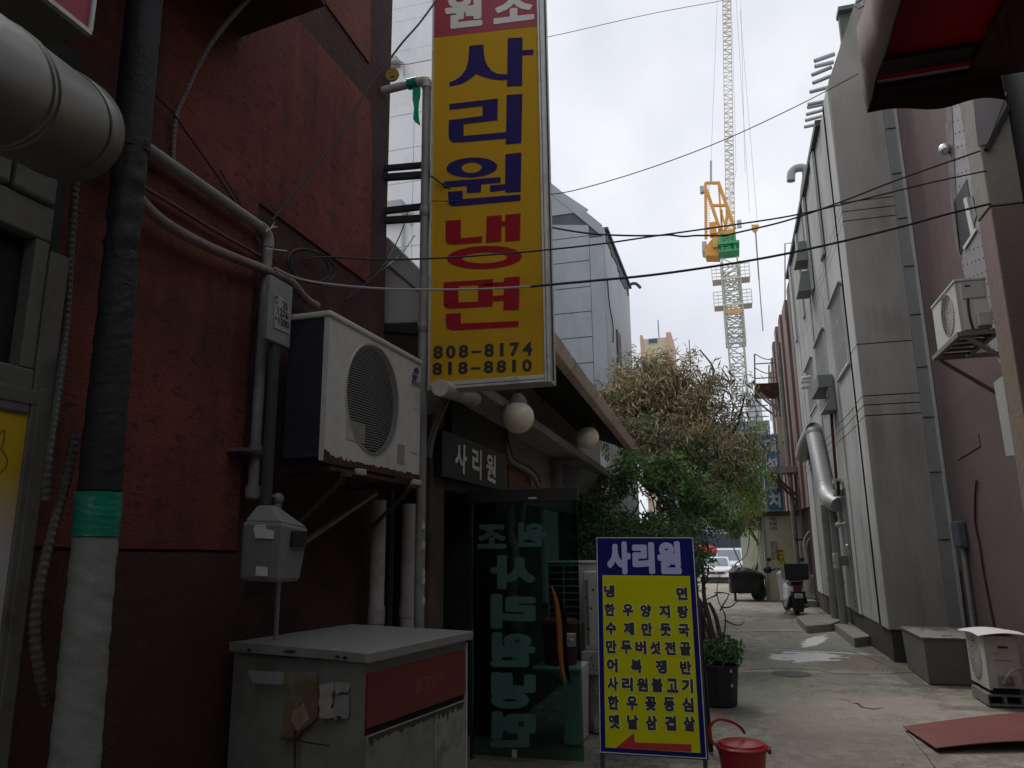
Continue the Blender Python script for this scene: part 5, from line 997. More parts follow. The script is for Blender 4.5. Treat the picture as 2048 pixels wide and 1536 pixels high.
# grey box
gb = thing('covered_box', 'large plain grey box with a slightly warped top at the wall foot', 'box', (2.5, 10.6, 0)); x0, y0 = 2.07, 10.28
gbm = M('box_grey', (0.13, 0.122, 0.115), 0.75, 0.12, 2, 0.15, dirt=(0.09, 0.08, 0.075), damt=0.5, dscale=2)
MB().hexa([(x0 + .01, y0, 0), (2.88, y0, 0), (2.88, y0 + 1.25, 0), (x0 + .03, y0 + 1.25, 0), (x0 - .0, y0, .50), (2.88, y0, .50), (2.88, y0 + 1.25, .52), (x0, y0 + 1.25, .52)]).build('sides', gbm, gb)
m = MB(); N = 12
for r0 in range(2):
    pass
tv = [(x0 - .015 + (2.9 - x0) * i / N, y0 - .015 + 1.28 * j / 4, .515 + .012 * noise.noise(V((i * .7, j * .9, 3)))) for j in range(5) for i in range(N + 1)]
tl = [(x, y, .502) for x, y, z in tv]; n0 = len(tv)
m.add(tv + tl, [(j * 13 + i, j * 13 + i + 1, (j + 1) * 13 + i + 1, (j + 1) * 13 + i) for j in range(4) for i in range(N)] + [(i, n0 + i, n0 + i + 1, i + 1) for i in range(N)] + [(13 * j, 13 * (j + 1), n0 + 13 * (j + 1), n0 + 13 * j) for j in range(4)]); m.build('top_sheet', M('box_top', (0.21, 0.2, 0.185), 0.8, 0.12, 2, 0.2), gb)
m = MB(); m.prism([(x0 + .22, y0 + .1, .526), (x0 + .34, y0 + .13, .526), (x0 + .36, y0 + .17, .526), (x0 + .24, y0 + .13, .526)], (0, 0, .003)); m.build('slit', ink, gb)
# ground air conditioner on hollow blocks
bl = thing('hollow_block', 'grey hollow concrete block row carrying the small air conditioner', 'concrete block', (2.6, 9.1, 0)); bm_ = M('block_grey', (0.20, 0.195, 0.18), 0.95, 0.2, 5, 0.5, 50)
Yf = 9.02; xh0 = onY(1975, 1390, Yf).x
m = MB(); hz0, hz1, w_ = .004, .115, .155
m.box(xh0, Yf, hz0, xh0 + .78, Yf + .55, hz0 + .02); m.box(xh0, Yf, hz1 - .02, xh0 + .78, Yf + .55, hz1)
for i in range(6): m.box(xh0 + i * w_ - (.012 if i else 0), Yf + .001, hz0 + .0201, xh0 + i * w_ + .014, Yf + .55, hz1 - .0201)
m.build('block', bm_, bl)
MB().box(xh0 + .015, Yf + .1, .025, xh0 + .76, Yf + .12, hz1 - .021).build('core_web', dark, bl)
xg_ = 2.36
acg, P, yc, zc, R_ = aircon('small_air_conditioner', 'small dirty white air conditioner with a loose sheet on top', (2.36, 9.62, hz1 + .045), math.pi, .62, .30, .51, white_enamel, ribs=16)
for f in ((0.02, .02), (.02, .5)): m = MB(); m.box(-.28, f[1], -.045, -.02, f[1] + .05, -.001); P(m, 'foot', black_metal)
def side_bits(P, w, d, h, face_y):
    s = 1 if face_y > w / 2 else -1
    def bx_(x0, z0, x1, z1, t): return MB().box(x0, face_y, z0, x1, face_y + s * t, z1)
    P(bx_(-.21, h * .78, -.12, h * .82, .004), 'side_grip', ink); P(bx_(-.22, h * .08, -.08, h * .26, .012), 'valve_cover', grey_enamel)
    P(bx_(-.24, h * .55, -.08, h * .555, .003), 'side_seam', ink); P(bx_(-.13, h * .68, -.05, h * .69, .003), 'side_slot', grey_enamel)
    m = MB(); m.sphere((-.13, face_y + s * .02, h * .14), .02, 10, 6); m.sphere((-.18, face_y + s * .02, h * .17), .02, 10, 6); P(m, 'valve', M('brass_dull', (0.3, 0.25, 0.2), 0.5))
    m = MB(); m.tube(smooth_pts([(-.13, face_y + s * .03, h * .15), (-.16, face_y + s * .07, h * .3), (-.24, face_y + s * .07, h * .42), (-.31, face_y + s * .04, h * .30), (-.32, face_y + s * .03, h * .12)], 4), .013, 8); P(m, 'hose', pvcw, smooth=True)
side_bits(P, .62, .30, .51, .62)
sh_ = MB(); N = 8; q = []
for j in range(N + 1):
    for i in range(N + 1):
        u, v = i / N, j / N; q.append((2.30 + .44 * u, 8.93 + .75 * v, hz1 + .045 + .515 + .03 * math.sin(u * 2.8) + .012 * math.sin(v * 5) + .004))
n0 = len(q); sh_.add(q + [(x, y, z + .004) for x, y, z in q], [(j * 9 + i, (j + 1) * 9 + i, (j + 1) * 9 + i + 1, j * 9 + i + 1) for j in range(N) for i in range(N)] + [(n0 + j * 9 + i, n0 + j * 9 + i + 1, n0 + (j + 1) * 9 + i + 1, n0 + (j + 1) * 9 + i) for j in range(N) for i in range(N)] + [(i, i + 1, n0 + i + 1, n0 + i) for i in range(N)] + [(j * 9, n0 + j * 9, n0 + (j + 1) * 9, (j + 1) * 9) for j in range(N)])
tag(sh_.build('white_sheet', M('white_sheet', (0.78, 0.76, 0.76), 0.5, 0.03), smooth=True), 'curved white sheet lying on the small air conditioner', 'sheet')

# ================================================================ purple brown building
XP = 2.945
pu = thing('purple_building', 'dull purple brown rendered building with metal sheeting and a window', 'building', (XP, 9, 0))
pum = M('purple_render', (0.145, 0.09, 0.092), 0.8, 0.12, 0.9, 0.2, 30, dirt=(0.10, 0.075, 0.072), damt=0.7, dscale=1.8, drip=(0.075, 0.058, 0.055), damp=.6)
MB().box(XP, 6.3, -.1, XP + 5, 11.89, 9.2).build('wall', pum, pu)
MB().prism([onX(px, py, XP - .001) for px, py in [(1879, 833), (1990, 743), (2080, 740), (2080, 1400), (1935, 1400), (1925, 1180)]], (-.012, 0, 0)).build('lower_render', M('purple_lower', (0.11, 0.077, 0.073), 0.8, 0.15, 0.9, 0.2, 30), pu)
shm = M('silver_sheet', (0.34, 0.325, 0.335), 0.45, 0.12, 2, 0.2, 12, metal=0.35, dirt=(0.15, 0.13, 0.12), damt=0.5, dscale=3)
spx = [(1905, 150), (1940, 150), (1975, 300), (1990, 430), (2022, 640), (2022, 760), (1985, 700), (1940, 600), (1922, 512), (1905, 400), (1893, 250)]
MB().prism([onX(px, py, XP - .013) for px, py in spx], (-.008, 0, 0)).build('metal_sheeting', shm, pu)
m = MB(); random.seed(5)
def inpoly(x, y, P_):
    c = False
    for i in range(len(P_)):
        (x1, y1), (x2, y2) = P_[i], P_[i - 1]
        if (y1 > y) != (y2 > y) and x < (x2 - x1) * (y - y1) / (y2 - y1) + x1: c = not c
    return c
for a in range(22):
    for b in range(40):
        px = 1895 + b * 8 + (a % 2) * 5 - a * 0; py = 165 + a * 27 - b * 3
        if inpoly(px, py, spx): c = onX(px, py, XP - .022); m.lathe([(.012, 0), (.006, -.006)], c, 6, (1, 0, 0))
o = m.build('rivets', M('rivet_dark', (0.08, 0.07, 0.07), 0.7), pu); o['kind'] = 'stuff'
MB().prism([onX(px, py, XP - .013) for px, py in [(1893, 195), (1905, 195), (1915, 400), (1925, 520), (1915, 500), (1903, 400)]], (-.015, 0, 0)).build('sheet_edge', M('edge_brown', (0.16, 0.14, 0.13), 0.6, 0.4, 6), pu)
wn = MB().prism([onX(px, py, XP - .022) for px, py in [(1908, 405), (1934, 358), (1951, 458), (1921, 510)]], (-.006, 0, 0)).build('window', M('window_dark', (0.03, 0.03, 0.035), 0.2), pu)
for q_ in ([(1929, 398), (1935, 393), (1950, 460), (1944, 470)], [(1944, 470), (1952, 456), (1954, 461), (1930, 500), (1928, 494)]): MB().prism([onX(px, py, XP - .029) for px, py in q_], (-.015, 0, 0)).build('frame', sign_white, wn)
MB().prism([onX(px, py, XP - .028) for px, py in [(1937, 396), (1945, 392), (1953, 430), (1948, 448)]], (-.004, 0, 0)).build('pane', glass, wn)
c = onX(1890, 298, XP - .08); dv = thing('dome_vent', 'small bright steel dome vent on the purple wall', 'vent', c); m = MB(); m.sphere(c, .075, 16, 10); m.tube([c, (XP - .021, c.y, c.z)], .06, 12); m.build('dome', M('steel_dome', (0.6, 0.6, 0.6), 0.25, metal=0.9), dv, smooth=True)
MB().prism([onX(px, py, XP - .013) for px, py in [(1913, 915), (1958, 868), (1962, 892), (1916, 920)]], (-.012, 0, 0)).build('raised_patch', pum, pu)
ot = thing('outlet_cover', 'blue grey weatherproof outlet cover on the purple wall', 'outlet', onX(1912, 1070, XP - .08)); c = onX(1912, 1042, XP - .1); c2 = onX(1914, 1095, XP - .1)
MB().box(XP - .14, c.y - .12, c2.z, XP - .013, c.y + .14, c.z).build('cover', M('cover_blue', (0.085, 0.10, 0.125), 0.5), ot, bevel=.03)
m = MB(); m.tube([(XP - .06, c.y, 0.5), (XP - .06, c.y, c2.z - .002)], .03, 10); m.build('conduit', pvc, ot, smooth=True)
m = MB(); m.tube([(XP - .10, c.y + .14, 0.5), (XP - .10, c.y + .14, c2.z - .3)], .014, 8); m.build('black_cable', cable_black, ot, smooth=True)
tubeobj('hanging_cable', 'dark cable looping down the purple wall', [onX(1953, 960, XP - .03), onX(1950, 1000, XP - .03), onX(1951, 1050, XP - .03), onX(1960, 1095, XP - .03), onX(1968, 1150, XP - .03), onX(1990, 1262, XP - .03)], .012, M('cable_maroon', (0.04, 0.018, 0.02), 0.7), 'cable')
# white board fixed at the right edge
tag(MB().prism([onX(px, py, 2.35) for px, py in [(1987, 765), (2075, 700), (2085, 905), (2012, 912)]], (.03, 0, 0)).build('pale_board', M('board_pale', (0.36, 0.36, 0.34), 0.6, 0.08, dirt=(0.25, 0.24, 0.22), damt=0.5, dscale=5)), 'pale board leaning off the near pillar at the right edge', 'board')
# wall air conditioner on a frame
W0 = onY(1908, 560, 8.0); W1 = onY(1920, 664, 8.0); far = onX(1862, 602, W0.x); Hh = W0.z - W1.z
acw, P, yc, zc, R_ = aircon('wall_air_conditioner', 'white air conditioner on a metal frame high on the purple wall', (W0.x, far.y, W1.z), math.pi, far.y - 8.0, .27, Hh, M('enamel_clean', (0.66, 0.63, 0.57), 0.45, 0.05, dirt=(0.4, 0.36, 0.3), damt=0.4, dscale=5), ribs=14, fan_u=.6)
wA = far.y - 8.0
P(MB().box(-.25, wA + .0005, Hh * .62, -.05, wA + .012, Hh * .93), 'service_cover', white_enamel, bevel=.004)
P(MB().box(-.13, wA + .0125, Hh * .84, -.08, wA + .0145, Hh * .87), 'side_grip', ink)
P(MB().box(-.26, wA + .0005, .03, -.14, wA + .07, Hh * .32), 'valve_cover', white_enamel, bevel=.01)
m = MB(); m.tube(smooth_pts([(-.09, wA + .02, Hh * .6), (-.08, wA + .03, Hh * .35), (-.10, wA + .03, .0), (-.16, wA + .05, -.07), (-.24, wA + .04, -.05), (-.27, wA + .03, .0)], 4), .012, 8); P(m, 'black_hose', cable_black, smooth=True)
m = MB(); m.tube(smooth_pts([(-.27, wA + .04, .08), (-.30, wA + .06, .12), (-.27, wA + .07, .18), (-.30, wA + .04, Hh * .55), (-.36, wA, Hh * .8), (-.40, wA - .1, Hh * .9)], 4), .028, 10); P(m, 'pipe_bundle', pvcw, smooth=True)
fr2 = thing('angle_bracket', 'metal bracket frame holding the wall air conditioner', 'bracket', (W0.x, 8.3, W1.z - .04)); zf = W1.z - .035; frm = M('frame_metal', (0.2, 0.195, 0.18), 0.5, 0.2, metal=0.4)
for (a_, b_) in [((W0.x - .03, 7.95, zf), (W0.x - .03, far.y + .06, zf)), ((W0.x - .03, 7.95, zf), (XP, 7.95, zf)), ((W0.x - .03, far.y + .06, zf), (XP, far.y + .06, zf)), ((W0.x + .29, 7.96, zf), (W0.x + .29, far.y + .05, zf))]:
    MB().bar(a_, b_, .045, .045).build('rail', frm, fr2)
for y in (7.96, far.y + .05): MB().bar((W0.x + .02, y, zf - .03), (XP, y, zf - .55), .035, .035).build('strut', frm, fr2)
for k in range(5): MB().bar((W0.x + .0, 8.05 + (far.y - 8.05) * k / 4.4, zf - .0), (W0.x + .29, 8.05 + (far.y - 8.05) * k / 4.4, zf), .05, .02).build('cross_slat', M('slat_brown', (0.09, 0.08, 0.065), 0.7), fr2)

# ================================================================ near right shop
nr = thing('corner_shop', 'dark near building with a stained concrete pillar at the right edge', 'building', (2.2, 5, 0))
xpl = onY(1966, 330, 6.0).x; xpr = onY(2036, 330, 6.0).x
pim = M('stained_pillar', (0.26, 0.235, 0.20), 0.85, 0.18, 2, 0.3, 25, dirt=(0.17, 0.15, 0.07), damt=0.7, dscale=1.3)
zj = onY(1990, 412, 6.0).z
MB().box(xpl, 6.0, zj + .004, xpr, 6.3, 5.32).build('pillar', pim, nr, bevel=.01); MB().box(xpl + .006, 6.0, 0, xpr, 6.3, zj - .004).build('pillar', M('stained_pillar_pink', (0.22, 0.155, 0.14), 0.85, 0.2, 2, 0.3, 25, dirt=(0.20, 0.18, 0.05), damt=0.8, dscale=1.6), nr, bevel=.01)
MB().box(xpr + .001, -16, -.1, 8, 6.29, 5.6).build('wall', M('shop_black', (0.018, 0.016, 0.016), 0.8), nr)
MB().prism([onY(px, py, 5.99) for px, py in [(1955, 292), (1945, 190), (2015, 183), (1975, 288)]], (0, .008, 0)).build('soffit_panel', M('soffit_grey', (0.30, 0.27, 0.28), 0.7), nr)
MB().bar(onY(1972, 300, 5.985), onY(2030, 190, 5.985), .03).build('edge_bar', black_metal, nr)
# red awning
aw = thing('red_awning', 'red fabric awning with dark frame at the top right corner', 'awning', (1, 4, 4))
YE = 4.4; cE = onY(1734, 219, YE); xA = cE.x; zA = cE.z
red_f = M('awning_red', (0.22, 0.010, 0.016), 0.6, 0.08, 2, 0.1, trans=0.5); fade = M('awning_faded', (0.24, 0.19, 0.18), 0.8, 0.2, 3, 0.2); dkf = M('awning_dark', (0.05, 0.018, 0.022), 0.8, 0.2)
xR_ = onY(2010, 186, YE).x; zt_a = zA + .55
zr_ = zA + .17
inX = onZ(1954, 84, zr_ - .03).x
m = MB(); m.hexa([(xA + .01, 0.6, zr_), (inX + .9, 0.6, zr_), (inX + .9, YE - .01, zr_), (xA + .01, YE - .01, zr_), (xA + .01, 0.6, zr_ + .004), (inX + .9, 0.6, zr_ + .004), (inX + .9, YE - .01, zr_ + .004), (xA + .01, YE - .01, zr_ + .004)]); m.build('roof_fabric', red_f, aw)
n_ = 28; vs = []
for i in range(n_ + 1):
    y = 0.6 + (YE - .6) * i / n_; b_ = .012 * math.sin(i * 1.9) + .02 * noise.noise(V((i * .5, 1, 2)))
    rd = max(0, (y - (YE - .25)) / .25) ** 2
    vs += [(xA + b_ * .3, y, zA + .012 * math.sin(i * 1.3)), (xA - .05 + b_ + .03 * rd, y, zA + .16), (xA - .05 + b_ + .06 * rd, y, zA + .36 - rd * .05), (xA + .05 + .02 * rd, y, zA + .50 - rd * .16)]
m = MB(); m.add(vs, [(4 * i + k, 4 * i + k + 1, 4 * i + k + 5, 4 * i + k + 4) for i in range(n_) for k in range(3)]); o = m.build('side_valance', fade, aw, smooth=True); md = o.modifiers.new('s', 'SOLIDIFY'); md.thickness = .004
vs = []
for i in range(n_ + 1):
    t = i / n_; x = xA + (xR_ - xA) * t; vs += [(x, YE + .004, zA - .02 + .02 * math.sin(t * 9.5) * (.4 + t) - .05 * t), (x, YE + .015, zA + .09), (x, YE, zr_ + .02)]
m = MB(); m.add(vs, [(3 * i + k, 3 * i + k + 1, 3 * i + k + 4, 3 * i + k + 3) for i in range(n_) for k in range(2)]); o = m.build('front_valance', dkf, aw, smooth=True); md = o.modifiers.new('s', 'SOLIDIFY'); md.thickness = .004
ba = onZ(1756, 146, zr_ - .03).y; bb_ = onZ(1764, 117, zr_ - .03).y
MB().box(xA + .02, bb_, zr_ - .05, inX + .5, ba, zr_ - .02).build('cross_bar', black_metal, aw)
bc_ = onZ(1747, 173, zr_ - .03).y
MB().box(xA + .02, bc_, zr_ - .05, inX + .5, YE - .012, zr_ - .02).build('cross_bar', black_metal, aw)
MB().box(xA + .012, .6, zr_ - .06, onZ(1764, 117, zr_ - .03).x, YE - .02, zr_ - .051).build('outer_bar', dkf, aw)
MB().box(inX, .6, zr_ - .1, inX + .55, YE - .02, zr_ - .07).build('inner_board', dkf, aw)
m = MB(); c = onY(2008, 78, 3.5); letter(m, '어', [c + V((-.07, .0, -.12)), c + V((.03, 0, -.12)), c + V((.03, 0, .12)), c + V((-.07, 0, .12))], 0.02); m.build('faint_lettering', M('faint_print', (0.09, 0.05, 0.05), 0.8), aw)

# unseen block added behind the camera to darken the alley
tag(MB().box(-2.2, -18, -.1, 2.1, -16.5, 6).build('rear_light_block', front_grey), 'added unseen block behind the camera that darkens the alley', 'building')

# joints, grit and litter on the paving
for i, pl_ in enumerate([[(1395, 1352), (1480, 1338), (1600, 1336), (1700, 1345), (1830, 1342)], [(1500, 1262), (1580, 1262), (1600, 1262)], [(1812, 1460), (1845, 1500), (1890, 1560)], [(1700, 1302), (1745, 1318), (1790, 1336)]]):
    P_ = smooth_pts([onZ(px, py, 0) for px, py in pl_], 8); P_ = [V((p.x + .012 * noise.noise(p * 5), p.y + .02 * noise.noise(p * 4), gz(p.x, p.y) - .0125)) for p in P_]
    m = MB(); m.tube(P_, .007, 4, rr=[.004 + .004 * abs(noise.noise(p * 9)) for p in P_]); tag(m.build('paving_joint', M('joint_dark', (0.06, 0.055, 0.045), .95, .2)), ['long joint crossing the alley before the panelled wall', 'short joint in the paving near the scooter', 'joint running from the corner of the steel plate', 'short crooked joint near the corner of the grey wall'][i], 'paving joint')
m = MB(); rnd = random.Random(21)
for i in range(900):
    t = rnd.random()
    if t < .35: x, y = 2.0 - abs(rnd.gauss(0, .12)), rnd.uniform(11, 24)
    elif t < .5: x, y = rnd.uniform(1.6, 2.4), rnd.gauss(11.4, .5)
    else: x, y = rnd.uniform(-.2, 2.6), rnd.uniform(5.5, 16)
    r = rnd.uniform(.003, .010) * (1.4 if t < .5 else 1); z = gz(x, y) - .012
    m.add([(x - r, y - r * .6, z), (x + r, y - r * .5, z), (x + r * .3, y + r, z), (x, y, z + r * .9)], [(0, 1, 3), (1, 2, 3), (2, 0, 3)])
tag(m.build('gravel', M('grit', (0.28, 0.25, 0.21), .95, .5, 30)), 'loose grit and crumbs scattered over the alley paving', kind='stuff')

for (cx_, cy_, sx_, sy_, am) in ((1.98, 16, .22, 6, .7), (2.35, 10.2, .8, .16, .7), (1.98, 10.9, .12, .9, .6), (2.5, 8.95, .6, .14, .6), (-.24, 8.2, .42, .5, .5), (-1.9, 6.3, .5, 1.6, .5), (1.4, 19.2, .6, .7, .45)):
    blotch(concrete, cx_, cy_, sx_, sy_, 0, (0.085, 0.075, 0.058), am, .6, 6, .9)  # darker brown ellipses along the wall foot and under standing things
# ================================================================ buildings behind
Yw = 14.0
wbm = M('white_cladding', (0.80, 0.805, 0.81), 0.6, 0.05, 0.8, 0.05, dirt=(0.5, 0.5, 0.5), damt=0.4, dscale=1)
wb = thing('white_building', 'tall white building clad in large square panels behind the red wall', 'building', (-6, Yw, 0))
xw1 = onY(985, 300, Yw).x
MB().box(-14, Yw + .03, -.6, xw1, Yw + 6, 12).build('wall', M('white_joint', (0.32, 0.33, 0.34), 0.9), wb)
rowz = sorted([onY(805, y, Yw).z for y in (-44, 15.6, 41.7, 101.6, 166, 230, 298, 366, 430, 494, 560)])
rowz = [rowz[0] - .62, ] + rowz
colx = [xw1]; xx = onY(829, 200, Yw).x; colx = [xx - 3.0, xx - 1.5, xx, xw1]
for i in range(len(rowz) - 1):
    for j in range(len(colx) - 1):
        MB().box(colx[j] + .006, Yw, rowz[i] + .007, colx[j + 1] - .006, Yw + .025, rowz[i + 1] - .007).build('panel', wbm, wb)
for (px, py, w_, h_, lb) in [(790, 128, .22, .14, 'small pale fixture box high on the white building'), (795, 425, .30, .42, 'pale fixture box low on the white building')]:
    c = onY(px, py, Yw - .05); t = thing('wall_fixture', lb, 'fixture', c); MB().box(c.x - w_, Yw - .25, c.z - h_ / 2, c.x + w_ * .6, Yw - .002, c.z + h_ / 2).build('box', M('fixture_grey', (0.4, 0.41, 0.41), 0.6, 0.15), t, bevel=.02)
    m = MB(); m.tube(smooth_pts([(c.x + w_ * .6, Yw - .1, c.z), (c.x + w_ * 1.0, Yw - .08, c.z - .05), (c.x + w_ * 1.1, Yw - .06, c.z - .35)], 3), .02, 6); m.build('pipe', MATS['fixture_grey'], t)
m = MB(); c = onY(806, 470, Yw - .06); m.tube([(c.x, Yw - .06, c.z - .5), (c.x, Yw - .06, c.z + .6)], .035, 8); tag(m.build('white_pipe', wfm), 'thin white pipe down the white building', 'pipe')
lg = thing('light_casing', 'pale grey sloping metal casing at the end of the red wall', 'casing', onY(805, 560, 4.85))
MB().prism([onY(px, py, 4.86) for px, py in [(768, 648), (842, 645), (842, 540), (776, 474), (768, 470)]], (0, .08, 0)).build('case', M('casing_pale', (0.36, 0.35, 0.34), 0.6, 0.08), lg, bevel=.012)
MB().prism([onY(px, py, 4.85) for px, py in [(770, 530), (776, 528), (842, 584), (842, 588), (776, 534), (770, 534)]], (0, .008, 0)).build('fold', M('fold_dark', (0.08, 0.08, 0.08), 0.8), lg)
MB().prism([onY(px, py, 4.85) for px, py in [(762, 649), (842, 647), (842, 668), (765, 662)]], (0, .08, 0)).build('base', black_metal, lg)
# blue grey tall building
Yt = 18.0
tbm = M('blue_grey_render', (0.56, 0.59, 0.63), 0.8, 0.07, 0.7, 0.1, dirt=(0.38, 0.41, 0.44), damt=0.6, dscale=.9, stretch=(1, 1, .4))
tbn = thing('blue_grey_building', 'pale blue grey rendered building with scored panels and a chamfered roof', 'building', (-3, Yt, 0))
xc = onY(1205, 470, Yt).x; zc_t = onY(1203, 450, Yt).z; pL = onY(1107, 370, Yt); yfar = onX(1257, 600, xc).y
sl2 = (pL.z - zc_t) / (pL.x - xc)
xm_ = onY(1183, 600, Yt).x
rz = sorted([onY(1150, 400 + y / 3.84, Yt).z for y in (100, 287, 475, 675, 865, 1060, 1258, 1460, 1660)])
MB().prism([(xm_ - 4.5, Yt + .03, -.6), (xc - .01, Yt + .03, -.6), (xc - .01, Yt + .03, zc_t), (pL.x, Yt + .03, pL.z - .02), (xm_ - 4.5, Yt + .03, pL.z + 1.2)], (0, yfar - Yt - .03, 0)).build('wall', M('score_dark', (0.16, 0.175, 0.19), 0.9), tbn)
def ztop_at(x): return zc_t + sl2 * (x - xc)
ed = [-.6] + rz
for i in range(len(ed)):
    z0 = ed[i] + .012; z1_ = (ed[i + 1] - .012) if i < len(ed) - 1 else None
    for (x0, x1) in ((xm_ - 2.6, xm_ - .012), (xm_ - 4.5, xm_ - 2.62)):
        if z1_ is not None and z1_ < ztop_at(x1) - .35: MB().box(x0, Yt, z0, x1, Yt + .028, z1_).build('panel', tbm, tbn)
        else:
            a_, b_ = ztop_at(x0) - .33, ztop_at(x1) - .33
            if z1_ is None or True: MB().prism([(x0, Yt, z0), (x1, Yt, z0), (x1, Yt, max(b_ if z1_ is None else min(b_, z1_ + 9), z0 + .05)), (x0, Yt, a_ if z1_ is None else min(a_, z1_))], (0, .028, 0)).build('panel', tbm, tbn)
MB().prism([(xm_ - 4.5, Yt - .012, ztop_at(xm_ - 4.5) - .32), (xc, Yt - .012, zc_t - .32), (xc, Yt - .012, zc_t), (xm_ - 4.5, Yt - .012, ztop_at(xm_ - 4.5))], (0, .04, 0)).build('roof_band', tbm, tbn)
MB().box(xm_ + .002, Yt - .01, -.6, xc, Yt + .028, zc_t - .33).build('corner_band', tbm, tbn)
sbm = M('blue_grey_side', (0.50, 0.52, 0.54), 0.8, 0.06, 0.7, 0.1, dirt=(0.22, 0.21, 0.2), damt=0.45, dscale=.8, stretch=(1, 1, .25))
MB().box(xc + .0, Yt + .03, -.6, xc + .03, yfar, zc_t - .05).build('side_wall', sbm, tbn)
MB().box(xc - .05, Yt + .2, zc_t - .05, xc + .12, yfar, zc_t + .02).build('roof_flashing', M('flash_dark', (0.08, 0.09, 0.1), 0.6), tbn)
random.seed(4)
for i in range(11):
    y = Yt + .3 + (yfar - Yt - .5) * i / 11; h_ = .18 + .25 * random.random(); MB().box(xc + .031, y, zc_t - .07 - h_, xc + .06, y + .3, zc_t - .055).build('torn_flashing', MATS['flash_dark'], tbn)
c = onX(1237, 690, xc + .04); MB().box(xc + .031, c.y - .35, c.z - 1.5, xc + .07, c.y + .35, c.z + .35).build('window', M('brown_shutter', (0.12, 0.09, 0.08), 0.7), tbn)
tubeobj('roof_spout', 'small curved spout on the far roof corner of the blue grey building', [(xc, yfar - .2, zc_t), (xc + .25, yfar - .2, zc_t + .05), (xc + .42, yfar - .2, zc_t - .12)], .05, MATS['flash_dark'], 'spout')
tubeobj('hanging_wire', 'dark wires hanging down the side of the blue grey building', [onX(1215, 560, xc + .06), onX(1219, 610, xc + .06), onX(1226, 650, xc + .06), onX(1226, 685, xc + .06)], .015, cable_black, 'cable')
# yellow tower far away
Yy = 90; A_ = onY(1280, 672, Yy); B_ = onY(1342, 668, Yy); C_ = onY(1315, 705, Yy)
yt = thing('yellow_tower', 'distant pale yellow apartment tower with orange edges', 'building', (A_.x, Yy, 0)); ym = M('pale_yellow', (0.62, 0.55, 0.36), 0.8, 0.05); om = M('pale_orange', (0.62, 0.42, 0.32), 0.8, 0.05)
MB().box(A_.x + .301, Yy, -1, B_.x - .6, Yy + 8, A_.z - .45).build('wall', ym, yt); MB().box(A_.x, Yy - .2, -1, A_.x + .3, Yy + 8, A_.z + .05).build('edge_wall', om, yt); MB().box(B_.x - .59, Yy - .2, -1, B_.x, Yy + 8, B_.z + .2).build('edge_wall', om, yt)
for i in range(6): w_ = onY(1296, 680 + i * 38, Yy); f = MB().box(w_.x, Yy - .06, w_.z - .55, w_.x + 1.2, Yy - .001, w_.z + .15).build('window', wfm, yt); MB().box(w_.x + .08, Yy - .08, w_.z - .47, w_.x + 1.12, Yy - .061, w_.z + .07).build('pane', M('far_glass', (0.08, 0.1, 0.13), 0.2), f)
for px, lb in ((1316, 'thin mast on the roof of the distant yellow tower'), (1378, 'thin mast behind the brown tree')):
    a_ = onY(px, 640 if px < 1350 else 680, 92); tag(MB().bar((a_.x, 92, 15), a_, .12).build('roof_mast', M('mast_grey', (0.25, 0.25, 0.26), 0.7)), lb, 'mast')
# teal building at the alley end
Yg = 62; g0 = onY(1330, 1090, Yg); g1 = onY(1560, 1090, Yg); gt = onY(1510, 842, Yg).z; gm0 = onY(1440, 1068, Yg).z
tg = thing('teal_building', 'blue green glass fronted building closing the far end of the alley', 'building', (0, Yg, -.5))
MB().box(g0.x, Yg, gm0, g1.x, Yg + 12, gt).build('wall', M('teal_wall', (0.16, 0.235, 0.27), 0.5, 0.1, .3), tg)
MB().box(g0.x, Yg - .3, -.6, g1.x, Yg - .001, gm0 - .002).build('base_wall', M('navy_wall', (0.045, 0.06, 0.09), 0.6, 0.1), tg)
MB().box(g0.x, Yg - .35, gm0 + .0, g1.x, Yg - .001, gm0 + .3).build('canopy_band', M('band_blue', (0.26, 0.33, 0.38), 0.6), tg)
for k in range(9):
    x = g0.x + (g1.x - g0.x) * k / 9
    for r_ in range(3):
        z = gm0 + .5 + r_ * 2.6; f = MB().box(x + .1, Yg - .08, z, x + (g1.x - g0.x) / 9 - .1, Yg - .001, z + 2.2).build('window', M('teal_frame', (0.30, 0.38, 0.42), 0.5), tg); MB().box(x + .2, Yg - .1, z + .1, x + (g1.x - g0.x) / 9 - .2, Yg - .081, z + 2.1).build('pane', M('teal_glass', (0.09, 0.15, 0.18), 0.15), f)
m = MB()
for k in range(3): m.bar((g0.x, Yg + .2, gt + .35 + k * .45), (g1.x, Yg + .2, gt + .35 + k * .45), .08)
m.build('roof_rail', M('rail_grey', (0.12, 0.14, 0.16), 0.6), tg)
for k in range(9): MB().bar((g0.x + k * 1.1, Yg + .25, gt), (g0.x + k * 1.1, Yg + .25, gt + 1.35), .08).build('rail_post', MATS['rail_grey'], tg)
fb = onY(1497, 790, 140); fb2 = onY(1522, 790, 140); MBt = MB().box(fb.x, 140, 0, fb2.x, 150, fb.z); tag(MBt.build('far_tower', M('far_pale_blue', (0.5, 0.56, 0.62), 0.8, 0.1, .2)), 'very distant pale block beside the crane mast', 'building')

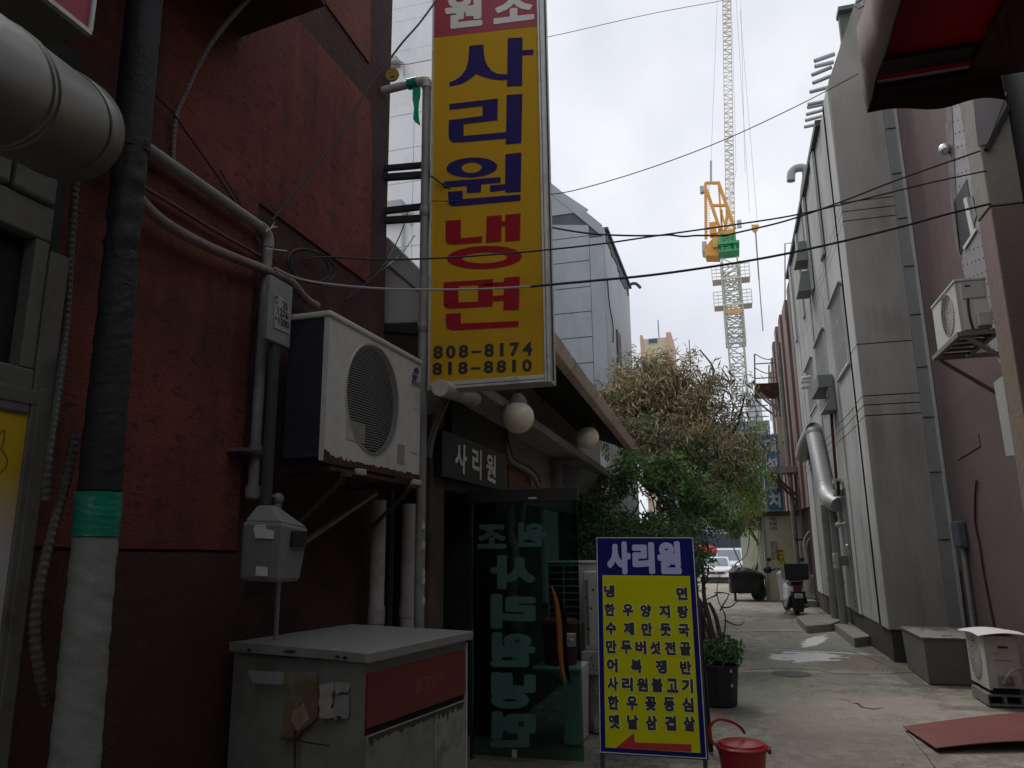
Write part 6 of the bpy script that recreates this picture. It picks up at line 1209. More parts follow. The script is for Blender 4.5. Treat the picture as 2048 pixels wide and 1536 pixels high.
# ================================================================ right side beyond the panelled building
rbn = thing('brown_corrugated_building', 'weathered pinkish brown building with tall corrugated strips', 'building', (XB, 28, 0)); rbm = M('pink_brown_sheet', (0.20, 0.125, 0.11), 0.75, 0.25, 1.2, 0.2, dirt=(0.27, 0.22, 0.19), damt=0.6, dscale=1.1, stretch=(1, 1, .25))
MB().box(XB + .06, 21.61, -.6, XB + 5, 33.9, 8.3).build('wall', M('brown_gap', (0.05, 0.03, 0.028), 0.9), rbn)
n_ = 15
for k in range(n_):
    y0 = 21.62 + k * 12.3 / n_; t = k / (n_ - 1); zt_k = 8.9 - .5 * t * t - .25 * abs(math.sin(k * 1.3)); dx = -.05 * (k % 2)
    MB().box(XB + dx - .12 * math.sin(t * 3.1), y0 + .05, 2.6, XB + .05, y0 + 12.3 / n_ - .02, zt_k).build('metal_strip', rbm, rbn)
for k in range(4): MB().box(XB - .14, 28.2 + k * .9, 5.5, XB - .121, 28.5 + k * .9, 7.6).build('tall_slit', M('slit_brown', (0.03, 0.018, 0.016), 0.8), rbn)
# cream wall with its notices
Yc_ = 24.5; cl = onY(1538, 1150, Yc_).x; cr2 = XB - .02; ct = onY(1560, 1032, Yc_).z
cw_ = thing('cream_wall', 'cream wall with posted notices behind the scooter', 'wall', (cl, Yc_, -.05)); crm = M('cream_paint', (0.58, 0.54, 0.39), 0.8, 0.08, 1.5, 0.1, dirt=(0.42, 0.40, 0.28), damt=0.6, dscale=2.5)
MB().box(cl, Yc_, -.1, cr2, Yc_ + .2, ct).build('wall_face', crm, cw_); MB().box(cl - .06, Yc_ - .05, ct + .002, cr2, Yc_ + .25, ct + .14).build('coping', M('coping_brown', (0.16, 0.13, 0.11), 0.8), cw_); MB().box(cl - .07, Yc_ - .04, -.1, cl - .005, Yc_ + .2, ct).build('corner_post', galv, cw_)
def notice(nm, lb, px0, py0, px1, py1, mat, lines, cat='notice', tm=None):
    a_ = onY(px0, py1, Yc_ - .012); b_ = onY(px1, py0, Yc_ - .012); t = thing(nm, lb, cat, a_); MB().box(a_.x, Yc_ - .012, a_.z, b_.x, Yc_ - .001, b_.z).build('sheet', mat, t)
    m = MB(); n = len(lines)
    for i, s_ in enumerate(lines):
        z1_ = b_.z - (b_.z - a_.z) * (i + .12) / n; z0 = b_.z - (b_.z - a_.z) * (i + .88) / n; w_ = (b_.x - a_.x)
        letter(m, s_, [V((a_.x + w_ * .06, Yc_ - .014, z0)), V((b_.x - w_ * .06, Yc_ - .014, z0)), V((b_.x - w_ * .06, Yc_ - .014, z1_)), V((a_.x + w_ * .06, Yc_ - .014, z1_))], .02)
    m.build('lettering', tm or ink, t)
notice('number_notice', 'notice with black lettering ending 1309 at the top of the cream wall', 1531 + 7, 1033, 1554, 1062, M('notice_cream', (0.55, 0.53, 0.42), 0.7), ['국제열관', '08-880', '1309'])
notice('yellow_notice', 'tall yellow notice with black writing low on the cream wall', 1557, 1099, 1568, 1130, M('notice_yellow', (0.65, 0.48, 0.02), 0.6), ['주', '차', '금', '지'])
notice('faded_notice', 'faded grey paper notice left of the yellow notice', 1543, 1083, 1555, 1120, M('notice_faded', (0.38, 0.36, 0.27), 0.9), ['ㄹㅁ', 'ㄱㅎ', 'ㅂㅇ', 'ㄷㅅ'], 'notice', M('faded_ink', (0.2, 0.18, 0.14), 0.9))
cp = thing('cream_panel', 'tall cream painted panel box beside the blue sign', 'panel', onY(1575, 880, 25.5)); a_ = onY(1561, 935, 25.5); b_ = onY(1598, 831, 25.5); MB().box(a_.x, 25.5, a_.z, b_.x + .3, 25.9, b_.z).build('case', M('panel_cream', (0.42, 0.36, 0.25), 0.7, 0.08), cp)
m = MB(); c = onY(1581, 868, 25.48); m.box(c.x - .06, 25.47, c.z - .12, c.x + .06, 25.499, c.z + .12); m.build('socket', ink, cp); c = onY(1567, 882, 25.45); m = MB(); m.sphere(c, .06, 8, 6); m.tube([c, (c.x, 25.5, c.z)], .03, 6); m.build('lamp', galv, cp)
# fence
fe = thing('corrugated_fence', 'pale green corrugated fence running back from the cream wall', 'fence', (.6, 27, -.1)); fem = M('fence_green', (0.32, 0.36, 0.26), 0.7, 0.2, 2, 0.1, dirt=(0.16, 0.19, 0.12), damt=0.8, dscale=2, stretch=(1, 1, .3)); fx0 = cl - .08; fy0 = Yc_ + .05; fx1 = onY(1484, 1100, 36).x; fy1 = 36.0
d_ = V((fx1 - fx0, fy1 - fy0, 0)); nn = 40
for k in range(nn):
    a_ = V((fx0, fy0, 0)) + d_ * (k / nn); b_ = a_ + d_ * (.92 / nn); o_ = .03 * (k % 2); h_ = 2.35 + .05 * math.sin(k)
    MB().hexa([(a_.x - o_, a_.y, -.55), (a_.x - o_ + .03, a_.y, -.55), (b_.x - o_ + .03, b_.y, -.55), (b_.x - o_, b_.y, -.55), (a_.x - o_, a_.y, h_), (a_.x - o_ + .03, a_.y, h_), (b_.x - o_ + .03, b_.y, h_), (b_.x - o_, b_.y, h_)]).build('fence_sheet', fem, fe)
# blue sign
Yb = 24.0; bl0 = onY(1534, 1022, Yb); br1 = onY(1569, 1021, Yb); bt = onY(1548, 868, Yb).z
bs = thing('blue_sign', 'upright blue sign box with white lettering beyond the trees', 'sign', (bl0.x, Yb, bl0.z)); MB().box(bl0.x, Yb + .003, bl0.z, br1.x, Yb + .5, bt).build('casing', M('casing_blue', (0.25, 0.32, 0.38), 0.5, 0.1), bs)
MB().box(bl0.x + .02, Yb - .005, bl0.z + .03, br1.x - .02, Yb + .002, bt - .03).build('face', M('sign_sky_blue', (0.035, 0.16, 0.30), 0.5, 0.1, 2, 0.02, dirt=(0.06, 0.2, 0.3), damt=.5, dscale=2), bs)
m = MB(); m2 = MB(); H_ = (bt - bl0.z); w_ = br1.x - bl0.x
for i, ch in enumerate('대성참치'):
    z1_ = bt - H_ * (.05 + .24 * i); z0 = z1_ - H_ * .19
    q_ = [V((bl0.x + w_ * .16, Yb - .008, z0)), V((br1.x - w_ * .16, Yb - .008, z0)), V((br1.x - w_ * .16, Yb - .008, z1_)), V((bl0.x + w_ * .16, Yb - .008, z1_))]; letter(m, ch, q_, .045); letter(m2, ch, [q_[0] + V((.02, .0012, -.02)), q_[1] + V((.02, .0012, -.02)), q_[2] + V((.02, .0012, -.02)), q_[3] + V((.02, .0012, -.02))], .06)
m2.build('lettering_shadow', ink, bs); m.build('lettering', M('sign_pale', (0.55, 0.6, 0.62), 0.5), bs)
# platforms, braces and pole on the right
scm = M('scaffold_steel', (0.23, 0.22, 0.205), 0.55, 0.25, 4, 0.1, metal=0.3, dirt=(0.12, 0.07, 0.05), damt=0.7, dscale=5)
bal = thing('steel_balcony', 'small rusty steel balcony with a chain rail high on the far right', 'balcony', onY(1530, 770, 27)); Yb_ = 27.0
def o27(px, py, dy=0): return onY(px, py, Yb_ + dy)
MB().prism([o27(1510, 767), o27(1572, 765), o27(1572, 785), o27(1510, 785)], (0, 1.2, 0)).build('deck', rust, bal)
for q_ in ([(1509, 708), (1510, 770)], [(1538, 730), (1538, 766)]): MB().bar(o27(*q_[0]), o27(*q_[1]), .05).build('post', scm, bal)
for q_ in ([(1510, 728), (1575, 724)], [(1510, 757), (1575, 753)]): MB().bar(o27(*q_[0]), o27(*q_[1]), .035).build('rail', scm, bal)
for dy in (0, 14): m = MB(); m.tube(smooth_pts([o27(1510, 708 + dy * 2), o27(1530, 718 + dy * 2), o27(1550, 717 + dy * 2), o27(1572, 708 + dy * 2)], 5), .018, 5); m.build('chain', scm, bal)
for q_ in ([(1512, 785), (1566, 830)], [(1520, 785), (1572, 830)], [(1510, 800), (1558, 838)]): MB().bar(o27(*q_[0]), o27(*q_[1]), .06).build('brace', scm, bal)
lo_ = thing('lower_platform', 'lower steel bracket platform crossing in front of the blue sign', 'platform', onY(1560, 940, 23.2)); Yl = 23.2
def ol(px, py): return onY(px, py, Yl)
MB().prism([ol(1533, 934), ol(1594, 932), ol(1594, 944), ol(1536, 947)], (0, .8, 0)).build('deck', scm, lo_)
for q_ in ([(1534, 944), (1592, 1000)], [(1541, 944), (1596, 993)]): MB().bar(ol(*q_[0]), ol(*q_[1]), .07).build('brace', MATS['rusty_black'], lo_)
MB().bar(ol(1560, 945), ol(1572, 985), .05).build('brace', scm, lo_)
up2 = thing('service_pole', 'tall grey steel pole with pipes beside the brown building', 'pole', onY(1590, 1190, 23.4)); Yp = 23.4; b_ = onY(1601, 1190, Yp); tpz = onY(1563, 560, Yp).z
MB().tube([(b_.x, Yp, 0), (b_.x, Yp, 7.6)], .075, 10).build('pole', scm, up2, smooth=True); MB().tube([(b_.x + .2, Yp, 0), (b_.x + .2, Yp, 3.2)], .035, 8).build('side_pipe', scm, up2, smooth=True)
m = MB(); m.tube([onY(1590, 1087, Yp), onY(1592, 1000, Yp), onY(1618, 1000, Yp)], .02, 6); m.build('black_pipe', black_metal, up2)
m = MB(); m.tube([onY(1591, 1075, Yp - .1), onY(1592, 1080, Yp - .1), onY(1628, 1077, Yp - .1)], .03, 6); m.build('black_bar', black_metal, up2)
for i, (dy, lb) in enumerate([(0, 'upper white hose arching against the far wall'), (14, 'lower white hose arching against the far wall')]):
    tubeobj('white_hose', lb, [onY(1618 + i * 4, 1180, 22.9), onY(1612 + i * 3, 1120, 22.9), onY(1608 + i * 4, 1085 + dy, 22.9), onY(1618, 1064 + dy, 22.9), onY(1632, 1062 + dy, 22.9)], .03, pvcw, 'hose')
oac, P, yc, zc, R_ = aircon('far_air_conditioner', 'old white air conditioner at the wall behind the scooter', (onY(1612, 1150, 22.2).x, 22.9, .15), math.radians(-90), .8, .3, .62, white_enamel, ribs=12)
oac2, P, yc, zc, R_ = aircon('far_air_conditioner', 'grey air conditioner up on the wall behind the white hoses', (onY(1605, 1120, 23.0).x, 23.6, 1.2), math.radians(-90), .7, .3, .58, white_enamel, ribs=12)
MB().box(onY(1622, 1190, 22).x - .2, 22.0, -.02, XB, 23.2, .14).build('base_slab', slab, None); o = bpy.context.scene.objects.get('base_slab'); tag(o, 'low concrete slab under the old air conditioner behind the scooter', 'step')

# ================================================================ crane
Yk = 120.0
def ok(px, py, dy=0): return onY(px, py, Yk + dy)
ck = thing('tower_crane', 'luffing tower crane with grey mast, green ring and orange machinery deck', 'crane', ok(1480, 900)); cgy = M('crane_grey', (0.46, 0.46, 0.40), 0.5, 0.08); cor = M('crane_orange', (0.72, 0.36, 0.07), 0.5, 0.06); cgn = M('crane_green', (0.06, 0.36, 0.16), 0.5, 0.06); cyl = M('crane_cream', (0.66, 0.60, 0.50), 0.5, 0.05)
def lattice(a, b, w, n, r, br, upv=(0, 0, 1)):
    a, b = V(a), V(b); m = MB(); t = (b - a).normalized(); u = V((1, 0, 0)); u = (u - t * u.dot(t)).normalized(); v = t.cross(u); cs = [(-1, -1), (1, -1), (1, 1), (-1, 1)]
    for cx_, cy_ in cs: m.bar(a + (u * cx_ + v * cy_) * w / 2, b + (u * cx_ + v * cy_) * w / 2, r)
    L_ = (b - a)
    for i in range(n):
        p = a + L_ * (i / n); q = a + L_ * ((i + 1) / n)
        for k in range(4):
            c1, c2 = cs[k], cs[(k + 1) % 4]; P1 = (u * c1[0] + v * c1[1]) * w / 2; P2 = (u * c2[0] + v * c2[1]) * w / 2
            if i % 2: P1, P2 = P2, P1
            m.bar(p + P1, q + P2, br); m.bar(p + P1, p + P2, br)
            if br > .1 and i % 3 == 0: m.bar(p + P2, q + P1, br * .8)
    return m
mb0 = ok(1483, 880); mt0 = ok(1459, 520)
lattice((mt0.x + .0, Yk, -1), (mt0.x, Yk, mt0.z), 2.35, 30, .26, .13).build('mast', cgy, ck)
za_ = ok(1470, 690).z; lattice((mt0.x, Yk, za_), (mt0.x, Yk, ok(1460, 530).z), 2.9, 8, .2, .12).build('climbing_frame', cgy, ck)
for py in (548, 600):
    z = ok(1460, py).z
    for sx_ in (-1, 1):
        x0 = mt0.x + sx_ * 1.5; x1 = mt0.x + sx_ * 2.9; m = MB()
        for zz_ in (-1.2, -.6, 0, .6, 1.2): m.bar((x0, Yk - 1, z + zz_), (x1, Yk - 1, z + zz_), .1)
        m.bar((x1, Yk - 1, z - 1.2), (x1, Yk - 1, z + 1.2), .12); m.bar(((x0 + x1) / 2, Yk - 1, z - 1.2), ((x0 + x1) / 2, Yk - 1, z + 1.2), .08); m.box(min(x0, x1), Yk - 1.4, z - 1.3, max(x0, x1), Yk + 1.4, z - 1.2); m.build('work_platform', cyl, ck)
    MB().box(mt0.x - 1.5, Yk - 1.6, z - 1.4, mt0.x + 1.5, Yk - 1.4, z - 1.1).build('cross_beam', cyl, ck)
z = ok(1468, 628).z; MB().box(mt0.x - 1.2, Yk - 1.5, z - .3, mt0.x + 1.2, Yk - 1.3, z + .4).build('yellow_beam', cor, ck)
z0, z1_, z2 = ok(1459, 508).z, ok(1459, 492).z, ok(1459, 470).z
m = lattice((mt0.x, Yk, z0 + .1), (mt0.x, Yk, z1_ - .1), 2.0, 2, .4, .25); m.box(mt0.x - 1.6, Yk - 1.6, z0 - .1, mt0.x + 1.6, Yk + 1.6, z0 + .15); m.box(mt0.x - 1.7, Yk - 1.7, z1_ - .2, mt0.x + 1.7, Yk + 1.7, z1_ + .2); m.build('green_collar', cgn, ck)
lattice((mt0.x, Yk, z1_ + .2), (mt0.x, Yk, z2), 2.1, 2, .4, .22).build('slewing_ring', cgn, ck)
MB().prism([ok(1408, 497), ok(1412, 511), ok(1440, 511), ok(1445, 470), ok(1470, 468), ok(1470, 458), ok(1438, 460)], (0, 3, 0)).build('machinery_deck', cor, ck)
MB().prism([ok(1404, 483), ok(1404, 500), ok(1410, 503), ok(1413, 482)], (0, 3.2, 0)).build('counterweight', cgy, ck)
MB().box(ok(1426, 500).x, Yk - .6, ok(1426, 497).z, ok(1440, 480).x, Yk - .1, ok(1426, 478).z).build('walkway_cage', M('cage_yellow', (0.6, 0.42, 0.12), 0.6), ck)
for q_ in ([(1412, 478), (1411, 366), .45], [(1413, 380), (1440, 460), .5], [(1437, 366), (1470, 458), .5], [(1411, 366), (1440, 366), .4], [(1437, 366), (1444, 460), .3], [(1426, 411), (1454, 411), .4], [(1456, 430), (1450, 460), .3], [(1444, 420), (1443, 460), .3], [(1441, 415), (1452, 460), .25], [(1455, 412), (1449, 460), .25]): 
    for dz_ in (0, 2.4): MB().bar(ok(*q_[0], dz_), ok(*q_[1], dz_), q_[2]).build('a_frame_member', cor, ck)
m = MB()
for i in range(22): a_ = ok(1414.5, 372 + i * 4.6); m.bar(a_, a_ + V((.5, 0, 0)), .07)
o = m.build('ladder_rungs', cgy, ck); o['kind'] = 'stuff'
MB().box(ok(1418, 445).x, Yk - .5, ok(1418, 470).z, ok(1432, 445).x, Yk + 1.5, ok(1418, 447).z).build('winch_drum', cor, ck)
MB().box(ok(1400, 380).x, Yk, ok(1400, 384).z, ok(1408, 380).x, Yk + 1, ok(1400, 372).z).build('top_cabinet', cgy, ck); MB().bar(ok(1422, 366), ok(1422, 322), .35).build('strut_rod', cgy, ck)
lattice(ok(1461, 460, 1), ok(1451, -120, 1), 1.35, 64, .13, .075).build('jib', cyl, ck)
for q_ in ([(1422, 322), (1437, -60)], [(1462, 400), (1472, 340)], [(1472, 340), (1470, 250)], [(1470, 250), (1461, -60)], [(1490, 345), (1480, -60)], [(1515, 448), (1480, 20)], [(1499, 425), (1471, -20)]): MB().bar(ok(*q_[0]), ok(*q_[1]), .055).build('steel_rope', cgy, ck)
MB().prism([ok(1503, 449), ok(1518, 449), ok(1516, 457), ok(1512, 462), ok(1508, 462), ok(1504, 457)], (0, .8, 0)).build('hook_block', cor, ck); m = MB(); m.bar(ok(1511, 462), ok(1518, 560), .22); m.bar(ok(1518, 560), ok(1526, 662), .16); m.build('hanging_line', M('line_pink_grey', (0.32, 0.28, 0.30), 0.7), ck)
m = MB(); m.box(ok(1475, 458).x, Yk, ok(1475, 455).z, ok(1484, 458).x, Yk + .4, ok(1475, 440).z); m.build('railing_box', M('cage_pale', (0.5, 0.5, 0.5), 0.6), ck)

# ================================================================ foliage
def leafcloud(name, parent, ells, n, ln, wd, mats, wts, droop=.5, spread=.6, seed=1, shell=.45, gap=0):
    rnd = random.Random(seed); m = MB(); vol = [e[1][0] * e[1][1] * e[1][2] for e in ells]; tot = sum(vol)
    vs = []; fs = []; ms = []
    for (c, r), v_ in zip(ells, vol):
        k = int(n * v_ / tot)
        while k > 0:
            d = V((rnd.gauss(0, 1), rnd.gauss(0, 1), rnd.gauss(0, 1))).normalized(); q = shell + (1 - shell) * rnd.random() ** .6; p0 = V((c[0] + d.x * r[0] * q, c[1] + d.y * r[1] * q, c[2] + d.z * r[2] * q))
            if gap and noise.noise(p0 * 3.1) > gap: k -= 1; continue
            cl_ = rnd.randint(3, 7)  # a spray
            base = V((rnd.uniform(-1, 1), rnd.uniform(-1, 1), rnd.uniform(-1, .6)))
            mi = rnd.choices(range(len(mats)), wts)[0]
            for _ in range(cl_):
                p = p0 + V((rnd.gauss(0, ln * .5), rnd.gauss(0, ln * .5), rnd.gauss(0, ln * .5)))
                t = (base + V((rnd.uniform(-1, 1), rnd.uniform(-1, 1), rnd.uniform(-1, 1))) * spread + V((0, 0, -droop * 2))).normalized(); s_ = t.cross(V((rnd.uniform(-1, 1), rnd.uniform(-1, 1), rnd.uniform(-.3, .3)))).normalized()
                L_ = ln * rnd.uniform(.5, 1.35); w_ = wd * rnd.uniform(.55, 1.35); b_ = len(vs); nrm = t.cross(s_) * w_ * .25
                vs += [p, p + t * L_ * .45 + s_ * w_ / 2 + nrm, p + t * L_, p + t * L_ * .45 - s_ * w_ / 2 + nrm]; fs.append((b_, b_ + 1, b_ + 2)); fs.append((b_, b_ + 2, b_ + 3)); mm_ = mi if rnd.random() < .75 else rnd.randrange(len(mats)); ms += [mm_, mm_]; k -= 1
    m.v = [tuple(p) for p in vs]; m.f = fs; m.m = ms
    return m.build(name, None, parent, mats=mats)
def branch(m, a, b, r0, r1, seed=0, n=6, wob=.12):
    rnd = random.Random(seed); a, b = V(a), V(b); L_ = (b - a).length; pts = [a.lerp(b, i / n) + (V((rnd.gauss(0, 1), rnd.gauss(0, 1), rnd.gauss(0, 1))) * wob * L_ / n if 0 < i < n else V((0, 0, 0))) for i in range(n + 1)]
    m.tube(smooth_pts(pts, 3), r0, 7, rr=[r0 + (r1 - r0) * i / (n * 3) for i in range(n * 3 + 1)])
lf_st = M('leaf_straw', (0.66, 0.54, 0.33), 0.7, 0.3, 8, 0, trans=.2); lf_br = M('leaf_brown', (0.40, 0.29, 0.165), 0.8, 0.3, 8, 0, trans=.2); lf_ol = M('leaf_olive', (0.21, 0.225, 0.11), 0.6, 0.3, 8, 0, trans=.25); lf_dk = M('leaf_dark', (0.08, 0.10, 0.055), 0.6, 0.3, 8, 0, trans=.2)
lf_g = M('leaf_green', (0.13, 0.27, 0.07), 0.45, 0.4, 5, 0, trans=.4); lf_g2 = M('leaf_green_deep', (0.06, 0.15, 0.055), 0.5, 0.3, 8, 0, trans=.2); lf_l = M('leaf_lime', (0.34, 0.44, 0.12), 0.6, 0.3, 8, 0, trans=.4); bark = M('bark', (0.075, 0.055, 0.042), 0.95, 0.3, 8, .5, 40)
def E_(px, py, Y, rx, rz=None, ry=None): c = onY(px, py, Y); return (c, (rx, ry or rx, rz or rx))
Yt1 = 14.6
bt_ = thing('brown_leaved_tree', 'large tree with dry brown drooping leaves in the middle of the alley', 'tree', onZ(1395, 1240, 0))
leafcloud('crown', bt_, [E_(1300, 790, Yt1, .82, .72), E_(1255, 800, Yt1, .62, .72), E_(1355, 805, Yt1, .75, .75), E_(1225, 830, Yt1, .45, .5), E_(1405, 850, Yt1, .62, .72), E_(1340, 880, Yt1 - .4, .95, .55), E_(1450, 905, Yt1 - .5, .5, .5), E_(1270, 880, Yt1 - .3, .6, .5), E_(1425, 965, Yt1 - .6, .45, .38), E_(1315, 740, Yt1, .38, .36), E_(1265, 750, Yt1, .3, .36), E_(1375, 750, Yt1, .25, .36)], 26000, .155, .026, [lf_st, lf_br, lf_ol, lf_dk], [4, 3, 4, 2], .4, .75, 3, .25, gap=.2)
leafcloud('lower_crown', bt_, [E_(1240, 870, Yt1 - .6, .5, .4), E_(1350, 900, Yt1 - .8, .7, .4), E_(1440, 930, Yt1 - .9, .5, .4), E_(1300, 860, Yt1 - .7, .5, .3)], 5500, .14, .028, [lf_ol, lf_dk, lf_br, lf_g], [5, 3, 1.5, 1], .35, .8, 5, .2, gap=.1)
leafcloud('top_shoots', bt_, [E_(1265, 715, Yt1, .1, .25), E_(1300, 712, Yt1, .1, .18), E_(1335, 712, Yt1, .12, .18), E_(1385, 722, Yt1, .12, .22), E_(1230, 745, Yt1, .12, .25), E_(1415, 770, Yt1, .2, .25)], 900, .15, .025, [lf_st, lf_br, lf_ol], [4, 2, 2], -.1, .8, 6, .1)
leafcloud('sparse_sprays', bt_, [E_(1440, 760, Yt1, .3, .42), E_(1480, 800, Yt1, .25, .5), E_(1500, 770, Yt1, .2, .3), E_(1480, 860, Yt1, .35, .4), E_(1515, 890, Yt1 - .5, .35, .25), E_(1200, 800, Yt1, .18, .35)], 900, .2, .026, [lf_ol, lf_dk, lf_br], [3, 3, 1], .45, .6, 8, .1)
m = MB(); base_t = onZ(1392, 1252, 0); fk = onY(1385, 1050, 13.8)
branch(m, base_t, fk, .13, .10, 1)
for i, (px, py) in enumerate([(1300, 760), (1370, 780), (1250, 820), (1430, 850), (1340, 720), (1490, 790), (1460, 920), (1215, 820), (1515, 880), (1400, 700)]): branch(m, fk + V((0, 0, -.1)), onY(px, py, Yt1 - .1), .06, .012, i + 3, 7, .3)
m.build('trunk', bark, bt_, smooth=True)
Ys1 = 11.4
gs_ = thing('green_shrub', 'broad dark green leafy shrub below the brown tree', 'shrub', onZ(1300, 1270, 0))
leafcloud('foliage', gs_, [E_(1290, 945, Ys1, .55, .30), E_(1235, 975, Ys1, .38, .28), E_(1190, 1015, Ys1 - .6, .32, .30), E_(1350, 965, Ys1, .5, .34), E_(1395, 1000, Ys1, .45, .34), E_(1440, 1020, Ys1 + .4, .4, .3), E_(1215, 1045, Ys1 - .5, .45, .25), E_(1320, 1052, Ys1 - .3, .6, .2), E_(1380, 1050, Ys1 - .2, .4, .2), E_(1265, 1070, Ys1 - .5, .6, .2), E_(1170, 1060, Ys1 - .9, .3, .3), E_(1165, 1010, Ys1 - .9, .16, .2), E_(1330, 920, Ys1, .3, .2), E_(1255, 925, Ys1, .22, .2), E_(1470, 1045, Ys1 + .5, .2, .16)], 12000, .085, .034, [lf_g, lf_g2, lf_dk, lf_l, lf_ol], [3, 3.4, 1.6, .5, .8], .1, 1, 11, .15, gap=.1)
m = MB(); bs0 = onZ(1320, 1262, 0)
for i, (px, py) in enumerate([(1290, 950), (1235, 980), (1350, 960), (1395, 1000), (1200, 1020), (1265, 1020), (1310, 1000), (1330, 1000), (1280, 1000)]): branch(m, bs0, onY(px, py, Ys1), .035, .008, i + 20, 8, .25)
m.build('stems', bark, gs_, smooth=True)
lm_ = thing('lime_bamboo', 'light green bamboo like foliage beyond the brown tree', 'bamboo', onZ(1500, 1180, 0))
leafcloud('foliage', lm_, [E_(1470, 930, 21, .85, .7), E_(1505, 960, 21, .5, .6), E_(1440, 960, 21, .6, .5), E_(1515, 905, 21, .3, .4), E_(1520, 850, 27, .35, .35), E_(1490, 1000, 21, .6, .4)], 5200, .16, .035, [lf_l, lf_ol, lf_g], [5, 2, 1.5], .3, .8, 14, .2, gap=.5)
m = MB()
for i, px in enumerate((1490, 1512, 1515, 1470)): branch(m, onZ(px, 1180, 0), onY(px + 3, 900 + i * 10, 21), .03, .01, i + 40)
m.build('canes', M('cane', (0.25, 0.27, 0.13), 0.6), lm_, smooth=True)
ov = thing('overhanging_shrub', 'mixed green and brown shrub spilling over the corrugated fence', 'shrub', onZ(1500, 1190, 0))
leafcloud('foliage', ov, [E_(1500, 1030, 25, .5, .5), E_(1455, 1045, 26, .6, .35), E_(1510, 1000, 24.5, .35, .6), E_(1425, 1035, 26, .5, .3), E_(1490, 985, 24.5, .35, .4), E_(1475, 1065, 26, .4, .2)], 3600, .13, .045, [lf_ol, lf_br, lf_g, lf_dk], [3, 2, 2, 2], .3, .9, 15, .2, gap=.5)
m = MB(); branch(m, onZ(1508, 1185, 0), onY(1505, 985, 24.6), .05, .015, 60); m.build('stem', bark, ov, smooth=True)
# leafy dark bush left, behind the glass door and near wall of the restaurant
bh = thing('shaded_bush', 'shaded dark bush between the menu board and the restaurant', 'shrub', onZ(1240, 1270, 0))
leafcloud('foliage', bh, [E_(1230, 1085, 10.6, .6, .4), E_(1300, 1100, 10.8, .6, .4), E_(1360, 1100, 11, .5, .4), E_(1180, 1110, 10.2, .35, .45)], 5000, .07, .032, [lf_g2, lf_dk, lf_g], [4, 3, 1], .1, 1, 17, .2)
m = MB(); branch(m, onZ(1260, 1300, 0), onY(1270, 1090, 10.7), .03, .01, 61); m.build('stem', bark, bh, smooth=True)
# back wall behind the shrubs (pale)
tag(MB().box(-4.6, 13.2, -.1, -1.55, 13.35, 2.5).build('garden_wall', M('garden_wall_pale', (0.42, 0.42, 0.41), 0.8, 0.1)), 'pale wall glimpsed through the shrub branches', 'wall')
m0 = None; rl = thing('slat_fence', 'pale thin slat fence beyond the far end of the restaurant', 'fence', onY(1225, 960, 13.0))
for i in range(9):
    a_ = onY(1219 + i * 3.2, 880 + i * 3, 13.0); b_ = onY(1219 + i * 3.2, 965, 13.0)
    MB().box(a_.x - .008, 13.0, 1.8, a_.x + .008, 13.02, a_.z).build('slat', wfm, rl)
# ---- potted tree
pt0 = onZ(1440, 1408, 0); pr = (onY(1483, 1330, pt0.y).x - onY(1398, 1330, pt0.y).x) / 2; pz = onY(1440, 1328, pt0.y).z
po = thing('plant_pot', 'large black plastic plant pot holding the spindly tree', 'plant pot', (pt0.x, pt0.y, 0)); potm = M('pot_black', (0.025, 0.025, 0.026), 0.6, 0.2, 4, .1)
m = MB(); m.lathe([(pr * .80, .0), (pr * .97, pz - .02), (pr * 1.06, pz - .018), (pr * 1.06, pz), (pr * .96, pz), (pr * .94, pz - .05), (.01, pz - .05)], (pt0.x, pt0.y, 0), 8); m.build('pot', potm, po)
m = MB(); m.lathe([(pr * .93, 0), (pr * .7, .012), (.01, .02)], (pt0.x, pt0.y, pz - .049), 12); m.build('soil', M('soil', (0.05, 0.038, 0.028), .95, .3, 20, .6), po)
c = onY(1462, 1342, pt0.y - pr * .85)
for dz_ in (.0, -.14): MB().box(c.x - .01, c.y - .02, c.z + dz_ - .012, c.x + .01, c.y + .01, c.z + dz_ + .012).build('drip_tag', paper, po)
pp_ = thing('potted_tree', 'spindly potted tree with bare curling branches and a leafy foot', 'tree', (pt0.x, pt0.y, pz))
def oP(px, py, dy=0): return onY(px, py, pt0.y + dy)
bar_ = M('bark_brown', (0.085, 0.058, 0.045), .9, .3, 8, .5, 50); m = MB()
def tb(pxs, r0, r1, dys=None):
    P_ = smooth_pts([oP(px, py, (dys[i] if dys else 0)) for i, (px, py) in enumerate(pxs)], 5); n = len(P_); m.tube(P_, r0, 7, rr=[r0 + (r1 - r0) * i / (n - 1) for i in range(n)])
tb([(1430, 1318), (1425, 1270), (1415, 1225), (1408, 1190), (1406, 1140), (1400, 1110)], .032, .014); tb([(1436, 1316), (1440, 1280), (1432, 1235), (1418, 1205)], .03, .018); tb([(1426, 1300), (1412, 1250), (1398, 1200), (1385, 1160)], .02, .008)
m.build('trunk', bar_, pp_, smooth=True)
for pts in ([(1438, 1290), (1449, 1262), (1450, 1230), (1438, 1205), (1434, 1180), (1440, 1150)], [(1449, 1240), (1465, 1248), (1480, 1250), (1489, 1242)], [(1444, 1215), (1460, 1214), (1472, 1205), (1478, 1200)], [(1434, 1190), (1420, 1196), (1404, 1204)], [(1435, 1188), (1428, 1184)], [(1440, 1222), (1446, 1210), (1455, 1196), (1457, 1186)], [(1424, 1290), (1410, 1270), (1400, 1240), (1396, 1225)], [(1422, 1300), (1408, 1285), (1398, 1262)], [(1435, 1185), (1450, 1186), (1462, 1190)]):
    m = MB(); tb(pts, .010, .003); m.build('branch', bar_, pp_, smooth=True)
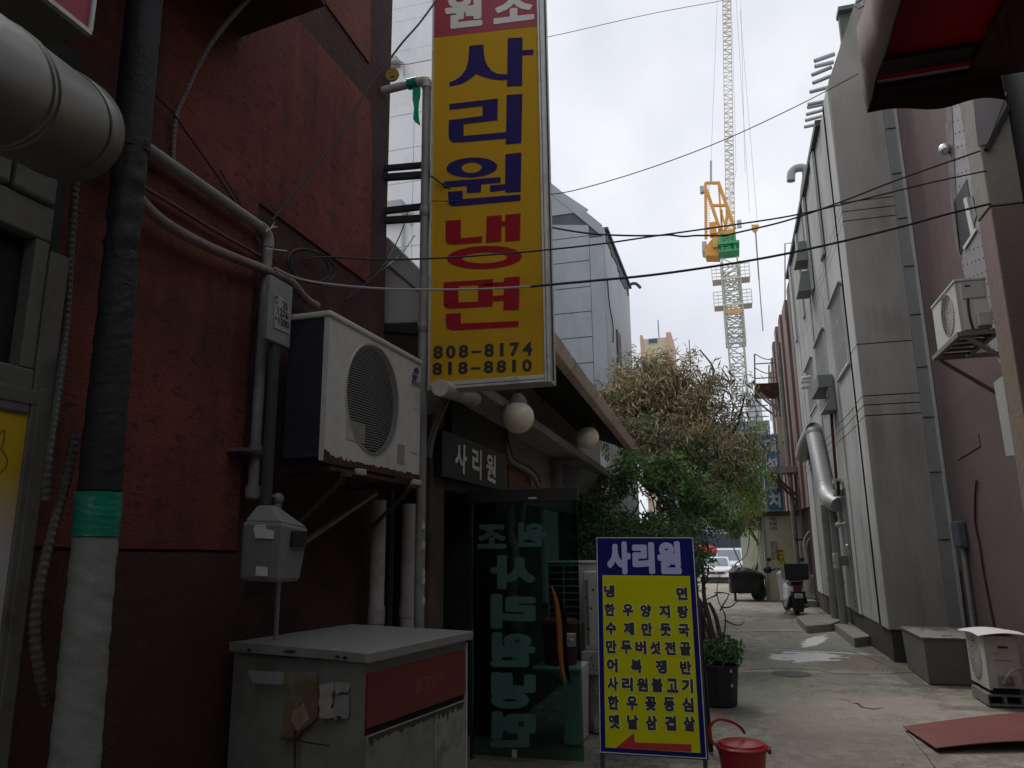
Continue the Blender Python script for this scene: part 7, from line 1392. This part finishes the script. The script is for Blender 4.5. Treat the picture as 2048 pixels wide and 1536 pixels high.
leafcloud('upper_leaves', pp_, [(oP(1400, 1130), (.13, .13, .16)), (oP(1415, 1118), (.12, .12, .08)), (oP(1395, 1160), (.09, .1, .1)), (oP(1398, 1085), (.08, .1, .14))], 300, .055, .03, [lf_g2, lf_dk, lf_g], [4, 3, 1], .2, 1, 31, 0)
leafcloud('foot_leaves', pp_, [(oP(1440, 1292), (.20, .2, .09)), (oP(1460, 1300), (.13, .15, .08)), (oP(1425, 1300), (.12, .15, .09))], 700, .08, .035, [lf_g, lf_g2, lf_dk], [3, 3, 1], .3, 1, 32, .1)
MB().box(oP(1399, 1200).x - .10, pt0.y + .3, 0, oP(1399, 1200).x + .02, pt0.y + .6, .9).build('dark_stand', black_metal, None); tag(bpy.context.scene.objects['dark_stand'], 'dark upright stand just behind the menu board', 'stand')

# ================================================================ scooter
Y_s = 19.3; sc0 = onZ(1594, 1229, 0); ss = thing('delivery_scooter', 'white and black delivery scooter with a black box parked by the wall', 'scooter', (sc0.x, sc0.y, 0), None, math.radians(7))
def L(mm, nm, mat, **k): return mm.build(nm, mat, ss, world=False, **k)
wh = M('scooter_white', (0.6, 0.61, 0.6), .3, .05); bkp = M('scooter_black', (0.018, 0.018, 0.02), .45, .1); tyr = M('tyre', (0.015, 0.015, 0.016), .85, .1)
for (y, nm_) in ((.0, 'rear'), (1.25, 'front')):
    m = MB(); m.lathe([(.15, -.05), (.2, -.055), (.235, -.035), (.245, 0), (.235, .035), (.2, .055), (.15, .05)], (0, y, .245), 24, (1, 0, 0)); w_ = L(m, 'wheel', tyr, smooth=True); MB().lathe([(.15, -.03), (.15, .03)], (0, y, .245), 16, (1, 0, 0)).build('rim', galv, w_, world=False)
m = MB(); m.hexa([(-.14, -.22, .36), (.14, -.22, .36), (.17, .5, .25), (-.17, .5, .25), (-.10, -.34, .62), (.10, -.34, .62), (.16, .5, .72), (-.16, .5, .72)]); L(m, 'body_shell', wh, bevel=.04)
m = MB(); m.hexa([(-.19, -.05, .36), (-.12, -.22, .38), (-.12, .4, .3), (-.21, .4, .3), (-.17, -.05, .62), (-.10, -.30, .66), (-.1, .4, .68), (-.19, .4, .68)]); L(m, 'side_panel', wh, bevel=.02)
m = MB(); m.hexa([(.12, -.22, .38), (.19, -.05, .36), (.21, .4, .3), (.12, .4, .3), (.10, -.30, .66), (.17, -.05, .62), (.19, .4, .68), (.1, .4, .68)]); L(m, 'side_panel', wh, bevel=.02)
m = MB(); m.hexa([(-.25, -.16, .16), (.27, -.16, .16), (.27, .35, .14), (-.25, .35, .14), (-.19, -.28, .46), (.19, -.28, .46), (.15, .35, .4), (-.15, .35, .4)]); L(m, 'engine_cover', bkp, bevel=.04)
m = MB(); m.hexa([(-.10, -.33, .08), (.10, -.33, .08), (.10, -.27, .08), (-.10, -.27, .08), (-.17, -.36, .54), (.17, -.36, .54), (.17, -.28, .54), (-.17, -.28, .54)]); L(m, 'mudguard', bkp, bevel=.015)
m = MB(); m.hexa([(-.09, -.37, .56), (.09, -.37, .56), (.1, -.3, .56), (-.1, -.3, .56), (-.11, -.36, .68), (.11, -.36, .68), (.11, -.3, .68), (-.11, -.3, .68)]); L(m, 'tail_light', M('tail_red', (0.16, 0.008, 0.01), .2), bevel=.015)
m = MB(); m.box(-.09, -.385, .395, .09, -.38, .495); L(m, 'number_plate', sign_white); m = MB(); letter(m, '7893', [V((-.07, -.387, .405)), V((.07, -.387, .405)), V((.07, -.387, .46)), V((-.07, -.387, .46))], .01); L(m, 'plate_digits', ink)
m = MB(); m.hexa([(-.14, -.3, .68), (.14, -.3, .68), (.13, .5, .70), (-.13, .5, .70), (-.13, -.3, .77), (.13, -.3, .77), (.12, .45, .80), (-.12, .45, .80)]); L(m, 'seat', bkp, bevel=.03)
m = MB(); m.tube(smooth_pts([(-.17, .1, .74), (-.18, -.25, .76), (-.12, -.36, .77), (.12, -.36, .77), (.18, -.25, .76), (.17, .1, .74)], 4), .014, 8); L(m, 'grab_rail', galv, smooth=True)
m = MB(); m.hexa([(-.26, -.42, .80), (.26, -.42, .80), (.26, .08, .80), (-.26, .08, .80), (-.28, -.44, 1.14), (.28, -.44, 1.14), (.28, .09, 1.14), (-.28, .09, 1.14)]); L(m, 'delivery_box', bkp, bevel=.03); m = MB(); m.box(-.29, -.45, 1.142, .29, .10, 1.17); L(m, 'box_lid', bkp, bevel=.012)
m = MB(); m.hexa([(-.20, .85, .25), (.20, .85, .25), (.16, .95, .25), (-.16, .95, .25), (-.24, .95, .9), (.24, .95, .9), (.14, 1.08, .98), (-.14, 1.08, .98)]); L(m, 'leg_shield', wh, bevel=.03); m = MB(); m.box(-.13, .5, .2, .13, .9, .27); L(m, 'floorboard', bkp, bevel=.02)
m = MB(); m.tube(smooth_pts([(-.36, .78, 1.0), (-.18, .9, 1.02), (0, .95, 1.0), (.18, .9, 1.02), (.36, .78, 1.0)], 4), .016, 8); L(m, 'handlebar', bkp, smooth=True)
for s_ in (-1, 1):
    m = MB(); m.tube([(s_ * .25, .85, 1.02), (s_ * .36, .82, 1.22)], .006, 6); m.sphere((s_ * .40, .81, 1.25), .06, 12, 8, (1, .3, .8)); L(m, 'mirror', bkp, smooth=True)
    m = MB(); m.tube([(s_ * .3, .8, 1.0), (s_ * .42, .74, .99)], .024, 8); L(m, 'hand_grip', bkp, smooth=True)
m = MB(); m.sphere((-.46, .74, 1.0), .10, 12, 8, (1.1, .8, .9)); L(m, 'hand_guard', bkp, smooth=True); m = MB(); m.tube([(.19, -.2, .24), (.19, .25, .2)], .05, 10); L(m, 'silencer', galv, smooth=True); m = MB(); m.bar((-.05, .1, .2), (-.24, .18, .0), .03); L(m, 'side_stand', galv)

# ================================================================ covered cart
ca = onZ(1460, 1200, 0); cb2 = onZ(1531, 1198, 0); Yca = 24.0; xa_, xb2 = onY(1459, 1180, Yca).x, onY(1531, 1180, Yca).x; zt_c = onY(1490, 1136, Yca).z; zbc = onY(1490, 1187, Yca).z
ct_ = thing('covered_cart', 'handcart under a wrinkled black tarpaulin near the fence', 'cart', ((xa_ + xb2) / 2, Yca + .4, 0)); m = MB(); nx_, nz_ = 30, 12; vs = []
w_ = xb2 - xa_; per = []
for i in range(48):
    a = 2 * math.pi * i / 48; sx_, sy_ = math.cos(a), math.sin(a); k_ = (abs(sx_) ** 5 + abs(sy_) ** 5) ** -.2; per.append((sx_ * k_, sy_ * k_))
for j in range(nz_ + 1):
    t = j / nz_; sc_ = (1 - .03 * t) if t < .8 else 1 - .03 * t - ((t - .8) / .2) ** 2 * .28
    for i, (x, y) in enumerate(per):
        z = zbc + (zt_c - zbc) * t; wr = 1 + .07 * noise.noise(V((x * 2, y * 2, t * 3))) + .05 * noise.noise(V((x * 7, y * 7, t * 5)))
        vs.append(((xa_ + xb2) / 2 + x * w_ / 2 * sc_ * wr, Yca + .45 + y * .45 * sc_ * wr, z - (.12 * max(0, x) * t + .05 * noise.noise(V((x * 4, y * 4, 9)))) * (1 if t > .3 else .5)))
m.add(vs, [(j * 48 + i, j * 48 + (i + 1) % 48, (j + 1) * 48 + (i + 1) % 48, (j + 1) * 48 + i) for j in range(nz_) for i in range(48)] + [tuple(nz_ * 48 + i for i in range(48)), tuple(range(48))[::-1]]); m.build('tarpaulin', M('tarp_black', (0.012, 0.0125, 0.013), .6, .2, 4, .8, 9), ct_, smooth=True)
for (x, y) in ((xa_ + .12, Yca + .1), (xa_ + .12, Yca + .8)): MB().box(x, y, -.02, x + .07, y + .07, zbc + .05).build('leg', rust, ct_)
for y in (Yca + .08, Yca + .8): m = MB(); m.lathe([(.12, -.03), (.2, -.03), (.21, 0), (.2, .03), (.12, .03)], (xb2 - .2, y, .2), 18, (0, 1, 0)); m.build('wheel', tyr, ct_, smooth=True)

# ================================================================ cars
def car(name, label, cx, cy, L_, W_, H_, zb, kind):
    t = thing(name, label, kind, (cx, cy, zb)); wp = M('car_white', (0.78, 0.79, 0.80), .25, .02, bump=0); gl_ = M('car_glass', (0.22, 0.25, 0.28), .08, .1, bump=0); dk = M('car_trim', (0.03, 0.03, 0.033), .4, .1, bump=0)
    def B(mm, nm, mat, par=t, **k): return mm.build(nm, mat, par, world=False, **k)
    w2 = W_ / 2
    if kind == 'car':
        hood = .62 * H_; prof = [(0, .28), (.0, .42), (.12, .56), (.25, hood - .12), (1.15, hood), (L_ - .9, hood + .02), (L_ - .1, hood), (L_, .5), (L_, .25)]; cab0, cab1, cab2, cab3 = 1.05, 1.85, L_ - 1.6, L_ - .6
    else:
        hood = .56 * H_; prof = [(0, .3), (0, .55), (.15, .75), (.35, hood - .1), (.85, hood), (L_, hood), (L_, .3)]; cab0, cab1, cab2, cab3 = .75, 1.55, L_ - .25, L_ - .02
    m = MB(); m.prism([(-w2, y, z) for y, z in prof], (W_, 0, 0)); B(m, 'body', wp, bevel=.07)
    ww = w2 - .06; wt = w2 * .78 if kind == 'car' else w2 * .86; hz = hood - .03
    m = MB(); m.hexa([(-ww, cab0, hz), (ww, cab0, hz), (ww, cab3, hz), (-ww, cab3, hz), (-wt, cab1, H_), (wt, cab1, H_), (wt, cab2, H_), (-wt, cab2, H_)]); B(m, 'cabin', wp, bevel=.06)
    def lerp4(u, v, o=.02):
        a = V((-ww + 2 * ww * u, cab0, hz)); b = V((-wt + 2 * wt * u, cab1, H_)); p = a.lerp(b, v); n_ = V((0, -(H_ - hz), cab1 - cab0)).normalized(); return p + n_ * o
    m = MB(); m.prism([lerp4(.06, .12), lerp4(.94, .12), lerp4(.93, .88), lerp4(.07, .88)], lerp4(.5, .5, .03) - lerp4(.5, .5, .02)); B(m, 'windscreen', gl_)
    for s_ in (-1, 1):
        m = MB(); m.prism([(s_ * (ww - .0), cab0 + .35, hz + .06), (s_ * ww, cab3 - .2, hz + .06), (s_ * (wt + .02), cab2 - .1, H_ - .12), (s_ * (wt + .02), cab1 + .05, H_ - .12)], (s_ * .015, 0, 0)); B(m, 'side_window', gl_)
        hz0 = .58 if kind == 'car' else .74; m = MB(); m.hexa([(s_ * (w2 - .42), .04, hz0), (s_ * (w2 - .03), .22, hz0 + .03), (s_ * (w2 - .03), .5, hz0 + .03), (s_ * (w2 - .42), .35, hz0), (s_ * (w2 - .38), .10, hz0 + .12), (s_ * (w2 - .02), .34, hz0 + .2), (s_ * (w2 - .02), .55, hz0 + .2), (s_ * (w2 - .38), .35, hz0 + .12)]); B(m, 'headlight', M('lens', (0.42, 0.44, 0.46), .15, .3, 20, bump=0))
        m = MB(); m.box(s_ * (w2 - .02), cab0 + .3, hz + .05, s_ * (w2 + .17), cab0 + .42, hz + .2); B(m, 'wing_mirror', wp, bevel=.03)
        for y in (.85, L_ - .85): m = MB(); m.lathe([(.2, -.1), (.3, -.1), (.32, 0), (.3, .1), (.2, .1)], (s_ * (w2 - .1), y, .32), 20, (1, 0, 0)); B(m, 'wheel', tyr, smooth=True)
    gz0 = .5 if kind == 'car' else .7
    m = MB(); m.prism([(-.42, -.012, gz0 + .03), (.42, -.012, gz0 + .03), (.5, -.012, gz0 + .12), (-.5, -.012, gz0 + .12)], (0, .25, 0)); B(m, 'grille', dk); m = MB(); m.box(-.5, -.02, gz0 + .125, .5, .2, gz0 + .15); B(m, 'grille_bar', galv)
    m = MB(); m.lathe([(.07, 0), (.07, -.015)], (0, -.02, gz0 + .1), 12, (0, 1, 0)); B(m, 'badge', M('badge_gold', (0.5, 0.42, 0.15), .3, metal=.8)); m = MB(); m.box(-.26, -.03, .36, .26, -.01, .47); B(m, 'number_plate', sign_white)
    m = MB(); m.box(-w2 + .12, -.015, .24, w2 - .12, .2, .33); B(m, 'lower_grille', dk, bevel=.02); m = MB(); m.box(-w2 + .05, -.03, .17, w2 - .05, .25, .235); B(m, 'bumper_lip', dk)
    m = MB()
    return t
Yc1 = 46.0; k_ = onY(1431, 1130, Yc1); gz1 = -.5
car('white_sedan', 'white saloon car parked facing the alley, nearer of the two', k_.x, Yc1, 4.5, 1.78, 1.44, gz1, 'car')
k_ = onY(1459, 1120, 52.5); car('white_van', 'white van parked behind the white saloon car', k_.x, 52.5, 5.0, 1.9, 1.93, -.52, 'van')
um = thing('red_parasol', 'red market parasol above the parked cars', 'parasol', onY(1410, 1100, 52)); c = onY(1409, 1100, 54.5); m = MB(); m.lathe([(1.15, 0), (1.12, .12), (.1, .62), (.02, .66)], (c.x, c.y, c.z - .15), 8); m.build('canopy', M('parasol_red', (0.55, 0.03, 0.04), .7, .08, trans=.2), um); MB().tube([(c.x, c.y, -.5), (c.x, c.y, c.z + .4)], .03, 8).build('pole', galv, um)
m = MB(); p_ = onY(1440, 1096, 55); m.box(p_.x - 1.6, 55, p_.z - .35, p_.x + 1.9, 55.3, p_.z + .02); tag(m.build('stall_counter', M('stall_green', (0.3, 0.3, 0.15), .8)), 'low olive stall edge above the roof of the white van', 'stall')

# ================================================================ overhead cables
def wire(label, pts, Y0, Y1, r, mat=cable_black, x0=None, k=6):
    n = len(pts); P_ = []
    xs0, xs1 = pts[0][0], pts[-1][0]
    for (px, py) in pts: P_.append(onY(px, py, Y0 + (Y1 - Y0) * (px - xs0) / (xs1 - xs0)))
    m = MB(); m.tube(smooth_pts(P_, k), r, 6); return tag(m.build('overhead_cable', mat, smooth=True), label, 'cable', 'cables strung across the alley')
wire('thin cable rising from the red wall across the big sign toward the crane', [(-40, 20), (180, 58), (400, 92), (600, 112), (786, 128), (860, 120), (1100, 73), (1300, 28), (1450, 0), (1560, -25)], 2.0, 8.0, .0032)
wire('black cable climbing steeply over the red wall to the top of the yellow sign', [(545, 440), (575, 400), (620, 345), (660, 295), (700, 240), (735, 180), (775, 125), (805, 85), (840, 45), (880, -10), (900, -40)], 3.15, 4.25, .0065)
wire('sagging black cable from the big sign toward the right pillar', [(862, 352), (900, 378), (950, 402), (1020, 432), (1100, 454), (1180, 467), (1250, 471), (1310, 471), (1340, 470), (1366, 473), (1395, 471), (1445, 471), (1480, 464), (1560, 445), (1620, 426), (1700, 397), (1800, 358), (1960, 302)], 4.5, 6.0, .0065)
wire('black cable from the wall coil crossing the lettering of the yellow sign', [(612, 518), (660, 514), (760, 519), (860, 517), (960, 511), (1080, 501), (1200, 488), (1310, 472), (1450, 452), (1580, 432), (1700, 405), (1850, 368), (1972, 342)], 3.5, 6.0, .0058)
wire('pale cable from the pipe bundle crossing the lower part of the yellow sign', [(548, 535), (590, 555), (650, 567), (760, 577), (860, 579), (960, 578), (1060, 573)], 3.2, 4.3, .006, M('cable_grey', (0.32, 0.30, 0.29), .6, bump=0))
wire('lowest thick cable running from the yellow sign to the right pillar', [(1060, 573), (1180, 562), (1320, 548), (1500, 521), (1640, 493), (1790, 457), (1900, 427), (1980, 408)], 4.31, 6.0, .0085)
wire('thin cable from the big sign across the sky to the red awning', [(862, 402), (960, 402), (1080, 391), (1160, 378), (1300, 336), (1450, 279), (1600, 209), (1716, 148)], 4.5, 5.2, .0032)
tag(MB().tube([onY(1724, -20, 9.5), onY(1722, 0, 9.5), onY(1712, 5, 9.5), onY(1710, 12, 9.5), onY(1718, 17, 9.5), onY(1726, 12, 9.5), onY(1724, 3, 9.5)], .015, 6).build('wire_loop', galv), 'small coiled wire loop at the top of the grey building', 'wire')
m = MB(); m.tube([onY(1570, 640, 22), onY(1570, 487, 22), onY(1595, 485, 22)], .02, 6); tag(m.build('antenna_pipe', M('antenna_grey', (0.3, 0.3, 0.3), .6)), 'thin bent pipe standing above the far roof edge', 'pipe')
